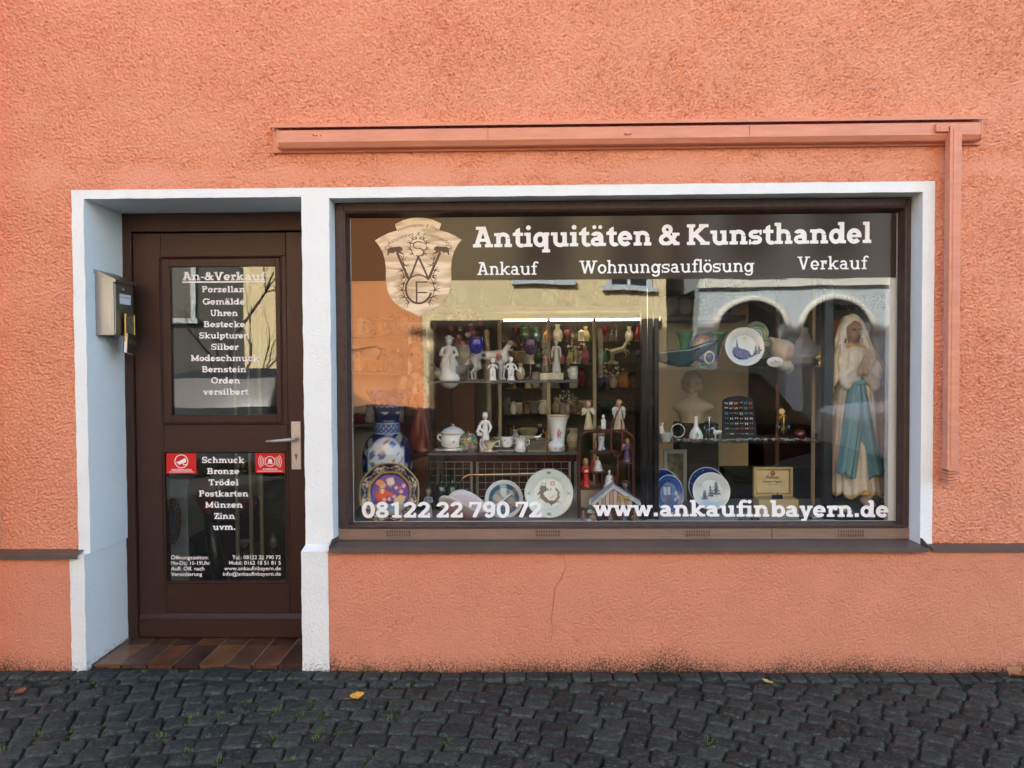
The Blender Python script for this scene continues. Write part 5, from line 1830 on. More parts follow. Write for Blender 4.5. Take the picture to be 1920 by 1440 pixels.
def p_dragon(u, v):
    r = np.hypot(u, v)
    C = np.repeat(np.array([(.70, .76, .70)]), len(u), 0)
    C = blend(C, soft(abs(r - .985) - .012), (.25, .22, .2)); C = blend(C, soft(abs(r - .68) - .006), (.55, .60, .56))
    d = sd_path([(-.26, .18), (-.31, .02), (-.25, -.16), (-.08, -.30), (.12, -.38), (.28, -.32), (.38, -.16), (.40, .03), (.31, .17)], .17, .035)(u, v)
    C = blend(C, soft(d - .015 + .02 * np.sin(40 * u) * np.sin(37 * v)), (.075, .07, .065))
    hd = U(sd_poly([(-.40, .16), (-.32, .32), (-.14, .30), (-.02, .16), (-.10, .10), (-.22, .04)]), sd_path([(-.30, .28), (-.26, .42)], .05, .01), sd_path([(-.20, .30), (-.10, .42)], .05, .01),
           sd_path([(-.36, .1), (-.44, -.04)], .04), sd_path([(-.3, -.1), (-.42, -.22)], .06, .02), sd_path([(.1, -.38), (.12, -.5)], .06, .02), sd_path([(.3, -.3), (.46, -.36)], .06, .02), sd_path([(0, .12), (.1, .18)], .05, .02))(u, v)
    C = blend(C, soft(hd + .015 * np.sin(60 * u)), (.10, .09, .085))
    C = blend(C, soft(U(lambda a, b: abs(np.hypot(a - .16, b - .40) - .07) - .025, sd_path([(.04, -.18), (.16, -.14), (.22, -.06)], .04, .02))(u, v)), (.55, .14, .08))
    for a, b in ((0, .83), (.83, 0), (-.83, 0), (0, -.83)):
        C = blend(C, soft(U(sd_path([(a - .07, b - .04), (a + .07, b + .04)], .035), sd_path([(a - .07, b + .04), (a + .07, b - .04)], .035), sd_box(a - .04, b - .03, a + .04, b + .03))(u, v)), (.13, .09, .08))
    return C


def p_teal(u, v):
    r = np.hypot(u, v)
    C = np.repeat(np.array([(.66, .72, .72)]), len(u), 0)
    C = blend(C, soft(r - .80), (.035, .13, .22))
    C = blend(C, soft(r - .79) * (nz2(u, v, 6) > .12) * (v < .5) * (v > -.4), (.24, .24, .24)); C = blend(C, soft(r - .79) * (nz2(u, v, 7, 2) > .3) * (u > .1) * (v < .3), (.34, .18, .12))
    C = blend(C, soft(r - .79) * soft(abs(u - .02 + .1 * v) - .10 - .1 * np.clip(v, 0, 1), .1) * (v > .1), (.42, .52, .56)); C = blend(C, soft(r - .79) * soft(v + .55 + .05 * np.sin(8 * u)), (.06, .20, .33))
    return C


def p_xblue(u, v):
    r = np.hypot(u, v)
    C = np.repeat(np.array([(.035, .09, .30)]), len(u), 0)
    C = C * (1 + .35 * nz2(u, v, 9))[:, None]
    C = blend(C, soft(abs(r - .975) - .02), (.60, .66, .72)); C = blend(C, soft(abs(r - .80) - .008), (.18, .28, .50))
    C = blend(C, soft(sd_box(-.45, -.55, .22, .45)(u, v)), (.015, .04, .17)); C = blend(C, soft(U(sd_box(-.35, -.05, -.14, .36), sd_box(-.08, -.05, .12, .36))(u, v)), (.34, .46, .62))
    C = blend(C, soft(U(lambda a, b: np.hypot(a - .50, b - .02) - .12, lambda a, b: np.hypot(a - .62, b + .18) - .10, lambda a, b: np.hypot(a - .44, b + .30) - .10)(u, v)), (.30, .40, .58))
    return C


def p_plainblue(u, v):
    r = np.hypot(u, v)
    C = np.repeat(np.array([(.018, .05, .21)]), len(u), 0) * (1 + .3 * nz2(u, v, 7, 3))[:, None]
    C = blend(C, soft(abs(r - .975) - .02), (.66, .70, .72))
    return blend(C, (nz2(u, v, 31, 1) > .95) * 1.0, (.5, .55, .6))


def firs(C, u, v, xs, col):
    for (x, y0, h, w) in xs:
        for k in range(4):
            a, b = y0 + h * (.12 + .22 * k), y0 + h * (.42 + .2 * k)
            ww = w * (1 - .22 * k)
            C = blend(C, soft(sd_poly([(x - ww, a), (x + ww, a), (x + .01, b)])(u, v) + .012 * np.sin(50 * u)), col)
        C = blend(C, soft(sd_box(x - .02, y0 - .02, x + .02, y0 + h * .2)(u, v)), col)
    return C


def rays(C, u, v, a, b, n, ln, col):
    for k in range(n):
        t = 2 * PI * k / n
        C = blend(C, soft(sd_seg(a, b, a + ln * (1 - .3 * (k % 2)) * math.cos(t), b + ln * (1 - .3 * (k % 2)) * math.sin(t), .014)(u, v), .02) * .8, col)
    return blend(C, soft(np.hypot(u - a, v - b) - .04), col)


def p_trees(u, v):
    r = np.hypot(u, v)
    C = np.repeat(np.array([(.62, .68, .66)]), len(u), 0)
    C = blend(C, soft(abs(r - .98) - .015), (.70, .74, .74))
    C = firs(C, u, v, ((.28, -.28, .80, .28), (-.02, -.36, .66, .22), (-.34, -.50, .58, .24)), (.022, .025, .075))
    C = blend(C, (nz2(u, v, 40) > .8) * (v > -.5) * (v < .3) * (abs(u) < .5), (.30, .36, .42)); C = blend(C, soft(v + .50 + .06 * np.sin(7 * u), .08) * soft(r - .93), (.45, .58, .66))
    return rays(C, u, v, -.52, .26, 14, .30, (.40, .38, .26))


def p_village(u, v):
    r = np.hypot(u, v)
    C = np.repeat(np.array([(.70, .71, .68)]), len(u), 0)
    C = blend(C, soft(r - .84) * .5, (.60, .66, .70))
    C = blend(C, soft(sd_poly([(-.62, -.25), (-.50, .02), (-.40, -.02), (-.36, .55), (-.28, -.02), (-.08, -.10), (.06, -.12), (.26, -.24), (.36, -.46), (.10, -.66), (-.30, -.66), (-.55, -.5)])(u, v)), (.012, .02, .16))
    C = blend(C, soft(sd_path([(.30, -.52), (.55, -.38), (.75, -.30)], .10, .02)(u, v)), (.03, .07, .24)); C = firs(C, u, v, ((.58, -.42, .48, .18), (.76, -.3, .38, .12)), (.04, .10, .17))
    C = blend(C, (nz2(u, v, 33) > .86) * (v < -.2) * (v > -.6) * (abs(u) < .4), (.6, .6, .5))
    return rays(C, u, v, .06, .46, 20, .30, (.50, .38, .16))


def p_deer(u, v):
    r = np.hypot(u, v)
    C = np.repeat(np.array([(.02, .045, .15)]), len(u), 0)
    C = blend(C, (nz2(u, v, 8, .4) > .25) * soft(r - .82), (.36, .44, .54)); C = blend(C, soft(abs(r - .93) - .03), (.22, .30, .45))
    return blend(C, soft(U(sd_path([(-.2, -.05), (.2, .05)], .2, .15), sd_path([(.2, .05), (.34, .26)], .08))(u, v)), (.01, .02, .06))


def p_white(u, v):
    r = np.hypot(u, v)
    C = np.repeat(np.array([(.66, .64, .55)]), len(u), 0)
    return blend(C, soft(abs(r - .93) - .02), (.45, .40, .25))


def p_rose(u, v):
    r = np.hypot(u, v)
    C = np.repeat(np.array([(.36, .48, .40)]), len(u), 0)
    return blend(C, (np.sin(24 * r + 3 * np.arctan2(v, u)) > .2) * soft(r - .9), (.14, .30, .22))


def p_folk(u, v):
    r = np.hypot(u, v); th = np.arctan2(v, u)
    C = np.repeat(np.array([(.40, .22, .05)]), len(u), 0)
    C = blend(C, soft(abs(r - .86) - .10), (.03, .06, .28)); C = blend(C, (np.sin(9 * th) * np.sin(14 * r) > .3) * soft(r - .72), (.30, .08, .04))
    return C


plate(731, 924, 59, .285, p_imari, 'octagonal_plate', 'large eight sided navy and gold plate with a red dressed lady before the big vase', 8, 0, 1, 8)
plate(945, 936, 36, .47, p_teal, 'picture_plate', 'white rimmed round plate with a teal blue picture left of the dragon plate', 12)
plate(1029, 925, 46, .40, p_dragon, 'dragon_plate', 'large pale porcelain plate painted with a grey dragon', 10)
plate(1100, 926, 26, .56, p_white, 'plain_plate', 'plain pale plate half hidden behind the wooden stand, edge beside the dragon plate', 10)
plate(1243, 916, 37, .56, p_plainblue, 'blue_plate', 'dark blue plate standing behind the window scene plate', 10, 8, .85)
plate(1254, 926, 36, .50, p_xblue, 'blue_plate', 'mid blue round plate with a lit window scene beside the black post', 10, 10, .78)
plate(1325, 912, 36, .54, p_plainblue, 'blue_plate', 'dark blue plate standing behind the fir tree plate', 10, 0, .98)
plate(1333, 921, 35, .48, p_trees, 'fir_plate', 'pale plate with three dark fir trees and a star', 10)
plate(1395, 650.5, 36.5, .43, p_village, 'village_plate', 'white plate with a dark blue church and golden star on the upper glass shelf', 9)
plate(1253, 572, 19, 1.2, p_white, 'shelf_plate', 'cream plate at the left end of the lower black wall shelf', 8)
plate(1284, 574, 15, 1.2, p_white, 'shelf_plate', 'small cream saucer between the cream plate and the blue deer plate', 8)
plate(1322, 572.5, 18.5, 1.2, p_deer, 'shelf_plate', 'navy plate with a pale snow scene on the lower black wall shelf', 8)
plate(1358, 573, 17, 1.2, p_plainblue, 'shelf_plate', 'plain dark blue plate at the right end of the lower black wall shelf', 8)
plate(1322, 653, 31, .62, p_folk, 'folk_plate', 'blue rimmed ochre folk art platter behind the agate slice', 10)
plate(1418, 625, 22, .75, p_rose, 'relief_plate', 'green relief plate with swirls behind the church plate', 8)
plate(1432, 652, 20, .72, p_rose, 'relief_plate', 'green relief plate with swirls half hidden right of the church plate', 8)
plate(858, 552, 21, 1.34, p_white, 'octagonal_plate', 'eight sided beige plate leaning on the long pale wall shelf', 8, 0, 1, 8)

# ================================================================== WARES
def vessel(name, label, cat, px, y, z, h_px, prof, m, seg=32, col=None, sx=1.0, paint=None, group=None, extra=None, loc=None):
    """turned vessel; prof = [(radius, height)] in units of its height, h_px its height in photo pixels"""
    h = h_px * SCL(y)
    t = MB().lathe([(max(r, 1e-5) * h, q * h) for r, q in prof], seg, (0, 0, 0), col, sx, sx, (lambda A: paint(A / h)) if paint else None)
    root = None
    if extra:
        root = thing(name, label, cat, (X_(px, y), y, z), 0, group)
        t.build('body', m, root, colors=True)
        extra(root, h)
        return root
    o = t.build(name, m, None, colors=True)
    o.location = (X_(px, y), y, z)
    return tag(o, label, cat, group)


def fine(prof, n=6):
    out = []
    for i in range(len(prof) - 1):
        for k in range(n):
            s = k / n
            out.append((prof[i][0] * (1 - s) + prof[i + 1][0] * s, prof[i][1] * (1 - s) + prof[i + 1][1] * s))
    return out + [prof[-1]]


# big blue and white vase
def paint_vase(A):
    th = np.arctan2(A[:, 0], -A[:, 1]); z = A[:, 2]; r = np.hypot(A[:, 0], A[:, 1])
    C = np.repeat(np.array([(.012, .016, .060)]), len(A), 0)
    u = th * r
    C = blend(C, (nz2(u * 9 + 3, z * 9, 2.6) > .42) * (z < .83) * (z > .76 - .04) * 1.0, (.42, .40, .34))
    C = blend(C, (nz2(u * 9, z * 9, 3.1, 1) > .35) * (z < .72), (.30, .29, .25))
    C = blend(C, (z > .86) * (nz2(u, z, 60) > .1) * .8, (.09, .13, .30)); C = blend(C, soft(abs(z - .865 - .03 * abs(((u * 22) % 1) - .5)) - .004, .006), (.40, .42, .44))
    col = (z > .655) * (z < .735)
    C = blend(C, col * 1.0, (.055, .10, .24)); C = blend(C, col * (np.sin(u * 160) * np.sin(z * 160) > .35), (.28, .34, .44))
    C = blend(C, soft(abs(z - .655) - .003, .006) + soft(abs(z - .735) - .003, .006), (.30, .33, .40))
    s = lambda d: soft(d, .012)
    pv, ph = u - .02, z - .40
    pan = np.minimum.reduce([np.maximum(abs(pv) - .155, abs(ph) - .15), np.hypot(pv, ph - .10) - .13, np.hypot(pv * .9, ph + .20) - .13])
    front = (A[:, 1] < 0)
    C = blend(C, s(pan - .010) * front, (.05, .09, .24)); C = blend(C, s(pan) * front, (.62, .66, .68))
    inn = soft(pan + .012, .02) * front
    C = blend(C, inn * (nz2(pv * 9, ph * 9, 4.0, .7) > .12) * ((ph > .0) | (abs(pv) > .10)), (.10, .16, .36))
    for sx, cx in ((1, -.05), (-1, .085)):
        bd = np.minimum.reduce([sd_seg(cx - sx * .02, -.10, cx - sx * .005, .0, .038, True)(pv, ph), np.hypot((pv - cx + sx * .0) * .62, ph + .12) - .032, sd_seg(cx - sx * .005, .0, cx + sx * .02, .005, .02, True)(pv, ph)])
        C = blend(C, soft(bd, .01) * front, (.08, .12, .27))
    C = blend(C, soft(sd_seg(-.10, -.15, .14, -.11, .03)(pv, ph), .01) * front, (.07, .12, .30)); C = blend(C, inn * (nz2(pv * 8, ph * 8, 5.1, 2) > .6) * (ph > .03), (.46, .26, .20))
    return C


vessel('floor_vase', 'tall navy and white vase with trumpet mouth and a bird panel, behind the octagonal plate', 'vase', 725, .52, PZ, 236,
       fine([(.12, 0), (.125, .02), (.14, .08), (.185, .25), (.20, .38), (.197, .50), (.17, .59), (.115, .645), (.102, .66), (.100, .735), (.096, .76), (.105, .84), (.13, .92), (.162, .985), (.165, 1.0), (.158, .995), (.12, .92)], 9), M_GLAZE, 96, None, 1.0, paint_vase)


# --- figurines
def figure(name, label, px, y, z, h_px, kind='robe', hd=1.0, skirt=WHT, top=None, skin=None, hair=None, arms='pray', base=None, wings=None, hat=None, mat_=None, fold=(9, .010, .4), wide=1.0, cells=42, cat='figurine', group=None, more=(), turn=0.0, sleeve=None, veil=None):
    top = top or skirt
    skin = skin or skirt
    hair = hair or skin
    sleeve = sleeve or top
    w = wide
    pr = []
    zb = 0.0
    if base is not None:
        pr.append(cone((0, 0, .018), (0, 0, .035), .15 * w, .13 * w, base, sq=(1, .8, 1))); zb = .03
    hh = .115 * hd
    zs = .99 - 2 * hh - .03                           # shoulder height
    zw = zs - .19 if kind != 'legs' else zs - .24     # waist
    if kind == 'robe':
        pr.append(cone((0, 0, zb + .03), (0, .005, zw), .165 * w, .085 * w, skirt, fold, sq=(1, .85, 1)))
        pr += [ell((.05 * w, -.11 * w, zb + .025), (.045, .06, .025), skin)]
    elif kind == 'legs':
        for s in (-1, 1):
            pr += [cone((s * .075 * w, -.02, zb + .03), (s * .06 * w, -.02 + .02 * s, zw * .52), .036 * w, .045 * w, skin), cone((s * .06 * w, -.02 + .02 * s, zw * .52), (s * .05 * w, 0, zw), .048 * w, .07 * w, skirt)]
            pr += [ell((s * .08 * w, -.06, zb + .025), (.035, .065, .028), skin)]
        pr.append(ell((0, 0, zw), (.10 * w, .08 * w, .09), skirt))
    elif kind == 'seat':
        zw = zs - .22
        pr += [ell((0, .02, zw * .55), (.17 * w, .15 * w, zw * .55), skirt), cone((-.07, -.03, zw), (-.09, -.17, zw * .8), .075, .07, skirt), cone((.07, -.03, zw), (.10, -.16, zw * .8), .075, .07, skirt),
               cone((-.09, -.17, zw * .8), (-.07, -.15, .06), .06, .08, skirt, (7, .008, 0)), cone((.10, -.16, zw * .8), (.09, -.14, .06), .06, .08, skirt, (7, .008, 1))]
    elif kind == 'bust':
        zs, zw = .58, .25
        hh = .19
        pr += [cone((0, 0, .03), (0, 0, .2), .13, .10, base or skirt), ell((0, 0, .36), (.25, .14, .17), top), cone((0, 0, .3), (0, -.01, .52), .14, .11, top)]
    if kind != 'bust':
        pr += [cone((0, .0, zw), (0, 0, zs - .04), .078 * w, .078 * w, top, sq=(1, .8, 1)), cone((-.075 * w, 0, zs - .02), (.075 * w, 0, zs - .02), .045, .045, top)]
    zh = zs + hh * 1.12 + (.03 if kind != 'bust' else .05)
    pr += [cone((0, 0, zs), (0, -.005, zh - .4 * hh), .035 * (1.6 if kind == 'bust' else 1), .032 * (1.6 if kind == 'bust' else 1), skin), ell((0, -.012, zh), (hh * .74, hh * .82, hh), skin, k=.01)]
    if hair is not skin or kind == 'bust' or cells > 40:
        pr += [ell((0, hh * .22, zh + hh * .28), (hh * .86, hh * .86, hh * .86), hair, k=.006), ell((0, hh * .5, zh - hh * .3), (hh * .7, hh * .5, hh * .7), hair, k=.01)]
    pr.append(ell((0, -.012 - hh * .82, zh - .12 * hh), (hh * .12, hh * .16, hh * .2), skin, k=.008))
    if hat: pr += [ell((hh * .1, .01, zh + hh * .62), (hh * 1.25, hh * 1.15, hh * .22), hat, k=.004), ell((0, .01, zh + hh * .85), (hh * .75, hh * .75, hh * .42), hat, k=.006)]
    if veil: pr += [ell((0, hh * .25, zh + hh * .2), (hh * 1.0, hh * .9, hh * 1.0), veil, k=.006), cone((-hh * .8, hh * .15, zh), (-.13 * w, .03, zs - .16), hh * .35, .05, veil, k=.01), cone((hh * .8, hh * .15, zh), (.13 * w, .03, zs - .16), hh * .35, .05, veil, k=.01)]
    sh = [(-.115 * w, 0, zs - .035), (.115 * w, 0, zs - .035)]
    P2 = {'pray': [((-.15, -.04, zs - .17), (-.02, -.13, zs - .09)), ((.15, -.04, zs - .17), (.02, -.13, zs - .09))],
          'flute': [((-.16, -.06, zs - .15), (-.02, -.12, zs + .03)), ((.17, -.05, zs - .15), (.05, -.13, zs - .03))],
          'down': [((-.16, 0, zs - .18), (-.17, -.04, zs - .33)), ((.16, 0, zs - .18), (.15, -.06, zs - .32))],
          'book': [((-.15, -.03, zs - .17), (-.05, -.14, zs - .18)), ((.15, -.03, zs - .17), (.05, -.14, zs - .18))],
          'hip': [((-.20, .0, zs - .15), (-.09, -.05, zs - .25)), ((.19, -.02, zs - .16), (.12, -.10, zs - .28))],
          'up': [((-.17, -.02, zs - .02), (-.12, -.06, zs + .14)), ((.16, -.03, zs - .16), (.06, -.12, zs - .10))]}[arms]
    if kind != 'bust':
        for s, (el, ha) in zip(sh, P2):
            el, ha = (el[0] * w, *el[1:]), (ha[0] * w, *ha[1:])
            pr += [cone(s, el, .042, .036, sleeve), cone(el, ha, .036, .022, sleeve), ell(ha, (.024, .024, .028), skin, k=.008)]
    if wings:
        for s in (-1, 1): pr += [ell((s * .15, .10, zs - .08), (.05, .03, .17), wings, k=.008, rot=s * .45), ell((s * .18, .11, zs - .02), (.05, .025, .10), wings, k=.01, rot=s * .6)]
    if skin is not skirt:
        e = hh * .3
        for s in (-1, 1): pr.append(ell((s * e, -.012 - hh * .74, zh + .02 * hh), (hh * .13, hh * .3, hh * .12), (.03, .02, .015), paint=True))
        pr.append(ell((0, -.012 - hh * .74, zh - .46 * hh), (hh * .2, hh * .3, hh * .08), (.40, .09, .06), paint=True))
    pr += list(more)
    h = h_px * SCL(y)
    o = sdf_solid(name, pr, 1.0 / cells, mat_ or M_GLAZE, None, .018)
    o.scale = (h, h, h)
    o.location = (X_(px, y), y, z)
    o.rotation_euler = (0, 0, turn)
    return tag(o, label, cat, group)


def quad(name, label, px, y, z, len_px, h_px, col, cells=52, head=None, ears='drop', tail=True, spots=(), flip=False, turn=0.0, wool=0.0, cat='figurine', m=None, slim=1.0):
    """standing four legged animal facing +x, body length 1"""
    a = h_px / len_px
    hd = head or col
    b = a * .60                                       # back height
    q = slim
    pr = [ell((.24, 0, b * .90), (.20, .10 * q, .165), col), cone((-.26, 0, b), (.22, 0, b * .97), .085 * q, .115 * q, col), ell((-.30, 0, b * .97), (.12, .085 * q, .13), col),
          cone((.30, 0, b * 1.02), (.44, 0, a * .84), .085, .055, col), ell((.485, 0, a * .885), (.085, .055, .062), hd, k=.03), cone((.51, 0, a * .875), (.62, 0, a * .80), .042, .022, hd, k=.03)]
    for s in (-1, 1):
        f = .03 * s
        pr += [cone((.27 + f, s * .06, b * .80), (.285 + f, s * .06, b * .40), .062, .030, col), cone((.285 + f, s * .06, b * .40), (.275 + f, s * .06, .03), .030, .022, col), ell((.30 + f, s * .06, .02), (.042, .026, .022), col)]
        pr += [cone((-.32 + f, s * .055, b * .88), (-.27 + f, s * .06, b * .52), .085, .046, col), cone((-.27 + f, s * .06, b * .52), (-.37 + f, s * .06, b * .32), .040, .026, col), cone((-.37 + f, s * .06, b * .32), (-.355 + f, s * .06, .03), .025, .021, col), ell((-.335 + f, s * .06, .02), (.042, .026, .022), col)]
        if ears == 'drop': pr.append(ell((.44, s * .055, a * .90), (.035, .016, .055), hd, k=.006, rot=.4))
        else: pr.append(cone((.45, s * .03, a * .93), (.44, s * .045, a * 1.0), .026, .006, hd, k=.006))
    if tail: pr += [cone((-.40, 0, b * .95), (-.52, 0, b * .60), .035, .045, col), cone((-.52, 0, b * .60), (-.58, 0, b * .30), .045, .015, col)]
    for s in (-1, 1): pr.append(ell((.53, s * .05, a * .90), (.014, .03, .012), (.02, .015, .01), paint=True))
    pr.append(ell((.63, 0, a * .80), (.022, .03, .02), (.03, .025, .02), paint=True))
    pr += list(spots)
    r = (lambda X: wool * np.sin(70 * X[..., 0]) * np.sin(66 * X[..., 1] + 1) * np.sin(72 * X[..., 2])) if wool else None
    o = sdf_solid(name, pr, 1.0 / cells, m or M_GLAZE, None, .03, r)
    h = len_px * SCL(y)
    o.scale = ((-h if flip else h), h, h)
    if flip: o.scale = (h, h, h); o.rotation_euler = (0, 0, PI + turn)
    else: o.rotation_euler = (0, 0, turn)
    o.location = (X_(px, y), y, z)
    return tag(o, label, cat)


GREYW = (.62, .64, .63)
ya = .55
# upper left glass shelf
swan = [ell((-.16, -.03, .16), (.20, .12, .12), (.30, .30, .28)), ell((.20, -.05, .20), (.20, .13, .11), (.16, .17, .18), rot=.5), cone((-.02, -.12, .10), (-.14, -.14, .05), .06, .05, WHT), cone((.02, -.06, .05), (.02, .0, .22), .24, .15, WHT), cone((-.24, -.05, .22), (-.42, -.02, .40), .05, .012, (.10, .09, .08)), cone((.30, -.05, .26), (.48, .0, .38), .045, .01, (.10, .12, .14))]
figure('lady_figurine', 'white porcelain lady in a wide hat seated above dark winged birds on a white foot', 842, ya, ZA1, 82, 'seat', .9, GREYW, arms='book', hat=(.66, .68, .66), wide=1.25, cells=60, more=[dict(p, **({'a': p['a'] * 1, 'b': p['b'] * 1} if p['t'] == 'c' else {})) for p in swan])
quad('porcelain_dog', 'large white and grey porcelain hunting dog with brown head on the upper glass shelf', 918, ya + .05, ZA1, 84, 78, (.58, .58, .57), 64, (.24, .18, .13), spots=[ell((-.12, -.10, .55), (.055, .06, .05), (.10, .085, .075), paint=True), ell((.22, -.12, .50), (.07, .08, .075), (.14, .11, .10), paint=True), ell((.20, -.12, .56), (.05, .06, .04), (.50, .04, .02), paint=True), ell((.60, 0, .83), (.06, .02, .03), (.7, .7, .68), paint=True)])


def goblet(label, px, y, z, h_px, m, rb=.20, hb=.42):
    h = h_px * SCL(y)
    g = thing('goblet', label, 'goblet', (X_(px, y), y, z))
    MB().lathe([(r * h, q * h) for r, q in ((.26, 0), (.25, .012), (.04, .04), (.022, .10), (.020, .50), (.028, 1 - hb - .02))], 20).build('stem', M_CLEAR, g)
    MB().lathe([(r * h, q * h) for r, q in fine([(.02, 1 - hb - .02), (.10, 1 - hb + .01), (rb * .95, 1 - hb * .75), (rb * 1.05, 1 - hb * .4), (rb * .98, 1.0), (rb * .94, 1.0), (rb, 1 - hb * .4), (rb * .85, 1 - hb * .72), (.03, 1 - hb + .02)], 3)], 28).build('bowl', m, g)
    return g


M_COBALT = mat('cobalt_overlay', (.012, .02, .30), .1, spec=.7, var=(70, .5))
M_AMETH = mat('amethyst_cut', (.06, .028, .07), .15, spec=.6, var=(80, .6))
goblet('tall stemmed cobalt blue goblet left of the porcelain dog', 893, .50, ZA1, 79, M_COBALT, .165, .36)
goblet('tall stemmed dark purple cut goblet between the cherub and the black dog', 995, .52, ZA1, 78, M_AMETH, .165, .38)
figure('putto', 'white cherub figurine with flute standing before the dog, the left of two', 924, .47, ZA1, 42, 'legs', 1.15, WHT, arms='flute', base=WHT, wide=1.25, cells=44, group='white porcelain putti')
figure('putto', 'white cherub figurine holding a horn standing under the dog head', 958, .47, ZA1, 44, 'legs', 1.1, WHT, arms='hip', base=WHT, wide=1.2, cells=44, group='white porcelain putti', more=[cone((.2, -.06, .5), (.42, -.02, .34), .04, .02, WHT), cone((.42, -.02, .34), (.4, -.02, .5), .035, .05, WHT)])
BLKD = (.018, .015, .014)
o = sdf_solid('shepherd_dog', [ell((0, 0, .30), (.17, .15, .30), BLKD), cone((0, -.04, .45), (-.04, -.08, .68), .13, .10, BLKD), ell((-.06, -.10, .76), (.11, .13, .11), BLKD, k=.03), cone((-.08, -.16, .73), (-.12, -.30, .69), .06, .035, (.06, .035, .02)),
      cone((-.13, -.06, .82), (-.15, -.05, 1.0), .045, .008, BLKD, k=.008), cone((.01, -.06, .82), (.03, -.05, 1.0), .045, .008, BLKD, k=.008), cone((-.08, -.10, .35), (-.09, -.14, .04), .06, .05, BLKD), cone((.06, -.10, .35), (.07, -.14, .04), .06, .05, BLKD), ell((.13, 0, .10), (.12, .20, .11), BLKD),
      ell((-.02, -.12, .58), (.14, .12, .035), (.42, .02, .03), paint=True), ell((.02, -.14, .40), (.025, .1, .14), (.45, .03, .06), paint=True), ell((-.10, -.2, .78), (.02, .04, .015), (.30, .2, .1), paint=True)], 1 / 46, M_GLAZE, None, .03)
hh_ = 52 * SCL(.60)
o.scale = (hh_,) * 3
o.location = (X_(1022, .6), .60, ZA1 + .038)
tag(o, 'seated black dog figurine with red collar beside the pale torso figure', 'figurine')
MB().box(X_(1012, .6), X_(1056, .6), .56, .68, ZA1 + .0005, ZA1 + .0375, .002).build('plinth', mat('pale_marble', (.50, .46, .34), .4, var=(20, .3)))
tag(bpy.data.objects['plinth'], 'pale stone plinth under the black dog and the pale torso figure', 'plinth')
figure('torso_figure', 'grey white draped classical figure standing on the plinth beside the black dog', 1043, .62, ZA1 + .038, 62, 'robe', .75, (.46, .48, .48), arms='down', wide=.8, cells=48, fold=(5, .016, .2))

# lower left glass shelf
yb = .50


def handles(lst, m=M_GLAZE, col=WHT):
    def f(root, h):
        for pts, r in lst:
            n = 14
            P_ = np.array(pts, float) * h
            # smooth the handle outline
            s = np.linspace(0, len(P_) - 1, n)
            q = [(np.interp(a, range(len(P_)), P_[:, 0]), np.interp(a, range(len(P_)), P_[:, 1]), np.interp(a, range(len(P_)), P_[:, 2])) for a in s]
            MB().tube(q, r * h, 8, col).build('handle', m, root, colors=True)
    return f


def tureen_extra(root, h):
    handles([([(-.36, 0, .55), (-.52, 0, .62), (-.56, 0, .48), (-.42, 0, .36), (-.34, 0, .36)], .028), ([(.36, 0, .55), (.52, 0, .62), (.56, 0, .48), (.42, 0, .36), (.34, 0, .36)], .028)])(root, h)
    MB().lathe([(r * h, q * h) for r, q in fine([(.43, .66), (.44, .68), (.30, .82), (.10, .90), (.04, .91)], 3)], 32, col=(.66, .69, .70)).tube([(0, 0, .9 * h), (.03 * h, 0, .95 * h), (-.03 * h, 0, 1.0 * h)], [.03 * h, .045 * h, .01 * h], 8, (.74, .66, .5)).build('lid', M_GLAZE, root, colors=True)
    MB().lathe([(r * h, q * h) for r, q in ((.30, .0), (.32, .01), (.66, .10), (.67, .115), (.32, .04))], 36, col=WHT).build('saucer', M_GLAZE, root, colors=True)


def ring_paint(base, bands):
    def f(A):
        C = np.repeat(np.array([base], float), len(A), 0)
        z = A[:, 2]; th = np.arctan2(A[:, 0], -A[:, 1])
        for z0, z1, col, kind, *k in bands:
            m = ((z > z0) & (z < z1)).astype(float)
            if kind == 'blot': m = m * (nz2(th * k[0], z * 12 * k[1], 3.0, k[2] if len(k) > 2 else 0) > .45)
            if kind == 'front': m = soft(np.hypot((th - k[0]) * .35, z - (z0 + z1) / 2) - (z1 - z0) / 2 * (.85 + .3 * np.sin(5 * np.arctan2(z - (z0 + z1) / 2, (th - k[0]) * .35))), .02)
            C = blend(C, m, col)
        return C
    return f


vessel('tureen', 'white lidded tureen with gilt rim on its saucer on the lower left glass shelf', 'tureen', 848, yb, ZA2, 52, fine([(.22, .06), (.26, .10), (.40, .22), (.44, .40), (.40, .58), (.42, .66), (.39, .66)], 4), M_GLAZE, 36, None, 1, ring_paint(WHT, [(.62, .67, (.45, .36, .2), 'band'), (.30, .42, (.25, .42, .25), 'front', .2)]), None, tureen_extra)
t = MB()
for k, (x0, x1, dz) in enumerate(((812, 862, 0), (816, 858, .004), (822, 866, .008))):
    t.tube([(X_(x0, .45), .45 + .012 * k, ZA2 + .006 + dz), (X_((x0 + x1) / 2, .45), .45 + .01 * k, ZA2 + .012 + dz), (X_(x1, .45), .45, ZA2 + .007 + dz)], [.006, .0035, .009], 8)
tag(t.build('sugar_tongs', M_SILVER), 'ornate silver serving tongs lying before the white tureen', 'tongs')


def box_lid(col, knob, p=None, zr=.52):
    def f(root, h):
        MB().lathe([(r * h, q * h) for r, q in fine([(.47, zr), (.47, zr + .04), (.40, zr + .26), (.22, zr + .40), (1e-5, zr + .42)], 4)], 30, col=col, paint=(lambda A: p(A / h)) if p else None).ball((0, 0, h * (zr + .44)), .07 * h, 10, knob).build('lid', M_GLAZE, root, colors=True)
        MB().lathe([(.485 * h, (zr - .02) * h), (.49 * h, (zr) * h), (.485 * h, (zr + .02) * h)], 30).build('mount', M_BRASS, root)
    return f


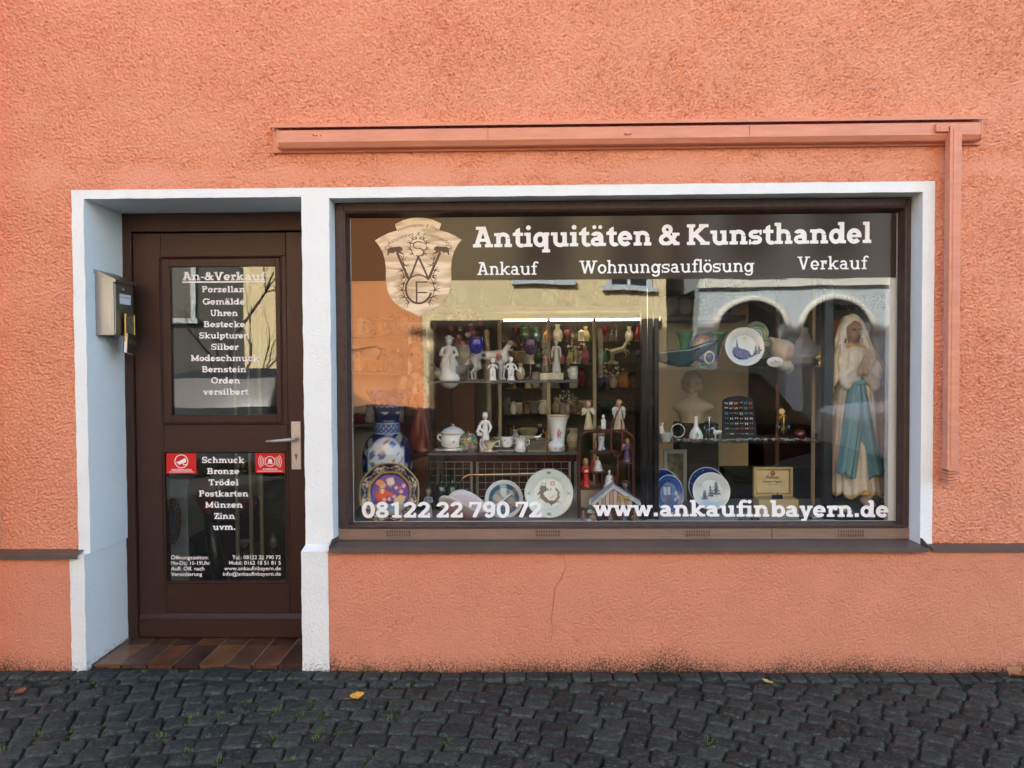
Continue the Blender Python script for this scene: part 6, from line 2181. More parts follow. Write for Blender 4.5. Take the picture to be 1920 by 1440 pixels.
pg = ring_paint((.07, .20, .06), [(.0, 1.2, (.55, .10, .08), 'blot', 2.2, .5), (.0, 1.2, (.60, .55, .30), 'blot', 2.9, .6, 2), (0, 1.2, (.10, .14, .30), 'blot', 3.3, .7, 4)])
vessel('lidded_box', 'round green floral porcelain box with gilt mount and red knob', 'box', 877, .47, ZA2, 38, fine([(.25, 0), (.27, .03), (.44, .24), (.47, .50)], 5), M_GLAZE, 30, None, 1, pg, None, box_lid((.1, .3, .1), (.5, .08, .04), pg))
figure('lady_figurine', 'white porcelain shepherdess with basket on the lower left glass shelf', 909, .52, ZA2, 72, 'robe', .82, WHT, arms='hip', base=WHT, wide=.82, cells=62, fold=(8, .014, .3), more=[ell((-.15, -.08, .44), (.07, .06, .06), WHT), cone((-.2, -.02, .5), (-.13, .02, .68), .05, .02, WHT)])


def cup(label, px, y, h_px, prof, paint, hand=(), sau=None, cat='cup'):
    def ex(root, h):
        handles(hand, M_GLAZE, WHT)(root, h)
        if sau: MB().lathe([(r * h, q * h) for r, q in ((sau * .5, 0), (sau * .55, .01), (sau, .14), (sau * 1.01, .16), (sau * .5, .06))], 34, col=WHT).build('saucer', M_GLAZE, root, colors=True)
    return vessel('cup', label, cat, px, y, ZA2, h_px, fine(prof, 4), M_GLAZE, 30, None, 1, paint, None, ex)


ha = ([(.36, 0, .80), (.60, 0, .86), (.62, 0, .56), (.34, 0, .42)], .035)
cup('small cream cup with gilt foot before the white shepherdess', 918, .45, 22, [(.30, .08), (.22, .12), (.14, .28), (.30, .46), (.52, .80), (.58, 1), (.54, .98)], ring_paint((.68, .62, .42), [(.88, 1.1, (.35, .28, .12), 'band')]), [([(.44, 0, .84), (.80, 0, 1.0), (.82, 0, .5), (.38, 0, .52)], .045), ([(-.44, 0, .9), (-.8, 0, 1.15), (-.9, 0, .6), (-.62, 0, .2), (-.9, 0, .1)], .05)], .78)
cup('white teacup with orange red dragon on two stacked saucers', 950, .48, 29, [(.26, .30), (.30, .34), (.38, .55), (.42, .96), (.39, .96)], ring_paint(WHT, [(.50, .92, (.55, .10, .05), 'blot', 2.2, .35, 1)]), [([(.38, 0, .82), (.60, 0, .85), (.60, 0, .58), (.36, 0, .52)], .03)], .72)
vessel('cream_jug', 'small white jug with purple red flower scroll in front of the silver box', 'jug', 975, .45, ZA2, 27, fine([(.28, 0), (.36, .10), (.40, .30), (.30, .62), (.30, .78), (.40, 1.0), (.36, .99)], 5), M_GLAZE, 28, None, 1, ring_paint(WHT, [(.36, .60, (.42, .05, .15), 'blot', 2.6, .5)]), None, handles([ha]))
sb = thing('silver_box', 'rectangular silver box with a hinged lid between jug and rose vase', 'box', (X_(1006, .5), .50, ZA2))
w = 18 * SCL(.5)
MB().box(-w, w, -.035, .04, .0, .052, .003).build('case', M_SILVER, sb)
MB().box(-w - .003, w + .003, -.039, .044, .0525, .066, .003).build('lid', M_SILVER, sb)
figure('bird_figurine', 'small silver bird standing on the silver box', 1008, .51, ZA2 + .067, 14, 'robe', 1, WHT, cells=10, mat_=M_SILVER) if False else None
o = sdf_solid('silver_bird', [ell((0, 0, .22), (.42, .16, .15), WHT), cone((.3, 0, .28), (.5, 0, .5), .09, .06, WHT), cone((.5, 0, .5), (.62, 0, .47), .04, .01, WHT), cone((-.3, 0, .24), (-.75, 0, .16), .08, .02, WHT), cone((0, 0, .12), (0, 0, 0), .06, .1, WHT)], .045, M_SILVER, None, .05)
o.scale = (.05,) * 3; o.location = (X_(1006, .5), .51, ZA2 + .067)
tag(o, 'little silver bird standing on the lid of the silver box', 'figurine')
vessel('rose_vase', 'white flared porcelain vase with a pink rose on the lower left glass shelf', 'vase', 1046, .54, ZA2, 66, fine([(.19, 0), (.20, .02), (.18, .10), (.19, .3), (.22, .66), (.27, .86), (.33, .975), (.335, 1.0), (.32, .985), (.25, .85)], 5), M_GLAZE, 44, None, 1,
       ring_paint(WHT, [(.34, .58, (.12, .32, .12), 'front', .12), (.40, .62, (.60, .13, .22), 'front', .05), (.46, .56, (.62, .30, .36), 'front', .05), (.96, 1.1, (.45, .36, .2), 'band')]))
vessel('bonbonniere', 'small round white lidded porcelain box before the rose vase', 'box', 1042, .46, ZA2, 23, fine([(.40, 0), (.52, .10), (.64, .36), (.66, .50)], 4), M_GLAZE, 30, None, 1, ring_paint(WHT, [(.2, .4, (.6, .2, .2), 'blot', 2, .4)]), None, lambda root, h: MB().lathe([(r * h, q * h) for r, q in fine([(.67, .50), (.68, .54), (.55, .80), (.25, .97), (1e-5, 1.0)], 4)], 30, col=WHT).build('lid', M_GLAZE, root, colors=True))

# ---- left corner: busts, madonna, chest -------------------------------------
ch = thing('wooden_chest', 'dark red brown wooden chest carrying the praying madonna', 'chest', (X_(783, .70), .70, PZ))
w = 24 * SCL(.7)
zc = Z_(849, .62, 790)
MB().box(-w, w, -.07, .10, 0, zc - PZ - .02, .004).build('body', M_DWOOD, ch)
MB().box(-w - .006, w + .006, -.077, .106, zc - PZ - .0195, zc - PZ, .004).build('lid', M_DWOOD, ch)
figure('madonna_figure', 'painted madonna in pink red dress and white veil on the dark chest', 790, .70, zc, 138, 'robe', .80, (.15, .035, .025), top=(.42, .09, .08), skin=(.50, .30, .20), hair=(.08, .04, .02), arms='book', veil=(.55, .50, .46), mat_=M_PLASTER, cells=70, wide=1.05, fold=(7, .02, .2), cat='statuette')
pz = Z_(758, .92, 780)
put_label(MB().box(X_(760, .92), X_(806, .92), .84, 1.0, PZ, pz, .004).build('pedestal', M_DWOOD), 'dark wooden pedestal behind the praying madonna', 'pedestal')
figure('boy_bust', 'painted bust of a young man in a dark beret and waistcoat behind the madonna', 781, .92, pz, 110, 'bust', 1, (.10, .10, .12), top=(.10, .09, .10), skin=(.42, .25, .16), hair=(.10, .05, .03), hat=None, base=(.08, .04, .03), mat_=M_PLASTER, cells=64, cat='statuette', more=[ell((.05, .03, .955), (.20, .17, .075), (.075, .065, .055), k=.01, rot=-.25), ell((0, -.06, .46), (.09, .1, .09), (.42, .37, .30)), cone((-.2, -.02, .40), (-.30, -.05, .12), .09, .07, (.36, .28, .20)), cone((.2, -.02, .40), (.27, -.04, .12), .09, .07, (.12, .12, .15))])
figure('elf_figurine', 'small white clad figurine in a dark green pointed hat right of the octagonal plate', 801, .46, PZ, 52, 'robe', 1.1, (.50, .50, .48), top=(.40, .40, .40), skin=SKIN, hair=(.2, .1, .05), arms='book', wide=1.0, cells=36, more=[cone((0, .01, .90), (.03, .02, 1.12), .10, .02, (.02, .08, .05))])
for px, s, lab in ((826, 'dark', 'dark green glass bottle behind the pink glass bowl, left of a pair'), (846, 'dark', 'dark green glass bottle behind the pink glass bowl, right of a pair')):
    vessel('bottle', lab, 'bottle', px, .66, PZ, 66, fine([(.16, 0), (.18, .03), (.18, .55), (.14, .68), (.06, .78), (.055, .96), (.07, 1.0)], 3), mat('bottle_glass', (.012, .03, .022), .1, spec=.8), 20, group='bottles behind the glass bowl')
# wire baskets and chrome rail behind the lower plates
for k, (a, b, lab) in enumerate(((774, 884, 'white wire basket under the glass shelves, left of two'), (895, 1068, 'white wire basket under the glass shelves, behind the dragon plate'))):
    y = .82
    x0, x1, z0, z1 = RECT(a, 866, b, 930, y)
    t = MB()
    nx, nz = int((b - a) / 15), 5
    for i in range(nx + 1): t.tube([(x0 + (x1 - x0) * i / nx, y, z0), (x0 + (x1 - x0) * i / nx, y, z1)], .0022, 5)
    for i in range(nz + 1): t.tube([(x0, y - .003, z0 + (z1 - z0) * i / nz), (x1, y - .003, z0 + (z1 - z0) * i / nz)], .003 if i == nz else .0022, 5)
    for x in (x0, x1): t.tube([(x, y - .004, z0), (x, y - .004, z1)], .008, 8)
    o = t.build('wire_basket', mat('white_wire', (.42, .43, .40), .4))
    tag(o, lab, 'basket', 'wire baskets under the shelves')
y = .70
pts = [P(862, 955, y), P(862, 910, y), P(868, 896, y), P(878, 890, y), P(1012, 888, y), P(1060, 887, y)]
tag(MB().tube([(a, y, b) for a, b in pts], .0065, 10).build('chrome_rail', M_CHROME), 'bent chrome tube rail in front of the wire baskets', 'rail')
# folded glass bowl, pink inside
h = 40 * SCL(.36)
n, k = 60, 14
th = np.linspace(0, 2 * PI, n, endpoint=False)
V, C = [], []
for i in range(k):
    s = i / (k - 1)
    for t_ in th:
        lob = .5 + .5 * np.cos(3 * t_ + .5)
        r = .30 + s * (1.05 + .45 * lob)
        V.append((r * 1.05 * math.cos(t_) * h, r * .55 * math.sin(t_) * h, (.08 + s ** 1.5 * (.45 + .75 * lob)) * h))
        C.append(np.array((.50, .16, .20)) * (1 - s) + np.array((.72, .66, .66)) * s if s < .9 else (.75, .74, .72))
i = np.arange(n); j = (i + 1) % n
Q = np.concatenate([np.stack([a * n + i, a * n + j, (a + 1) * n + j, (a + 1) * n + i], -1) for a in range(k - 1)])
o = link('glass_bowl', mesh_np('glass_bowl', np.array(V), Q, True, np.array(C)), None, M_GLAZE)
md = o.modifiers.new('thickness', 'SOLIDIFY'); md.thickness = .006
o.location = (X_(884, .36), .36, PZ)
tag(o, 'folded pink and white art glass bowl with turned up rim tips', 'bowl')

# ---- wooden stand with angels ------------------------------------------------
YE = .40
et = thing('curio_stand', 'dark red carved wooden curio stand with stepped shelves full of small figurines', 'stand', (X_(1137, YE), YE, PZ))
ex0 = X_(1137, YE)
ED = .10


def ebox(name, a, b, c, d, y0=0.0, y1=ED):
    x0, x1, z0, z1 = RECT(a, c, b, d, YE)
    return MB().box(x0 - ex0, x1 - ex0, y0, y1, max(0, z0 - PZ), z1 - PZ, .003).build(name, M_DWOOD, et)


ebox('top_rail', 1098, 1178, 806, 812)
ebox('side_post', 1083, 1089, 826, 985); ebox('side_post', 1185, 1191, 826, 985)
for (a, b) in ((1083, 1100), (1176, 1191)):
    t = MB()
    s = 1 if a < 1137 else -1
    e = 1086 if s > 0 else 1188
    pts = [P(e, 828, YE), P(e + s * 2, 818, YE), P(e + s * 9, 813, YE), P(e + s * 14, 809, YE)]
    for yy in (.006, ED - .006): t.tube([(x - ex0, yy, z - PZ) for x, z in pts], .0075, 8)
    t.build('corner_scroll', M_DWOOD, et)
ebox('shelf', 1108, 1160, 847, 850.5); ebox('shelf', 1161, 1185, 868, 871.5); ebox('shelf', 1112, 1138, 885, 888.5); ebox('shelf', 1089, 1160, 915, 919)
ebox('upright', 1108.5, 1112.2, 851, 888); ebox('upright', 1157, 1160.6, 851, 915); ebox('upright', 1119, 1122, 889, 914.5); ebox('upright', 1127, 1130, 889, 914.5); ebox('upright', 1178, 1181, 872, 975)
ez = lambda py: RECT(1100, py, 1110, py + 1, YE)[3] + .0005
ye = YE + .05
GOWN, HAIR = (.48, .41, .24), (.22, .09, .02)
figure('angel_figurine', 'angel figurine in a cream gown playing a flute on top of the wooden stand', 1103, ye, ez(806), 52, 'robe', 1.12, GOWN, (.62, .58, .45), SKIN, HAIR, 'flute', wings=(.66, .62, .52), mat_=M_BISQUE, cells=56, wide=.95, group='angel figurines on the wooden stand')
figure('angel_figurine', 'angel figurine in a cream gown draped with red beads on the top of the stand', 1161, ye, ez(806), 54, 'robe', 1.1, (.50, .43, .29), (.60, .56, .48), SKIN, HAIR, 'down', wings=(.66, .64, .6), mat_=M_BISQUE, cells=56, wide=1.05, fold=(6, .022, .3), group='angel figurines on the wooden stand')
figure('putto', 'small white kneeling cherub between the two angels on the wooden stand', 1131, ye, ez(806), 27, 'seat', 1.25, WHT, arms='flute', cells=34, wide=.9)
figure('angel_figurine', 'kneeling angel figurine in a purple robe on the right shelf of the stand', 1176, YE + .045, ez(868), 43, 'robe', 1.15, (.075, .06, .16), (.08, .065, .17), SKIN, HAIR, 'pray', base=(.66, .64, .60), wings=(.55, .5, .45), mat_=M_BISQUE, cells=48, wide=1.1, group='angel figurines on the wooden stand')
figure('angel_figurine', 'choir figurine in a bright red robe holding a white book on the stand', 1098, YE + .04, ez(915), 53, 'robe', 1.12, (.50, .012, .015), skin=SKIN, hair=(.34, .20, .06), arms='book', mat_=M_BISQUE, cells=52, wide=.92, group='angel figurines on the wooden stand', more=[ell((0, -.17, .58), (.075, .03, .05), (.75, .73, .68), k=.004)])
figure('witch_figurine', 'dark clad gnome figurine with a black hat at the lower right of the stand', 1172, YE - .02, Z_(948, YE - .02), 46, 'robe', 1.25, (.02, .018, .02), skin=(.35, .17, .09), hair=(.10, .06, .03), arms='hip', hat=(.015, .015, .015), mat_=M_BISQUE, cells=44)
put_label(MB().box(X_(1162, .38), X_(1184, .38), .355, .42, PZ, Z_(948.5, YE - .02), .002).build('block', M_MWOOD), 'small wooden block under the black hatted gnome figurine', 'block')
figure('lady_figurine', 'pale cream figurine standing inside the stand under the flute angel', 1102, YE + .06, ez(847) - .0, 32, 'robe', .9, (.55, .50, .33), arms='book', cells=36) if False else None
M_BELL = M_GLAZE
pb = ring_paint((.58, .60, .62), [(.1, .9, (.10, .14, .34), 'blot', 2.4, .4)])
vessel('boot_vase', 'small blue and white boot shaped vase on the middle shelf of the stand', 'vase', 1127, YE + .05, ez(847), 27, fine([(.22, 0), (.24, .1), (.20, .3), (.21, .7), (.24, 1.0), (.20, .98)], 4), M_GLAZE, 24, None, 1, pb, None, lambda root, h: MB().ball((.12 * h, -.22 * h, .13 * h), .18 * h, 12, (.30, .35, .45), .13 * h).build('toe', M_GLAZE, root, colors=True))
bell = fine([(.36, 0), (.37, .03), (.30, .20), (.25, .5), (.17, .68), (.05, .72), (.05, .82), (.09, .90), (.05, .98), (1e-5, 1.0)], 3)
vessel('hand_bell', 'small grey and white porcelain bell inside the square compartment of the stand', 'bell', 1120, YE + .05, ez(885), 27, bell, M_GLAZE, 22, None, 1, ring_paint((.60, .60, .58), [(.1, .6, (.2, .2, .22), 'blot', 2.2, .4)]), 'porcelain bells on the stand')
vessel('hand_bell', 'small white porcelain bell with blue specks above the crib roof', 'bell', 1142, YE + .03, ez(915), 32, bell, M_GLAZE, 22, None, 1, ring_paint((.64, .65, .66), [(.1, .6, (.10, .12, .26), 'blot', 2.8, .5)]), 'porcelain bells on the stand')
# red ribbons and bead necklace
M_BEAD = mat('dark_red_beads', (.17, .025, .015), .18, spec=.6)
t = MB()
pts = []
for px, py in ((1166, 757), (1158, 775), (1147, 795), (1146, 812), (1146, 830), (1147, 845), (1152, 853), (1158, 857), (1163, 853), (1166, 845), (1167, 825), (1166, 800), (1165, 785)): pts.append(P(px, py, YE - .025))
for i in range(len(pts) - 1):
    n = max(1, int(math.hypot(pts[i + 1][0] - pts[i][0], pts[i + 1][1] - pts[i][1]) / .0085))
    for k_ in range(n):
        s = k_ / n
        t.ball((pts[i][0] * (1 - s) + pts[i + 1][0] * s, YE - .02, pts[i][1] * (1 - s) + pts[i + 1][1] * s), .0048, 8)
tag(t.build('bead_necklace', M_BEAD), 'dark red bead necklace hanging from the angel over the wooden stand', 'necklace')
for k_, (p, lab) in enumerate(((((1117, 822), (1114, 836), (1118, 846)), 'short red ribbon hanging beside the boot vase'), (((1112, 858), (1108, 874), (1110, 884), (1116, 862)), 'short red ribbon looped round the grey bell'), (((1146, 888), (1156, 898), (1156, 910)), 'short crimson ribbon behind the blue specked bell'))):
    q = [(P(a, b, YE - .004)[0], YE - .004, P(a, b, YE - .004)[1]) for a, b in p]
    tag(MB().tube(q, [.003] * len(q), 6).build('ribbon', mat('red_ribbon', (.30, .008, .02), .5)), lab, 'ribbon', 'red ribbons on the stand')

# ---- christmas crib and its little people -----------------------------------
YC = .285
crib = thing('crib_house', 'small white and brown crib stable with snowy roof and a yellow comet star', 'crib', (X_(1157, YC), YC, PZ))
cx = X_(1157, YC)


def cp(px, py): x, z = P(px, py, YC); return (x - cx, z - PZ)


ap, el_, er_ = cp(1150, 916), cp(1111, 948), cp(1200, 948)
MB().prism([(el_[0], el_[1]), (ap[0], ap[1]), (er_[0], er_[1]), (er_[0] + .004, er_[1] + .018), (ap[0], ap[1] + .020), (el_[0] - .004, el_[1] + .018)], -.012, .09).build('snow_roof', mat('snow_plaster', (.46, .50, .52), .6, var=(40, .25), bump=[(60, .003)]), crib)
t = MB()
g0, g1 = cp(1122, 944), cp(1186, 944)
for i in range(9):
    a, b = g0[0] + (g1[0] - g0[0]) * i / 9, g0[0] + (g1[0] - g0[0]) * (i + .86) / 9
    f = lambda x: ap[1] - .006 - abs(x - ap[0]) * (ap[1] - el_[1]) / (er_[0] - ap[0])
    t.prism([(a, g0[1] - .012), (b, g0[1] - .012), (b, max(f(b), g0[1] - .011)), (a, max(f(a), g0[1] - .011))], -.004 - .001 * (i % 2), .008, 'y', ((.42, .30, .22) if i % 2 else (.55, .45, .38)))
t.build('gable_boards', mat('painted_boards', (.5, .4, .3), .6, vcol=True), crib, colors=True)
MB().box(g0[0], g1[0], .06, .075, .002, g0[1], .001).box(g0[0] - .002, g0[0] + .012, -.004, .07, .002, g0[1] - .013).box(g1[0] - .012, g1[0] + .002, -.004, .07, .002, g0[1] - .013).build('stable_walls', mat('brown_stable', (.09, .05, .03), .7), crib)
s0 = cp(1164, 932)
star = []
for i in range(10): star.append((s0[0] + (.017 if i % 2 == 0 else .007) * math.sin(2 * PI * i / 10), s0[1] + (.017 if i % 2 == 0 else .007) * math.cos(2 * PI * i / 10)))
MB().prism(star, -.024, -.016).prism([(s0[0] + .004, s0[1] + .005), (s0[0] + .045, s0[1] + .010), (s0[0] + .040, s0[1] - .001), (s0[0] + .046, s0[1] - .006), (s0[0] + .004, s0[1] - .005)], -.022, -.015).build('comet_star', mat('yellow_star', (.50, .34, .08), .5), crib)
yk = .225
for (px, h, sk, tp, hr, arm, lab, hat) in ((1093, 30, (.14, .09, .13), (.20, .14, .20), (.02, .02, .02), 'pray', 'tiny figurine in a purple coat left of the crib', (.02, .02, .02)), (1111, 28, (.50, .04, .03), (.48, .40, .30), (.45, .28, .05), 'book', 'tiny figurine in red with a golden cap left of the crib', None),
                                          (1144, 24, (.10, .18, .34), (.25, .30, .36), (.15, .08, .04), 'pray', 'tiny kneeling blue robed figurine before the crib', None), (1170, 24, (.30, .36, .40), (.10, .2, .3), (.05, .03, .02), 'book', 'tiny figurine in grey blue before the crib door', None), (1190, 28, (.04, .09, .22), (.45, .30, .12), (.3, .1, .05), 'hip', 'tiny figurine in dark blue with orange sleeves right of the crib', None)):
    figure('crib_figurine', lab, px, yk, PZ, h, 'robe', 1.25, sk, tp, SKIN, hr, arm, hat=hat, mat_=M_BISQUE, cells=32, wide=1.1, group='tiny figurines round the crib')
t = MB()
h = 48 * SCL(.25)
for i in range(5): t.lathe([(h * (.26 - .045 * i), h * (.14 + .16 * i)), (h * (.20 - .04 * i), h * (.22 + .16 * i)), (h * .03, h * (.36 + .16 * i))], 9, (0, 0, 0), ((.06, .13, .09) if i % 2 else (.50, .56, .56)))
t.lathe([(h * .05, 0), (h * .05, h * .18)], 8, (0, 0, 0), (.1, .06, .03))
o = t.build('toy_fir', M_BISQUE, None, colors=True); o.location = (X_(1106, .25), .25, PZ)
tag(o, 'small snow tipped dark green toy fir at the left of the crib', 'toy tree')

# ---- right cabinet: upper shelf ----------------------------------------------
yr = .50
h = 48 * SCL(.5)
n, k = 64, 12
th = np.linspace(0, 2 * PI, n, endpoint=False)
V = []
for i in range(k):
    s = i / (k - 1)
    for t_ in th:
        tip = math.cos(t_)
        r = .32 + s * .45 + s ** 2 * max(0, tip) ** 6 * .75 + s ** 2 * max(0, -tip) ** 6 * 1.1
        V.append((r * math.cos(t_) * h, r * .62 * math.sin(t_) * h, (.02 + s ** 1.7 * (.62 + .35 * max(0, tip) ** 3 - .15 * max(0, -tip) ** 2)) * h))
i = np.arange(n); j = (i + 1) % n
Q = [np.stack([a * n + i, a * n + j, (a + 1) * n + j, (a + 1) * n + i], -1) for a in range(k - 1)]
o = link('teal_bowl', mesh_np('teal_bowl', np.array(V), np.concatenate(Q)), None, mat('teal_art_glass', (.008, .050, .065), .06, spec=.9, var=(14, .7)))
md = o.modifiers.new('thickness', 'SOLIDIFY'); md.thickness = .008
o.location = (X_(1275, yr), yr, ZB1 + .005)
tag(o, 'boat shaped dark teal art glass bowl with drawn out tips', 'bowl')
M_PATINA = mat('green_patina', (.07, .22, .13), .45, var=(40, .35))
for px, lean, lab in ((1283, .0, 'green horn shaped candle holder behind the teal bowl'), (1346, -.35, 'curved green horn shaped candle holder right of the teal bowl')):
    h = 66 * SCL(.58)
    t = MB()
    q = [(lean * h * (1 - s) ** 2, 0, s * h) for s in np.linspace(0, 1, 12)]
    t.tube(q, [h * (.10 + .02 * s + .16 * s ** 5) if s > .05 else h * .16 for s in np.linspace(0, 1, 12)], 16)
    t.lathe([(.24 * h, 0), (.22 * h, .03 * h), (.10 * h, .07 * h)], 18, (lean * h, 0, 0)).lathe([(.28 * h, 0), (.30 * h, .02 * h), (.24 * h, .03 * h)], 18, (0, 0, h * .985))
    o = t.build('candle_holder', M_PATINA); o.location = (X_(px, .58), .58, ZB1 + .0005)
    tag(o, lab, 'candle holder', 'green horn candle holders')
ag = thing('agate_stand', 'blue agate slice on a clear glass foot before the ochre platter', 'agate', (X_(1330, .42), .42, ZB1))
t = MB().lathe([(.026, -.003), (.029, 0), (.026, .003)], 26); t.V = [(a, c, b * 1.25 + .052) for a, b, c in t.V]; t.build('agate_rim', mat('white_quartz', (.55, .52, .45), .3), ag)
t = MB().lathe([(1e-5, -.0045), (.021, -.0042), (.021, .0042), (1e-5, .0045)], 26); t.V = [(a, c, b * 1.25 + .052) for a, b, c in t.V]; t.build('agate_core', mat('blue_agate', (.012, .04, .09), .2, var=(60, .4)), ag)
MB().box(-.042, .042, -.012, .012, .0, .012, .004).box(-.045, -.03, -.016, .016, .0125, .026, .004).box(.03, .045, -.016, .016, .0125, .026, .004).build('foot', M_CLEAR, ag)
t = MB().lathe([(1e-5, -.004), (.042, -.004), (.045, 0), (.042, .004), (1e-5, .004)], 30, col=(.70, .70, .66)); t.V = [(a, c, b * .62 + .026) for a, b, c in t.V]
osn = thing('oval_sign', 'small white oval porcelain sign with blue sketch on the upper glass shelf', 'sign', (X_(1453, .42), .42, ZB1))
t.build('plaque', M_GLAZE, osn, colors=True)
V, F = fill2d([sd_path([(-24, -4), (-12, 0), (-4, 2), (0, 8), (4, 2), (14, 1), (22, -3)], 2.2), sd_path([(-18, -7), (18, -7)], 1.4), sd_path([(-6, -2), (6, -2)], 2)], (-30, -14, 30, 14), .6)
MB().add([(a * .00115, -.0048, b * .00115 + .026) for a, b in V], F).build('blue_sketch', mat('blue_print', (.06, .08, .25), .4), osn)
o = sdf_solid('conch_shell', [ell((0, 0, .5), (.42, .34, .40), (.55, .50, .44)), cone((.1, 0, .6), (.5, 0, .15), .22, .04, (.60, .50, .44)), cone((-.2, 0, .7), (-.42, 0, .95), .25, .05, (.50, .46, .42), (5, .03, 0)), ell((.12, -.30, .42), (.14, .12, .24), (.52, .34, .28), paint=True), cone((-.1, 0, .12), (.1, 0, 0), .2, .25, (.5, .45, .4))], 1 / 34, M_BISQUE, None, .06)
o.scale = (.17,) * 3; o.location = (X_(1468, .62), .62, ZB1)
tag(o, 'large grey white sea shell behind the small oval sign', 'shell')
vessel('pear_vase', 'large smoky grey pear shaped vase at the right end of the upper glass shelf', 'vase', 1508, .60, ZB1, 72, fine([(.22, 0), (.33, .08), (.38, .25), (.30, .5), (.16, .72), (.08, .88), (.09, 1.0), (.07, .99)], 5), mat('smoky_glass', (.20, .21, .22), .12, spec=.7), 32)
vessel('oil_lamp', 'small brass and glass lamp beside the grey pear shaped vase', 'lamp', 1537, .48, ZB1, 44, fine([(.22, 0), (.24, .03), (.08, .10), (.07, .2), (.26, .3), (.28, .45), (.12, .55), (.14, .6)], 4), M_BRASS, 22, None, 1, None, None, lambda root, h: MB().lathe([(.12 * h, .6 * h), (.20 * h, .72 * h), (.10 * h, .9 * h), (.09 * h, 1.0 * h)], 20).build('chimney', M_CLEAR, root))
# wall shelves behind
vessel('brass_bell', 'polished brass bell foot standing on the upper black wall shelf', 'bell', 1315, 1.2, ZW1, 34, fine([(.55, 0), (.58, .05), (.36, .2), (.24, .5), (.16, .75), (.08, 1.0), (1e-5, 1.02)], 4), M_BRASS, 28)
vessel('dark_globe', 'round dark brown pot right of the brass bell on the upper black wall shelf', 'pot', 1343, 1.22, ZW1, 36, fine([(.25, 0), (.48, .25), (.50, .5), (.35, .85), (.2, 1.0)], 4), mat('dark_stoneware', (.05, .035, .02), .4), 24)
vessel('red_vase', 'deep red flared vase at the right end of the upper black wall shelf', 'vase', 1381, 1.2, ZW1, 32, fine([(.2, 0), (.3, .1), (.42, .5), (.2, .8), (.3, 1.0)], 4), mat('red_ceramic', (.20, .015, .01), .2), 24)
# bust of plaster on a dark pedestal
pz = Z_(792, 1.0, 1300)
put_label(MB().box(X_(1268, 1.0), X_(1340, 1.0), .90, 1.10, RZ, pz, .004).build('pedestal', mat('dark_stand', (.02, .017, .014), .5)), 'dark pedestal under the plain plaster bust', 'pedestal')
BU = (.47, .41, .31)
o = sdf_solid('plaster_bust', [ell((0, .0, .30), (.40, .22, .16), BU), cone((0, -.02, .0), (0, 0, .22), .22, .30, BU, sq=(1, .75, 1)), cone((0, .0, .38), (0, -.04, .62), .12, .10, BU), ell((0, -.07, .76), (.145, .17, .20), BU, k=.02), ell((0, .03, .82), (.20, .21, .19), BU, k=.02), ell((-.14, .0, .72), (.07, .12, .13), BU), ell((.15, .0, .72), (.07, .12, .13), BU),
      ell((0, -.235, .74), (.025, .04, .05), BU, k=.02), ell((0, -.21, .65), (.045, .03, .016), BU, k=.012), ell((0, -.19, .60), (.05, .04, .04), BU, k=.03), ell((0, -.20, .80), (.11, .05, .025), BU, k=.03)], 1 / 60, mat('raw_plaster', (.4, .35, .26), .8, vcol=True), None, .04, lambda X: -.012 * np.sin(34 * X[..., 0] + 3 * np.sin(20 * X[..., 2])) * np.sin(30 * X[..., 2]) * ((X[..., 2] > .72) & (X[..., 1] > -.14)))
h = 96 * SCL(1.0)
o.scale = (h,) * 3; o.location = (X_(1298, 1.0), 1.0, pz); o.rotation_euler = (0, 0, R(-20))
tag(o, 'plain beige plaster bust of a man on a dark pedestal behind the glass shelves', 'bust')

# ---- right cabinet: jewellery shelf -------------------------------------------
yj = .46
vessel('bottle_vase', 'small white bottle vase with green leaf and gilt lip on the jewellery shelf', 'vase', 1305, yj, ZB2, 48, fine([(.20, 0), (.26, .06), (.27, .18), (.20, .36), (.085, .52), (.065, .70), (.06, .97), (.07, 1.0), (.05, .99)], 5), M_GLAZE, 36, None, 1, ring_paint(WHT, [(.10, .32, (.02, .26, .10), 'front', .0), (.955, 1.1, (.35, .22, .06), 'band')]))
quad('lamb_figurine', 'small white porcelain lamb between the bottle vase and the black earring stand', 1349, .47, ZB2, 26, 25, (.70, .71, .68), 34, ears='drop', tail=False, flip=True, wool=.010, slim=1.3)
br = thing('bracelet_stand', 'silver bracelet with stones on a clear stand at the left of the jewellery shelf', 'bracelet', (X_(1271, yj), yj, ZB2))
t = MB().tube([(.036 * math.cos(a), 0, .052 + .036 * math.sin(a)) for a in np.linspace(0, 2 * PI, 40)], .0035, 8)
for a in (PI / 2, PI / 2 - .4, PI / 2 + .4): t.ball((.037 * math.cos(a), -.004, .052 + .037 * math.sin(a)), .007, 8)
t.build('bracelet', M_SILVER, br)
MB().box(-.02, .045, -.02, .02, 0, .012, .003).box(-.012, .012, -.006, .006, .0125, .05, .003).build('acrylic_foot', M_CLEAR, br)
vessel('bud_vase', 'tiny white floral vase with gilt lip at the left end of the jewellery shelf', 'vase', 1239, .45, ZB2, 34, fine([(.2, 0), (.26, .2), (.18, .6), (.12, .8), (.17, 1.0)], 4), M_GLAZE, 22, None, 1, ring_paint((.6, .58, .45), [(.2, .7, (.45, .2, .12), 'blot', 2.6, .6)]))
vessel('glass_dish', 'frosted glass dish in front of the tiny floral vase', 'dish', 1247, .41, ZB2, 16, fine([(.5, 0), (.55, .1), (.95, .9), (1.0, 1.0), (.9, .9)], 3), mat('frosted_glass', (.45, .50, .50), .3), 26)
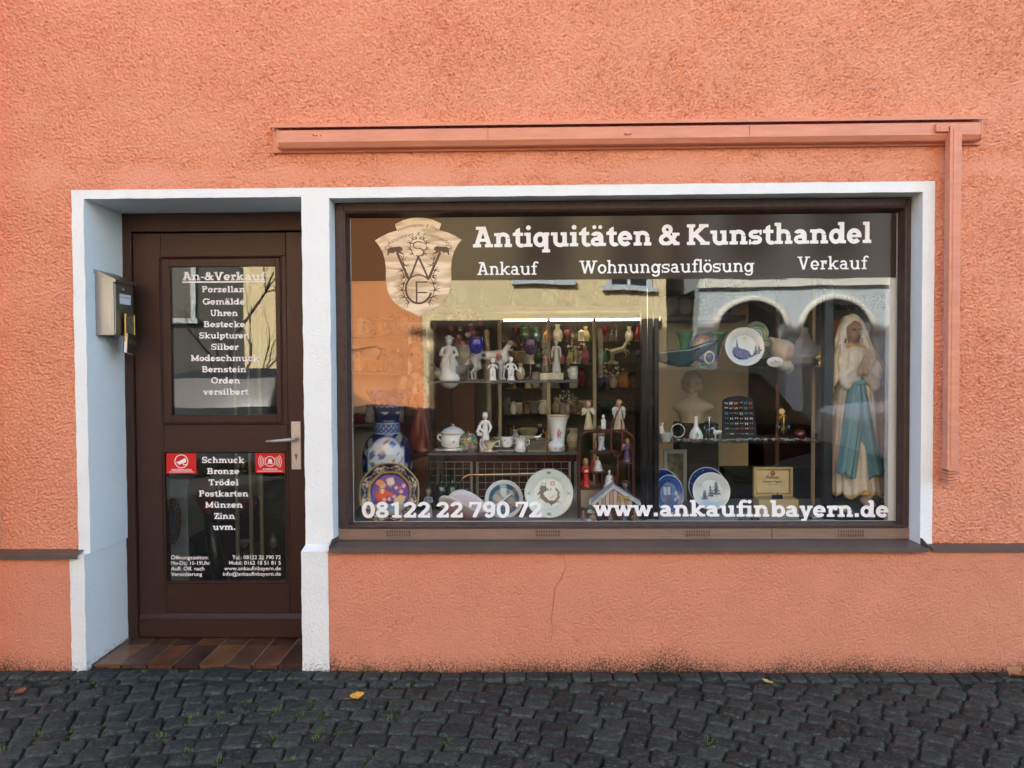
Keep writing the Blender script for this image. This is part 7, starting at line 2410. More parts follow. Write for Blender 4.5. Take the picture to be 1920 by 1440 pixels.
for px, hh2, lab, col in ((1330, 44, 'silver tree stand with turquoise earrings right of the bottle vase', (.03, .25, .38)), (1470, 46, 'brass tree stand with bright blue earrings near the red glass ball', (.02, .22, .42))):
    s_ = thing('earring_tree', lab, 'earring stand', (X_(px, .5), .50, ZB2))
    h = hh2 * SCL(.5)
    MB().lathe([(.02, 0), (.018, .004), (.0025, .008), (.0022, h * .95), (.0001, h)], 12).tube([(-.028, 0, h * .62), (-.022, 0, h * .9), (0, 0, h * .97), (.022, 0, h * .9), (.028, 0, h * .62)], .0016, 6).tube([(-.018, 0, h * .2), (-.014, 0, h * .40), (0, 0, h * .46), (.014, 0, h * .40), (.018, 0, h * .2)], .0016, 6).build('tree', M_SILVER if px < 1400 else M_BRASS, s_)
    for sx in (-1, 1): MB().lathe([(1e-5, -.016), (.0045, -.012), (.005, .0), (.0012, .006), (.001, .012)], 10, (sx * .028, 0, h * .62 - .014)).build('earring', mat('blue_drop', col, .2), s_)
o = MB().lathe([(1e-5, 0), (.014, .003), (.026, .014), (.030, .030), (.026, .046), (.014, .057), (1e-5, .060)], 28).build('glass_ball', mat('dark_red_glass', (.10, .008, .006), .05, spec=.9, var=(60, .7)))
o.location = (X_(1501, .44), .44, ZB2 + .0005)
tag(o, 'dark red glass ball at the right end of the jewellery shelf', 'ball')
# black earring stand
eb = thing('earring_board', 'black slotted earring board standing among the jewellery', 'display board', (X_(1387, .45), .45, ZB2))
sc = SCL(.45)
top, bw0, bw1 = 83 * sc, 29 * sc, 33 * sc
pts = [(-bw1, .002), (bw1, .002), (bw0, top * .88)] + [(bw0 * math.cos(a), top * .88 + top * .12 * math.sin(a)) for a in np.linspace(.25, PI - .25, 9)] + [(-bw0, top * .88)]
t = MB().prism(pts, 0, .006); t.build('board', mat('black_velvet', (.012, .014, .018), .85), eb)
t = MB()
for c in range(1, 6): x = -bw0 * .95 + c * bw0 * .95 / 3; t.box(x - .0006, x + .0006, -.0012, -.0002, .008, top * .86)
for r_ in range(7): t.box(-bw0 * .95, bw0 * .95, -.0020, -.0013, .010 + r_ * top * .118, .0108 + r_ * top * .118)
t.build('slot_lines', mat('velvet_seam', (.04, .045, .05), .8), eb)
MB().prism([(-.03, .0), (.03, .0), (.0, top * .6)], .03, .034).build('easel_leg', M_BLK, eb)
eb.rotation_euler = (R(-9), 0, R(0))
CO = {'silver': (.6, .58, .52), 'turquoise': (.10, .42, .42), 'coral': (.55, .10, .08), 'gold': (.60, .38, .12), 'pearl': (.72, .68, .62), 'rose': (.5, .2, .2), 'jade': (.08, .35, .2)}
rows = [['silver', 'pearl', 'gold', 'silver', 'turquoise', 'coral'], ['pearl', 'silver', 'gold', 'rose', 'jade', 'coral'], ['turquoise', 'silver', 'silver', 'pearl', 'jade', 'silver'], ['jade', 'silver', 'pearl', 'gold', 'pearl', 'silver'], ['silver', 'turquoise', 'pearl', 'silver', 'pearl', 'silver'], ['pearl', 'silver', 'rose', 'coral', 'pearl', 'coral'], ['silver', 'pearl', 'gold', 'silver', 'pearl', 'turquoise']]
ordn = ['top', 'second', 'third', 'fourth', 'fifth', 'sixth', 'bottom']
ME = {k_: mat(k_ + '_jewel', v_, .2, .85 if k_ in ('silver', 'gold') else 0.0, spec=.7) for k_, v_ in CO.items()}
er = np.random.default_rng(4)
for r_, row in enumerate(rows):
    for c, cn in enumerate(row):
        x = -bw0 * .95 + (c + .5) * bw0 * .95 / 3
        z = top * (.85 - .118 * r_)
        t = MB()
        ln = er.choice([.004, .006, .011, .014]) if r_ < 5 else .004
        rr = er.uniform(.0022, .0040)
        for s_ in (-1, 1): t.lathe([(1e-5, -ln), (rr, -ln * .7), (rr * .8, 0), (.0012, .004), (1e-5, .0045)], 8, (x + s_ * .0052, -.0045, z))
        o = t.build('earrings', ME[cn])
        o.location = (X_(1387, .45), .45, ZB2)
        o.rotation_euler = eb.rotation_euler
        nsame = row.count(cn)
        lab = f'pair of {cn} earrings in the {ordn[r_]} row of the black earring board' if nsame > 1 else f'only pair of {cn} earrings in the {ordn[r_]} row of the black earring board'
        tag(o, lab, 'earrings', f'{cn} earrings in the {ordn[r_]} row' if nsame > 1 else 'earrings on the black board')
# heap of silver chains and brooches along the shelf edge
t = MB()
jr = np.random.default_rng(9)
cols_ = [(.55, .54, .50), (.45, .44, .40), (.62, .60, .55), (.5, .38, .16), (.45, .10, .05), (.12, .12, .12), (.65, .62, .58)]
for k_ in range(190):
    px = jr.uniform(1262, 1535) if k_ > 40 else jr.uniform(1380, 1530)
    y = jr.uniform(.37, .44); x = X_(px, y); z = ZB2 + .003 + abs(jr.normal(0, .004))
    c = cols_[jr.choice(7, p=[.27, .2, .2, .12, .05, .08, .08])]
    if k_ % 2:
        a = jr.uniform(0, PI); l_ = jr.uniform(.006, .02)
        t.tube([(x - l_ * math.cos(a), y - l_ * .6 * math.sin(a), z), (x, y + jr.normal(0, .003), z + jr.uniform(.002, .012)), (x + l_ * math.cos(a), y + l_ * .6 * math.sin(a), z)], jr.uniform(.001, .0024), 5, c)
    else: t.ball((x, y, z + .002), jr.uniform(.002, .005), 7, c)
for px in (1290, 1296, 1302, 1308): t.tube([(X_(px - 6, .4), .40, ZB2 + .008), (X_(px + 6, .39), .39, ZB2 + .006)], .003, 6, (.45, .09, .05))
o = t.build('jewellery', mat('mixed_jewellery', (.6, .6, .6), .22, .75, vcol=True), None, colors=True)
tag(o, 'jumbled silver chains and brooches along the front of the glass shelf', 'jewellery', kind='stuff')

# ---- open pen box on the floor of the cabinet -----------------------------------
yp = .46
bxo = thing('presentation_box', 'open cream presentation box with printed parchment label and red seal', 'box', (X_(1460, yp), yp, PZ))
w = 37 * SCL(yp)
zb0 = Z_(936, yp, 1460) - PZ
zt0 = Z_(880, yp, 1460) - PZ
M_CBOX = mat('cream_box', (.46, .36, .17), .5, var=(20, .1))
MB().box(-w, w, -.01, .10, 0, zb0 - .0005, .003).build('base', M_CBOX, bxo)
t = MB()
for (a, b, c, d) in ((-w, w, zb0, zb0 + .014), (-w, w, zt0 - .012, zt0), (-w, -w + .014, zb0 + .0145, zt0 - .0125), (w - .014, w, zb0 + .0145, zt0 - .0125)): t.box(a, b, .078, .100, c, d, .002)
t.box(-w, w, .1005, .104, zb0, zt0)
lid = t.build('lid', M_CBOX, bxo)
lab_ = MB().prism([(-w + .020, zb0 + .020), (w - .022, zb0 + .018), (w - .018, zt0 - .020), (-w + .017, zt0 - .018)], .094, .100).build('parchment', mat('parchment', (.60, .49, .27), .7, var=(18, .12)), bxo)
t = MB().lathe([(1e-5, 0), (.0125, 0), (.013, .002), (1e-5, .0025)], 22); t.V = [(a, .0938 - c, zt0 - .034 + b) for a, b, c in t.V]
t.build('red_seal', mat('red_seal', (.42, .06, .035), .5), bxo)
V, F = fill2d([sd_path([(-4, -3), (-1, -4), (3, -2), (3, 2), (0, 4), (-2, 3)], 1.8), sd_path([(-5, 2), (-1, 3)], 1.5)], (-8, -8, 8, 8), .5)
MB().add([(a * .0011, .0910, zt0 - .034 + b * .0011) for a, b in V], F).build('seal_mark', mat('pale_mark', (.6, .5, .35), .6), bxo)


def box_text(s, dz, size, wd, bold):
    mb = sans(s, 1460, 900, 10, yp, '', None, None, 'C', None, bold, .0, MB())
    A = np.array(mb.V)
    cx_, cz_ = (A[:, 0].min() + A[:, 0].max()) / 2, A[:, 2].min()
    kx_ = wd / (A[:, 0].max() - A[:, 0].min())
    k2 = size / (A[:, 2].max() - cz_)
    m2 = MB().add([((a[0] - cx_) * kx_, .0934, zt0 + dz + (a[2] - cz_) * k2) for a in A], mb.F)
    m2.build('label_text', M_INK, bxo)


box_text('Pelikan', -.066, .017, .070, .02)
box_text('Günther Wagner', -.090, .013, .105, .03)
box_text('Hannover u. Wien', -.100, .006, .05, .01)
MB().box(-.026, .026, .004, .03, zb0, zb0 + .022, .002).tube([(-.005, .012, zb0 + .004), (.0, .012, zb0 + .034)], .003, 6).build('ink_bottles', mat('blue_black_ink', (.01, .014, .03), .2), bxo)
for k_, (px, lab, c, sx) in enumerate(((1395, 'green glass ring lying left of the presentation box', (.06, .16, .09), .026), (1416, 'small dark bracelet lying before the presentation box', (.03, .03, .03), .020), (1512, 'dark twisted wire ornament right of the presentation box', (.03, .035, .03), .030), (1530, 'small pale shell pendant at the right end of the cabinet floor', (.45, .42, .36), .014))):
    t = MB().tube([(sx * math.cos(a), sx * .55 * math.sin(a), .006 + .002 * math.sin(3 * a)) for a in np.linspace(0, 2 * PI, 26)], .0045, 7)
    o = t.build('bangle', mat('bangle', c, .25)); o.location = (X_(px, .33 + .02 * k_), .33 + .02 * k_, PZ)
    tag(o, lab, 'bangle', 'trinkets on the cabinet floor')
t = MB().box(-.04, .04, -.006, .006, 0, .012, .004).build('red_case', mat('coral_case', (.40, .06, .03), .4)); t.location = (X_(1442, .24), .24, PZ)
tag(t, 'small coral red case lying before the presentation box', 'case')

# ---- the large madonna -----------------------------------------------------------
YM = .42
MC, MW, TEAL, SK2, DG = (.64, .58, .46), (.64, .59, .47), (.105, .225, .245), (.33, .205, .135), (.040, .050, .043)
mad = thing('madonna_statue', 'tall cream madonna statue with teal sash and white veil standing on dark rock', 'statue', (X_(1609, YM), YM, PZ))
H = 372 * SCL(YM)


def mz(py): return (978 - py) / 372.0 - .012


def mx2(px): return (px - 1617) / 372.0


pr = []
# body under the cloth
pr.append(cone((mx2(1614), .02, mz(910)), (mx2(1610), .01, mz(740)), .075, .070, MC, sq=(1, .7, 1)))
pr.append(cone((mx2(1610), .01, mz(740)), (mx2(1611), 0, mz(676)), .070, .078, MC, sq=(1, .72, 1)))
pr.append(cone((mx2(1590), .005, mz(672)), (mx2(1634), .005, mz(672)), .042, .042, MW))
for k_ in range(6): pr.append(cone((mx2(1596 + 5 * k_), -.060 + .0035 * (k_ - 2.5) ** 2 * .6, mz(662)), (mx2(1590 + 7.6 * k_), -.062, mz(712)), .006, .012, MC, k=.006))
# arms meeting in prayer
pr += [cone((mx2(1578), -.01, mz(690)), (mx2(1588), -.06, mz(724)), .032, .030, MW), cone((mx2(1588), -.06, mz(724)), (mx2(1600), -.115, mz(700)), .028, .020, MW), cone((mx2(1652), -.01, mz(692)), (mx2(1634), -.06, mz(726)), .034, .032, MW), cone((mx2(1634), -.06, mz(726)), (mx2(1610), -.115, mz(700)), .028, .020, MW)]
pr += [cone((mx2(1599), -.13, mz(703)), (mx2(1604), -.15, mz(672)), .014, .005, SK2, k=.006), cone((mx2(1609), -.13, mz(703)), (mx2(1605), -.15, mz(671)), .014, .005, SK2, k=.006), cone((mx2(1600), -.128, mz(695)), (mx2(1602), -.155, mz(682)), .006, .004, SK2, k=.004), cone((mx2(1608), -.128, mz(695)), (mx2(1606), -.155, mz(682)), .006, .004, SK2, k=.004)]
# neck, head, face
hx = mx2(1605)
hzc = mz(627)
pr += [cone((mx2(1608), .0, mz(668)), (hx, -.012, mz(644)), .033, .028, SK2, k=.012), ell((hx, -.022, hzc), (.040, .046, .055), SK2, k=.008), ell((hx - .002, -.035, hzc - .030), (.022, .026, .022), SK2, k=.014)]
pr += [cone((hx - .001, -.066, hzc + .006), (hx - .001, -.074, hzc - .010), .006, .008, SK2, k=.006), ell((hx, -.066, hzc - .025), (.011, .009, .0040), (.34, .12, .09), k=.004), ell((hx - .015, -.062, hzc + .012), (.012, .008, .004), SK2, k=.006), ell((hx + .015, -.062, hzc + .012), (.012, .008, .004), SK2, k=.006)]
HB = (.11, .065, .035)
pr += [cone((hx - .038, -.01, hzc + .03), (hx - .040, -.005, hzc - .050), .014, .016, HB, k=.006), cone((hx + .038, -.01, hzc + .03), (hx + .044, -.005, hzc - .050), .014, .016, HB, k=.006)]
VW = (.68, .65, .58)
# sash knot at the waist (its two long ends are a part of their own)
pr += [cone((mx2(1592), -.080, mz(716)), (mx2(1622), -.080, mz(720)), .016, .016, TEAL, k=.006, sq=(1, .8, 1)), ell((mx2(1603), -.10, mz(722)), (.03, .02, .022), TEAL)]
# bare foot with gold rose, hem
pr += [ell((mx2(1612), -.125, mz(935)), (.026, .045, .020), (.36, .25, .18), k=.01)]
for i_ in range(5): pr.append(cone((mx2(1606 + 4.2 * i_), -.146, mz(938)), (mx2(1604.5 + 4.4 * i_), -.176 + .004 * i_, mz(943)), .0085, .007 - .0006 * i_, (.36, .25, .18), k=.004))
pr += [ell((mx2(1612), -.125, mz(921)), (.022, .018, .015), (.46, .27, .05), k=.006)]
# gilding
G2 = (.42, .27, .06)
for k_ in range(9): a = -1 + k_ / 4; pr.append(ell((mx2(1608 + 15 * a), -.05, mz(657 - 4 * (a * a - 1) * -1)), (.010, .06, .006), G2, paint=True))
for s_ in (-1, 1): pr.append(ell((hx + s_ * .016, -.066, hzc + .006), (.010, .018, .0055), (.03, .02, .015), paint=True))
pr.append(ell((mx2(1604), -.13, mz(690)), (.026, .012, .03), (.16, .055, .03), paint=True))
o = sdf_solid('figure', pr, .0052, M_PLASTER, mad, .014)
o.scale = (H,) * 3
vl = [ell((hx + .003, .010, hzc + .014), (.064, .062, .074), VW), cone((hx - .050, .004, hzc - .01), (mx2(1581), -.01, mz(682)), .022, .026, VW, (6, .006, 0)), cone((hx + .056, .004, hzc - .01), (mx2(1639), -.01, mz(684)), .022, .028, VW, (6, .007, 1)), cone((hx + .004, .04, hzc - .03), (mx2(1610), .05, mz(690)), .06, .07, VW)]
o = sdf_solid('veil', vl, .0052, M_PLASTER, mad, .014, lambda X: -.0028 * np.sin(120 * X[..., 0] + 60 * X[..., 2]), [ell((hx, -.062, hzc - .006), (.041, .085, .056), VW), cone((hx, -.09, hzc - .03), (mx2(1609), -.10, mz(684)), .034, .052, VW)])
o.scale = (H,) * 3


def shell(name, rows, nu, nv, fold, open_deg=None, edge=None, thick=.004):
    """draped cloth: rows = (photo row, centre, half width, front depth), folded round the body; open_deg leaves a gap in front"""
    R_ = np.array(rows, float)
    s_ = np.linspace(0, len(R_) - 1, nv)
    q = [np.interp(s_, range(len(R_)), R_[:, c]) for c in range(R_.shape[1])]
    V, C = [], []
    for a in range(nv):
        f = a / (nv - 1)
        o0 = R(q[4][a]) if open_deg else 0.0
        for b in range(nu):
            u = b / (nu - 1) if open_deg else b / nu
            t_ = o0 + (2 * PI - 2 * o0) * u
            w_ = 1 + fold(t_, f, u)
            x_ = q[1][a] + q[2][a] * w_ * math.sin(t_)
            y_ = -q[3][a] * w_ * math.cos(t_)
            ed = min(u, 1 - u) if open_deg else 1
            dz = 5 * math.sin(9 * t_ + 1) * (f > .97)
            V.append((mx2(x_) * H, y_ / 372 * H, mz(q[0][a] + dz) * H))
            C.append(np.array(edge) if edge is not None and (ed < .012 or (not open_deg and f > .975)) else np.array(MW if open_deg else MC))
    i = np.arange(nu - (1 if open_deg else 0)); j = (i + 1) % nu
    Q = np.concatenate([np.stack([a * nu + i, a * nu + j, (a + 1) * nu + j, (a + 1) * nu + i], -1) for a in range(nv - 1)])
    ob = link(name, mesh_np(name, np.array(V), Q, True, np.array(C)), mad, M_PLASTER)
    m_ = ob.modifiers.new('thickness', 'SOLIDIFY'); m_.thickness = thick
    return ob


def fold_robe(t_, f, u): return (.055 + .06 * f) * (abs(math.sin(7.5 * t_ + 1.5 * math.sin(2.2 * f + t_))) ** .8 - .5) + .03 * math.sin(17 * t_ + 3 * f)


def fold_mantle(t_, f, u):
    e = min(u, 1 - u)
    return (.03 + .07 * f) * math.sin(9 * t_ + 5 * f * math.sin(t_ * 2)) + math.exp(-e / .05) * (.10 * math.sin(26 * f + (0 if u < .5 else 1.5)) * min(1, 2 * f + .3))


G3 = (.46, .31, .09)
shell('robe', [(712, 1610, 26, 29), (735, 1611, 29, 30), (770, 1612, 33, 32), (830, 1613, 38, 34), (885, 1614, 42, 37), (930, 1616, 43, 41)], 190, 64, fold_robe, None, G3)
shell('mantle', [(652, 1609, 30, 18, 62), (668, 1610, 40, 26, 58), (690, 1612, 46, 32, 52), (725, 1614, 50, 36, 58), (752, 1616, 48, 34, 76), (800, 1616, 47, 28, 84), (860, 1614, 44, 26, 88), (905, 1612, 41, 24, 92)], 170, 70, fold_mantle, True, G3)


def ribbon(mb, pts, wid, nf, amp, ph, slant):
    n, m = 40, 31
    ps = np.array(pts, float)
    s_ = np.linspace(0, len(ps) - 1, n)
    cxs = np.interp(s_, range(len(ps)), ps[:, 0]); cys = np.interp(s_, range(len(ps)), ps[:, 1])
    ws = np.interp(s_, range(len(ps)), wid)
    V = []
    for a, (cx_, cy_, w_) in enumerate(zip(cxs, cys, ws)):
        f = a / (n - 1)
        for b in range(m):
            u = b / (m - 1) * 2 - 1
            bul = -.108 - .022 * f + .035 * u * u - amp * (.35 + .65 * f) * math.sin(nf * u * PI + ph + 1.2 * f)
            V.append((mx2(cx_ + u * w_) * H, bul * H, mz(cy_ + slant * u * f ** 3 + (3 if f > .95 else 0) * math.sin(5 * u)) * H))
    mb.add(V, grid_quads(m, n).tolist(), None, True)


t = MB()
ribbon(t, ((1601, 716), (1598, 760), (1591, 820), (1584, 868), (1580, 890)), (10, 17, 17, 17, 17), 3.1, .0065, .3, 7)
ribbon(t, ((1606, 716), (1612, 765), (1620, 820), (1629, 866), (1634, 889)), (7, 11, 12, 12.5, 13), 2.1, .0065, 1.4, -6)
so = t.build('sash', mat('teal_painted_cloth', TEAL, .5, var=(60, .12, (3, 3, .6)), bump=[(90, .001)]), mad)
md = so.modifiers.new('thickness', 'SOLIDIFY'); md.thickness = .006
rr_ = np.random.default_rng(3)
pr = [ell((0, .0, .02), (.165, .13, .065), DG)] + [ell((rr_.uniform(-.14, .14), rr_.uniform(-.11, .05), rr_.uniform(.01, .05)), (rr_.uniform(.03, .06), .05, rr_.uniform(.02, .04)), np.array(DG) * rr_.uniform(.5, 1.6)) for _ in range(14)] + [ell((mx2(1575), -.12, .055), (.02, .02, .012), (.40, .33, .27)), ell((mx2(1618), -.15, .03), (.018, .018, .014), (.45, .43, .40))]
o = sdf_solid('rock_base', pr, .009, M_PLASTER, mad, .02); o.scale = (H,) * 3
o.location = (0, 0, .006)
t = MB()
for i_ in range(46):
    s = i_ / 45
    px = 1584 - 9 * s - 3 * math.sin(5 * s); py = 735 + 140 * s
    t.ball((mx2(px) * H, -.085 * H - .004, mz(py) * H), .0042, 7)
t.build('rosary', mat('rosary_beads', (.20, .16, .09), .3, .5), mad)
# necklaces and a panel behind the statue
for k_, (py, c, lab) in enumerate(((559, (.055, .028, .022), 'upper row of brown bead strings on the wall behind the madonna'), (576, (.10, .045, .02), 'lower row of amber and brown bead strings behind the madonna'))):
    t = MB()
    y = .95
    for i_ in range(40):
        px = 1566 + i_ * 2.6
        x, z = P(px, py + 2.5 * math.sin(i_ * 1.7), y)
        t.ball((x, y + .004 * (i_ % 3), z), .011 + .004 * ((i_ * 7) % 5) / 5, 7, np.array(c) * (0.5 + ((i_ * 13) % 10) / 6))
    tag(t.build('bead_strings', mat('brown_beads', c, .25, vcol=True), None, colors=True), lab, 'beads', 'bead strings behind the madonna')
yq = 1.0
x0, x1, z0, z1 = RECT(1562, 600, 1580, 682, yq)
put_label(MB().box(x0, x1, yq, yq + .02, z0, z1, .003).build('wood_panel', mat('amber_wood', (.50, .20, .045), .35, var=(10, .25, (6, 6, 1)))), 'orange amber wooden panel left of the madonna head', 'panel')
x0, x1, z0, z1 = RECT(1563, 683, 1582, 990, yq)
put_label(MB().box(x0, x1, yq, yq + .06, RZ, z1 - .001, .003).build('dark_stand', mat('dark_mahogany', (.05, .015, .012), .4)), 'narrow dark mahogany stand under the amber panel', 'stand')
put_label(MB().box(X_(1651, .6), X_(1655, .6), .60, .63, PZ, Z_(830, .6), .002).build('wooden_stick', mat('pale_stick', (.42, .28, .12), .5)), 'thin pale wooden stick leaning place right of the madonna robe', 'stick')

# ================================================================== WARES FURTHER BACK
KIND = {'vase': ([(.16, 0), (.20, .05), (.30, .35), (.24, .62), (.11, .80), (.16, 1.0), (.13, .98)], 4),
        'jug': ([(.24, 0), (.30, .06), (.36, .4), (.26, .72), (.22, .86), (.28, 1.0), (.24, .98)], 4),
        'bowl': ([(.4, 0), (.42, .08), (.5, .15), (.9, .7), (1.05, 1.0), (.98, .96), (.5, .3)], 3),
        'goblet': ([(.24, 0), (.22, .03), (.04, .08), (.035, .45), (.10, .52), (.24, .7), (.25, 1.0), (.22, 1.0), (.2, .72)], 3),
        'candlestick': ([(.28, 0), (.26, .05), (.08, .12), (.05, .3), (.09, .5), (.05, .7), (.12, .9), (.10, 1.0)], 4),
        'decanter': ([(.24, 0), (.26, .04), (.26, .5), (.08, .68), (.07, .82), (.13, .86), (.02, .88), (.11, .95), (1e-5, 1.0)], 4),
        'tankard': ([(.30, 0), (.32, .05), (.27, .12), (.26, .75), (.29, .78), (.22, .88), (.05, .95), (.06, 1.0), (1e-5, 1.02)], 4)}
PC = {'white': (.72, .72, .68), 'cream': (.55, .48, .32), 'ruby red': (.17, .012, .016), 'pink': (.46, .16, .22), 'green': (.04, .10, .06), 'yellow': (.46, .40, .18), 'cobalt blue': (.012, .022, .16), 'brown': (.14, .07, .03), 'grey': (.28, .28, .27), 'amber': (.45, .19, .03), 'black': (.015, .015, .015), 'turquoise': (.07, .20, .19)}
M_COL = {k_: mat(k_.replace(' ', '_') + '_ware', v_, .14, spec=.6, var=(30, .25)) for k_, v_ in PC.items()}
M_COL['clear'] = M_CLEAR
used = set()


def ware(kind, col, px, y, z, h_px, where, group=None):
    pr, n = KIND[kind]
    lab = f'{col} {kind} {where}'
    assert lab not in used, lab
    used.add(lab)
    return vessel(kind, lab, kind, px, y, z, h_px, fine(pr, n), M_COL[col], 22, group=group)


# middle vitrine: shelves ZV from the top down
sh_name = ('highest', 'second', 'third', 'fourth', 'lowest')
tbl = [(0, 950, 34, 'vase', 'clear'), (0, 968, 30, 'goblet', 'ruby red'), (0, 985, 34, 'jug', 'green'), (0, 1006, 30, 'vase', 'turquoise'), (0, 1046, 36, 'vase', 'white'), (0, 1064, 26, 'goblet', 'pink'), (0, 1080, 32, 'decanter', 'clear'), (0, 1098, 30, 'vase', 'yellow'), (0, 1135, 30, 'goblet', 'ruby red'), (0, 1156, 34, 'candlestick', 'clear'), (0, 1180, 30, 'vase', 'white'),
       (1, 955, 30, 'jug', 'white'), (1, 978, 26, 'bowl', 'cream'), (1, 1010, 34, 'vase', 'green'), (1, 1050, 30, 'decanter', 'pink'), (1, 1072, 28, 'jug', 'cream'), (1, 1096, 36, 'vase', 'pink'), (1, 1130, 30, 'jug', 'turquoise'), (1, 1196, 28, 'goblet', 'clear'),
       (2, 952, 30, 'goblet', 'green'), (2, 975, 32, 'vase', 'black'), (2, 1004, 30, 'jug', 'white'), (2, 1042, 24, 'bowl', 'white'), (2, 1090, 38, 'vase', 'ruby red'), (2, 1128, 30, 'vase', 'cobalt blue'), (2, 1152, 24, 'bowl', 'grey'), (2, 1186, 30, 'vase', 'brown'),
       (3, 950, 28, 'jug', 'grey'), (3, 972, 20, 'bowl', 'white'), (3, 1000, 22, 'bowl', 'grey'), (3, 1044, 30, 'jug', 'cream'), (3, 1068, 30, 'vase', 'grey'), (3, 1094, 22, 'bowl', 'cream'), (3, 1140, 24, 'bowl', 'green'), (3, 1180, 32, 'candlestick', 'brown'),
       (4, 958, 26, 'jug', 'brown'), (4, 990, 22, 'bowl', 'cream'), (4, 1012, 28, 'vase', 'white'), (4, 1050, 20, 'bowl', 'grey'), (4, 1126, 24, 'jug', 'white')]
for sh, px, hp, kd, cl in tbl:
    sec = 'left' if px < 1029 else 'middle' if px < 1115 else 'right'
    ware(kd, cl, px, YV2 + .16 + .08 * ((px * 7) % 3), ZV[sh] + .0005, hp * .95, f'on the {sh_name[sh]} shelf in the {sec} bay of the cream vitrine', 'glass and china in the cream vitrine')
for sh, px, hp, kd, cl in ((0, 941, 26, 'candlestick', 'clear'), (0, 1026, 28, 'decanter', 'amber'), (0, 1090, 22, 'tankard', 'white'), (0, 1147, 22, 'decanter', 'clear'), (0, 1200, 30, 'jug', 'ruby red'), (1, 966, 22, 'goblet', 'amber'), (1, 994, 30, 'tankard', 'white'), (1, 1022, 26, 'goblet', 'clear'), (1, 1040, 34, 'candlestick', 'white'), (1, 1085, 24, 'goblet', 'yellow'), (1, 1120, 30, 'candlestick', 'clear'),
                           (2, 964, 24, 'candlestick', 'amber'), (2, 990, 22, 'tankard', 'cream'), (2, 1018, 26, 'goblet', 'clear'), (2, 1058, 30, 'jug', 'black'), (2, 1074, 30, 'vase', 'white'), (2, 1138, 26, 'goblet', 'clear'), (2, 1170, 28, 'jug', 'amber'), (3, 962, 24, 'vase', 'white'), (3, 986, 26, 'tankard', 'brown'), (3, 1018, 26, 'jug', 'white'), (3, 1054, 22, 'tankard', 'grey'), (3, 1082, 26, 'candlestick', 'amber'), (3, 1160, 22, 'tankard', 'white')):
    sec = 'left' if px < 1029 else 'middle' if px < 1115 else 'right'
    ware(kd, cl, px, YV2 + .06, ZV[sh] + .0005, hp, f'at the front of the {sh_name[sh]} shelf, {sec} vitrine bay', 'glass and china in the cream vitrine')
# prancing pale horse on the second shelf of the right bay
PH = (.50, .47, .38)
o = sdf_solid('horse_figurine', [cone((-.25, 0, .50), (.18, 0, .62), .13, .12, PH), cone((.22, 0, .66), (.36, 0, .92), .10, .06, PH), cone((.36, 0, .93), (.52, 0, .82), .06, .035, PH), cone((.18, .05, .55), (.36, .05, .42), .05, .03, PH), cone((.36, .05, .42), (.30, .05, .26), .03, .025, PH), cone((.16, -.05, .52), (.40, -.05, .55), .05, .03, PH), cone((.40, -.05, .55), (.46, -.05, .40), .03, .025, PH),
      cone((-.28, .05, .45), (-.22, .05, .22), .07, .035, PH), cone((-.22, .05, .22), (-.34, .05, .03), .035, .03, PH), cone((-.30, -.05, .45), (-.32, -.05, .22), .07, .035, PH), cone((-.32, -.05, .22), (-.42, -.05, .03), .035, .03, PH), cone((-.36, 0, .55), (-.55, 0, .62), .05, .03, PH), cone((-.55, 0, .62), (-.66, 0, .42), .04, .015, PH), cone((-.05, 0, .0), (-.45, 0, .0), .07, .07, PH), cone((.30, 0, .88), (.20, 0, .70), .045, .04, PH)], 1 / 40, M_GLAZE, None, .03)
h = 42 * SCL(1.7)
o.scale = (h,) * 3; o.location = (X_(1160, 1.7), 1.70, ZV[1] + .03 * h)
tag(o, 'pale prancing horse figurine in the right bay of the cream vitrine', 'figurine')


def flowers(px, y, z, h_px, w_px, cols, label, leaves=(.06, .16, .03), pot=(.55, .52, .45)):
    h, w = h_px * SCL(y), w_px * SCL(y)
    f = thing('flower_bouquet', label, 'flowers', (X_(px, y), y, z))
    MB().lathe([(h * .10, 0), (h * .13, h * .04), (h * .17, h * .22), (h * .12, h * .34), (h * .15, h * .38)], 20, col=pot).build('pot', M_GLAZE, f, colors=True)
    g_ = np.random.default_rng(int(px))
    tb, tl = MB(), MB()
    for k_ in range(60):
        a, r_, e = g_.uniform(0, 2 * PI), w * .5 * math.sqrt(g_.uniform(0, 1)), g_.uniform(.38, 1.0)
        r_ *= 1 - abs(e - .65) * 1.1
        c = (r_ * math.cos(a), r_ * .7 * math.sin(a), h * e)
        if k_ % 2:
            q = np.array(cols[g_.integers(len(cols))]) * g_.uniform(.7, 1.3)
            s_ = h * g_.uniform(.035, .06)
            for m_ in range(6):
                b = 2 * PI * m_ / 6 + k_
                d = np.array([math.cos(b), -.5, math.sin(b)]) * s_
                n_ = np.array([-math.sin(b), 0, math.cos(b)]) * s_ * .5
                c_ = np.array(c)
                tb.add([c_, c_ + d * .6 + n_, c_ + d, c_ + d * .6 - n_], [[0, 1, 2, 3]], q)
        else:
            q = np.array(leaves) * g_.uniform(.6, 1.8)
            s_ = h * g_.uniform(.06, .11)
            d = np.array([math.cos(a) * .7, -.4, g_.uniform(-.4, .9)]) * s_
            n_ = np.array([g_.normal(), 0, g_.normal()]) * s_ * .25
            c_ = np.array(c)
            tl.add([c_, c_ + d * .5 + n_, c_ + d, c_ + d * .5 - n_], [[0, 1, 2, 3]], q)
    tb.build('blossoms', mat('petals', (.5, .2, .2), .6, vcol=True), f, colors=True)
    tl.build('leaves', mat('leaf_green', (.1, .2, .05), .6, vcol=True), f, colors=True)
    return f


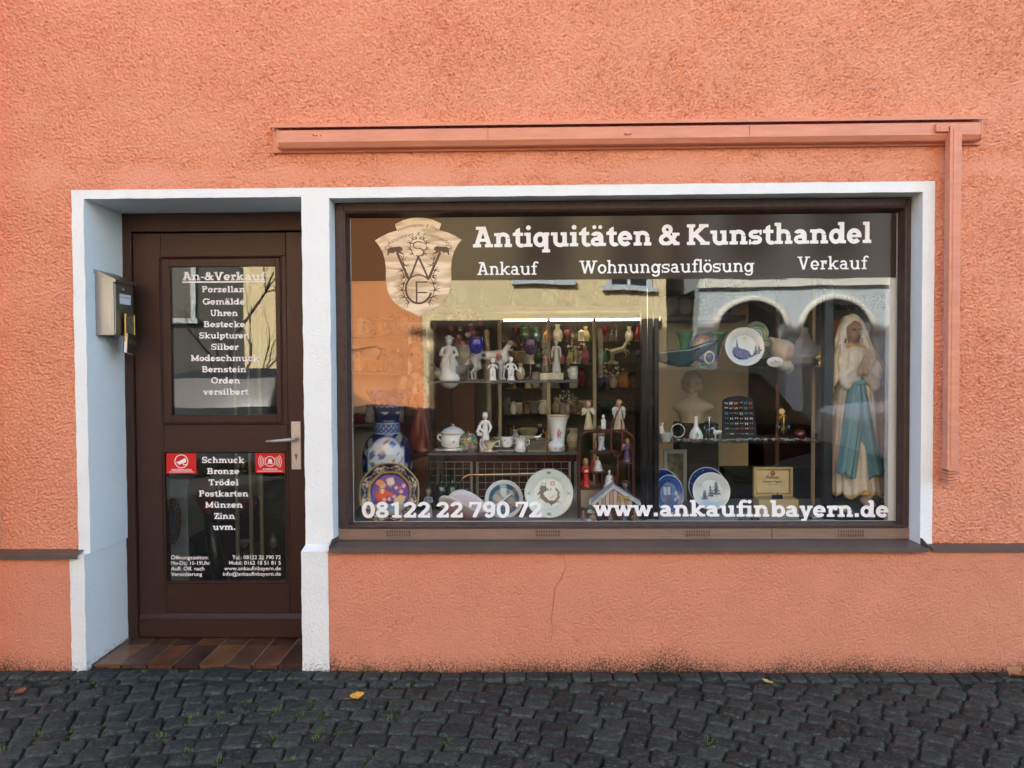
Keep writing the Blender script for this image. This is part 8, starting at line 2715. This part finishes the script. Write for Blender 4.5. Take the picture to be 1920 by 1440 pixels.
flowers(1150, YV2 + .10, ZV[2] + .0005, 50, 44, ((.60, .58, .46), (.55, .48, .12), (.45, .10, .2)), 'white and yellow flower bouquet for reflected foliage in the right bay of the vitrine', (.07, .20, .05))  # this and the next two bouquets stand in for foliage mirrored in the pane
flowers(988, YV2 + .10, ZV[1] + .0005, 48, 40, ((.55, .10, .18), (.60, .30, .36)), 'pink flower bouquet for reflected foliage in the left bay of the vitrine', (.07, .20, .05))
flowers(1062, YV2 + .10, ZV[3] + .0005, 44, 46, ((.55, .54, .46), (.40, .42, .36)), 'white flower bouquet for reflected foliage low in the middle bay of the vitrine', (.06, .16, .05))
for px, hp, kd, cl in ((868, 34, 'decanter', 'clear'), (878, 26, 'candlestick', 'cream'), (908, 30, 'goblet', 'clear'), (940, 36, 'decanter', 'clear'), (976, 30, 'vase', 'cream'), (1010, 30, 'goblet', 'clear'), (1066, 34, 'vase', 'clear'), (1074, 24, 'jug', 'white')):
    ware(kd, cl, px, .67 + .012 * (px % 3), ZA1 + .0005, hp, f'at the back of the upper glass shelf, {"left of the dog" if px < 890 else "behind the dog" if px < 970 else "right of the dog" if px < 1020 else "at its right end"}', 'glassware at the back of the upper glass shelf')
for px, hp, kd, cl in ((822, 30, 'candlestick', 'clear'), (882, 26, 'jug', 'cream'), (934, 30, 'decanter', 'clear'), (966, 34, 'vase', 'grey'), (990, 26, 'goblet', 'clear'), (1024, 30, 'candlestick', 'amber'), (1072, 36, 'vase', 'cream')):
    ware(kd, cl, px, .67, ZA2 + .0005, hp, 'at the back of the lower glass shelf', 'wares at the back of the lower glass shelf')
ws = Z_(690, 1.2, 868)
put_label(MB().box(X_(848, 1.2), X_(892, 1.2), 1.12, 1.26, RZ, ws, .004).build('pedestal', M_DWOOD), 'tall dark wooden pedestal under the pink flower bouquet', 'pedestal')
flowers(870, 1.19, ws, 112, 86, ((.62, .22, .28), (.66, .30, .34), (.70, .52, .50), (.5, .10, .18)), 'large pink flower bouquet with light green leaves standing in for reflected window box flowers')  # bouquet stands in for window box flowers mirrored in the pane
flowers(978, 1.48, ZV[0] - .05, 56, 40, ((.50, .02, .03), (.55, .10, .05)), 'small red flower bouquet in front of the left bay of the vitrine') if False else None
flowers(1082, YV2 + .15, ZV[1] + .0005, 56, 36, ((.60, .58, .30), (.62, .60, .52), (.55, .06, .2)), 'small yellow and white flower bouquet inside the middle bay of the vitrine')
# long pale wall shelf
for px, hp, kd, cl, y in ((846, 34, 'jug', 'cobalt blue', 1.30), (904, 62, 'candlestick', 'cream', 1.36), (960, 60, 'candlestick', 'amber', 1.36), (998, 34, 'bowl', 'clear', 1.36), (1034, 58, 'vase', 'white', 1.32), (1066, 30, 'jug', 'brown', 1.38), (1172, 40, 'vase', 'amber', 1.36), (1196, 36, 'vase', 'cream', 1.40)):
    ware(kd, cl, px, y, ZT1 + .0005, hp, 'on the long pale wall shelf under the banner', 'vessels on the long wall shelf')
BR2 = (.20, .14, .07)
o = sdf_solid('bird_figurine', [ell((0, 0, .42), (.16, .12, .14), BR2), cone((.05, 0, .5), (.03, 0, .85), .06, .045, BR2), ell((.02, -.02, .90), (.07, .06, .06), BR2), cone((.02, -.05, .9), (-.08, -.12, .86), .03, .008, BR2), ell((-.34, .04, .56), (.30, .04, .16), BR2, rot=.45), ell((.36, .04, .60), (.28, .04, .15), BR2, rot=-.5), cone((0, 0, .3), (0, 0, .1), .03, .03, BR2), ell((0, 0, .06), (.22, .16, .07), BR2)], 1 / 44, M_BISQUE, None, .02)
h = 50 * SCL(1.36)
o.scale = (h,) * 3; o.location = (X_(1115, 1.36), 1.36, ZT1)
tag(o, 'brown bird figurine with spread wings on the long pale wall shelf', 'figurine')
# wooden rack: steins and vases
for px, hp, cl in ((676, 34, 'white'), (690, 30, 'grey'), (712, 36, 'amber'), (738, 38, 'brown'), (756, 44, 'cream')):
    vessel('beer_stein', f'{cl} lidded beer stein on the top board of the wooden rack', 'stein', px, 1.42, ZS1 + .0005, hp, fine(*KIND['tankard']), M_COL[cl], 24, None, 1, None, 'beer steins on the wooden rack', handles([([(.26, 0, .7), (.44, 0, .72), (.46, 0, .4), (.28, 0, .25)], .035)], M_COL[cl]))
for px, hp, kd, cl in ((674, 34, 'vase', 'cream'), (696, 42, 'bowl', 'amber'), (718, 44, 'vase', 'brown'), (746, 44, 'vase', 'grey')): ware(kd, cl, px, 1.42, ZS2 + .0005, hp * (.5 if kd == 'bowl' else 1), 'on the second board of the wooden rack', 'vessels on the wooden rack')
for px, hp, kd, cl in ((676, 26, 'bowl', 'ruby red'), (694, 34, 'jug', 'grey'), (752, 30, 'vase', 'white')): ware(kd, cl, px, 1.42, ZS2 - .3495, hp * (.6 if kd == 'bowl' else 1), 'on the third board of the wooden rack', 'vessels on the wooden rack')
for sh, px, kd, cl in ((0, 776, 'candlestick', 'white'), (0, 792, 'jug', 'grey'), (1, 782, 'bowl', 'white')): ware(kd, cl, px, 1.27, ZL[sh] + .0005, 26 if kd != 'bowl' else 14, 'inside the narrow white cabinet')
# low counter with grey tureens and a dark table behind the lower left shelf
yk = 1.25
zc = Z_(842, yk, 950)
ct = thing('counter', 'dark wooden shop counter behind the glass shelves', 'counter', (X_(950, yk), yk + .1, RZ))
MB().box(-.42, .42, -.12, .14, 0, zc - RZ - .025, .004).build('body', M_DWOOD, ct)
MB().box(-.44, .44, -.14, .16, zc - RZ - .0245, zc - RZ, .004).build('top', M_MWOOD, ct)
for px, hp, kd, cl in ((838, 46, 'vase', 'grey'), (866, 40, 'jug', 'cream'), (942, 20, 'bowl', 'cream'), (962, 42, 'candlestick', 'brown'), (985, 22, 'bowl', 'white'), (1012, 40, 'vase', 'black'), (1040, 30, 'jug', 'grey')): ware(kd, cl, px, yk + .05, zc + .0005, hp, 'on the dark shop counter behind the white figurines')
# things on the floor behind the cabinet: leaning picture, dark case
pc = thing('framed_picture', 'pale framed picture leaning behind the blue plates', 'picture', (X_(1262, .93), .86, PZ))
x0, x1, z0, z1 = RECT(1236, 842, 1279, 975, .9)
w, h = (x1 - x0) / 2, z1 - PZ
MB().box(-w, -w + .022, 0, .02, 0, h, .002).box(w - .022, w, 0, .02, 0, h, .002).box(-w + .0222, w - .0222, 0, .02, h - .022, h, .002).box(-w + .0222, w - .0222, 0, .02, 0, .022, .002).build('picture_frame', mat('grey_frame', (.36, .36, .33), .4), pc)
MB().box(-w + .0225, w - .0225, .008, .014, .0225, h - .0225).build('canvas', M_DPAINT, pc)
put_label(MB().box(X_(1360, .95), X_(1540, .95), .98, 1.10, RZ, Z_(880, .95), .004).build('leather_case', mat('green_black_case', (.014, .018, .013), .5, var=(14, .5), bump=[(40, .003)])), 'large dark leather case behind the presentation box', 'case')
# lit desk lamp deep in the room
lp = thing('desk_lamp', 'small lit lamp glowing deep in the shop behind the turquoise earrings', 'lamp', (X_(1466, 2.2), 2.2, Z_(800, 2.2, 1466)))
h = 46 * SCL(2.2)
t = MB().lathe([(h * .3, -.0), (h * .3, .01), (h * .04, h * .1), (h * .04, h * .5)], 20).build('lamp_foot', M_BRASS, lp)
em = bpy.data.materials.new('lamp_glow'); em.use_nodes = True
b_ = em.node_tree.nodes['Principled BSDF']; b_.inputs['Base Color'].default_value = (.8, .6, .3, 1); b_.inputs['Emission Color'].default_value = (1, .62, .25, 1); b_.inputs['Emission Strength'].default_value = .10
t = MB().ball((0, 0, h * .62), h * .12, 16).build('bulb', em, lp)
put_label(MB().box(X_(1420, 2.2), X_(1530, 2.2), 2.05, 2.5, RZ, Z_(800, 2.2, 1466) - .0005, .004).build('side_table', M_DWOOD), 'dark side table under the small lit lamp', 'table')

# ---- through the shop door --------------------------------------------------------
cl_ = ('white', 'cream', 'pink', 'grey', 'amber', 'turquoise', 'ruby red')
for sh, px, hp, kd, cl in ((0, 452, 14, 'bowl', 'white'), (0, 500, 30, 'vase', 'cream'), (1, 454, 16, 'bowl', 'pink'), (1, 476, 24, 'jug', 'ruby red'), (1, 510, 30, 'decanter', 'clear'), (2, 452, 13, 'bowl', 'cream'), (2, 508, 28, 'vase', 'grey')):
    ware(kd, cl, px, 2.15, ZD_[sh] + .0005, hp, f'on the {("upper", "middle", "lower")[sh]} shelf of the cabinet behind the shop door', 'china behind the shop door')
RB = (.16, .010, .012)
yb_ = .95
bg_ = thing('red_bag', 'dark red pear shaped bag hanging on a black stand behind the shop door', 'bag', (X_(384, yb_), yb_, RZ))
h = 82 * SCL(yb_)
zb1 = Z_(962, yb_, 384) - RZ
o = sdf_solid('bag_body', [cone((.0, 0, .12), (-.06, 0, .62), .13, .30, RB, sq=(1, .45, 1)), ell((-.08, 0, .72), (.33, .14, .22), RB), cone((-.02, 0, .9), (.04, 0, 1.1), .05, .03, (.02, .02, .02))], 1 / 34, mat('red_leather', RB, .45, vcol=True), bg_, .06)
o.scale = (h,) * 3; o.location = (0, 0, zb1 - .02)
MB().tube([(.10, .02, .0), (.04, .02, zb1 * .5), (.0, .02, zb1 + .02)], [.05, .045, .035], 10).build('black_stand', M_BLK, bg_)
t = MB()
yw = .75
x, z = P(322, 976, yw)
for r_ in (1.0, .86, .72):
    for k_ in range(26):
        a = 2 * PI * k_ / 26 + r_ * 3
        t.ball((.045 * r_ * math.cos(a), 0, .125 * r_ * math.sin(a)), .0105, 7)
t.tube([(.05 * math.cos(a), .004, .135 * math.sin(a)) for a in np.linspace(0, 2 * PI, 30)], .006, 6)
o = t.build('beaded_mat', mat('brown_wooden_beads', (.10, .05, .025), .4)); o.location = (x, yw, z)
tag(o, 'oval mat of brown wooden beads hanging behind the lower door pane', 'mat')
x0, x1, z0, z1 = RECT(314, 900, 336, 1060, .82)
put_label(MB().box(x0 - .15, x1 + .05, .82, .84, RZ, z1, .002).build('grey_board', mat('grey_board', (.26, .26, .25), .8)), 'grey board standing behind the oval bead mat', 'board')
pts = [P(a, b, .9) for a, b in ((350, 1062), (345, 1035), (346, 1018), (354, 1011), (362, 1018), (366, 1040), (368, 1075))]
tag(MB().tube([(a, .9, b) for a, b in pts], .004, 6).build('black_cable', M_BLACK), 'looped black cable beside the red bag stand', 'cable')
# gold letters on the old book, writing on the letter box label
for word, par, x, y0, y1, z0, z1, m in (('LETTERS', bk, .0158, .012, .084, .050, .070, M_GILT), ('Weimersheimer & Silawi GbR', lb, bx[1] + .0071, by[0] + .050, by[0] + .142, zt - .078, zt - .071, M_INK)):
    mb = sans(word, 1460, 900, 10, 0, '', None, None, 'C', None, .015, 0, MB())
    A = np.array(mb.V); A -= A.min(0); A /= np.maximum(A.max(0), 1e-9)
    MB().add([(x, y0 + (y1 - y0) * a[0], z0 + (z1 - z0) * a[2]) for a in A], mb.F).build('lettering', m, par)
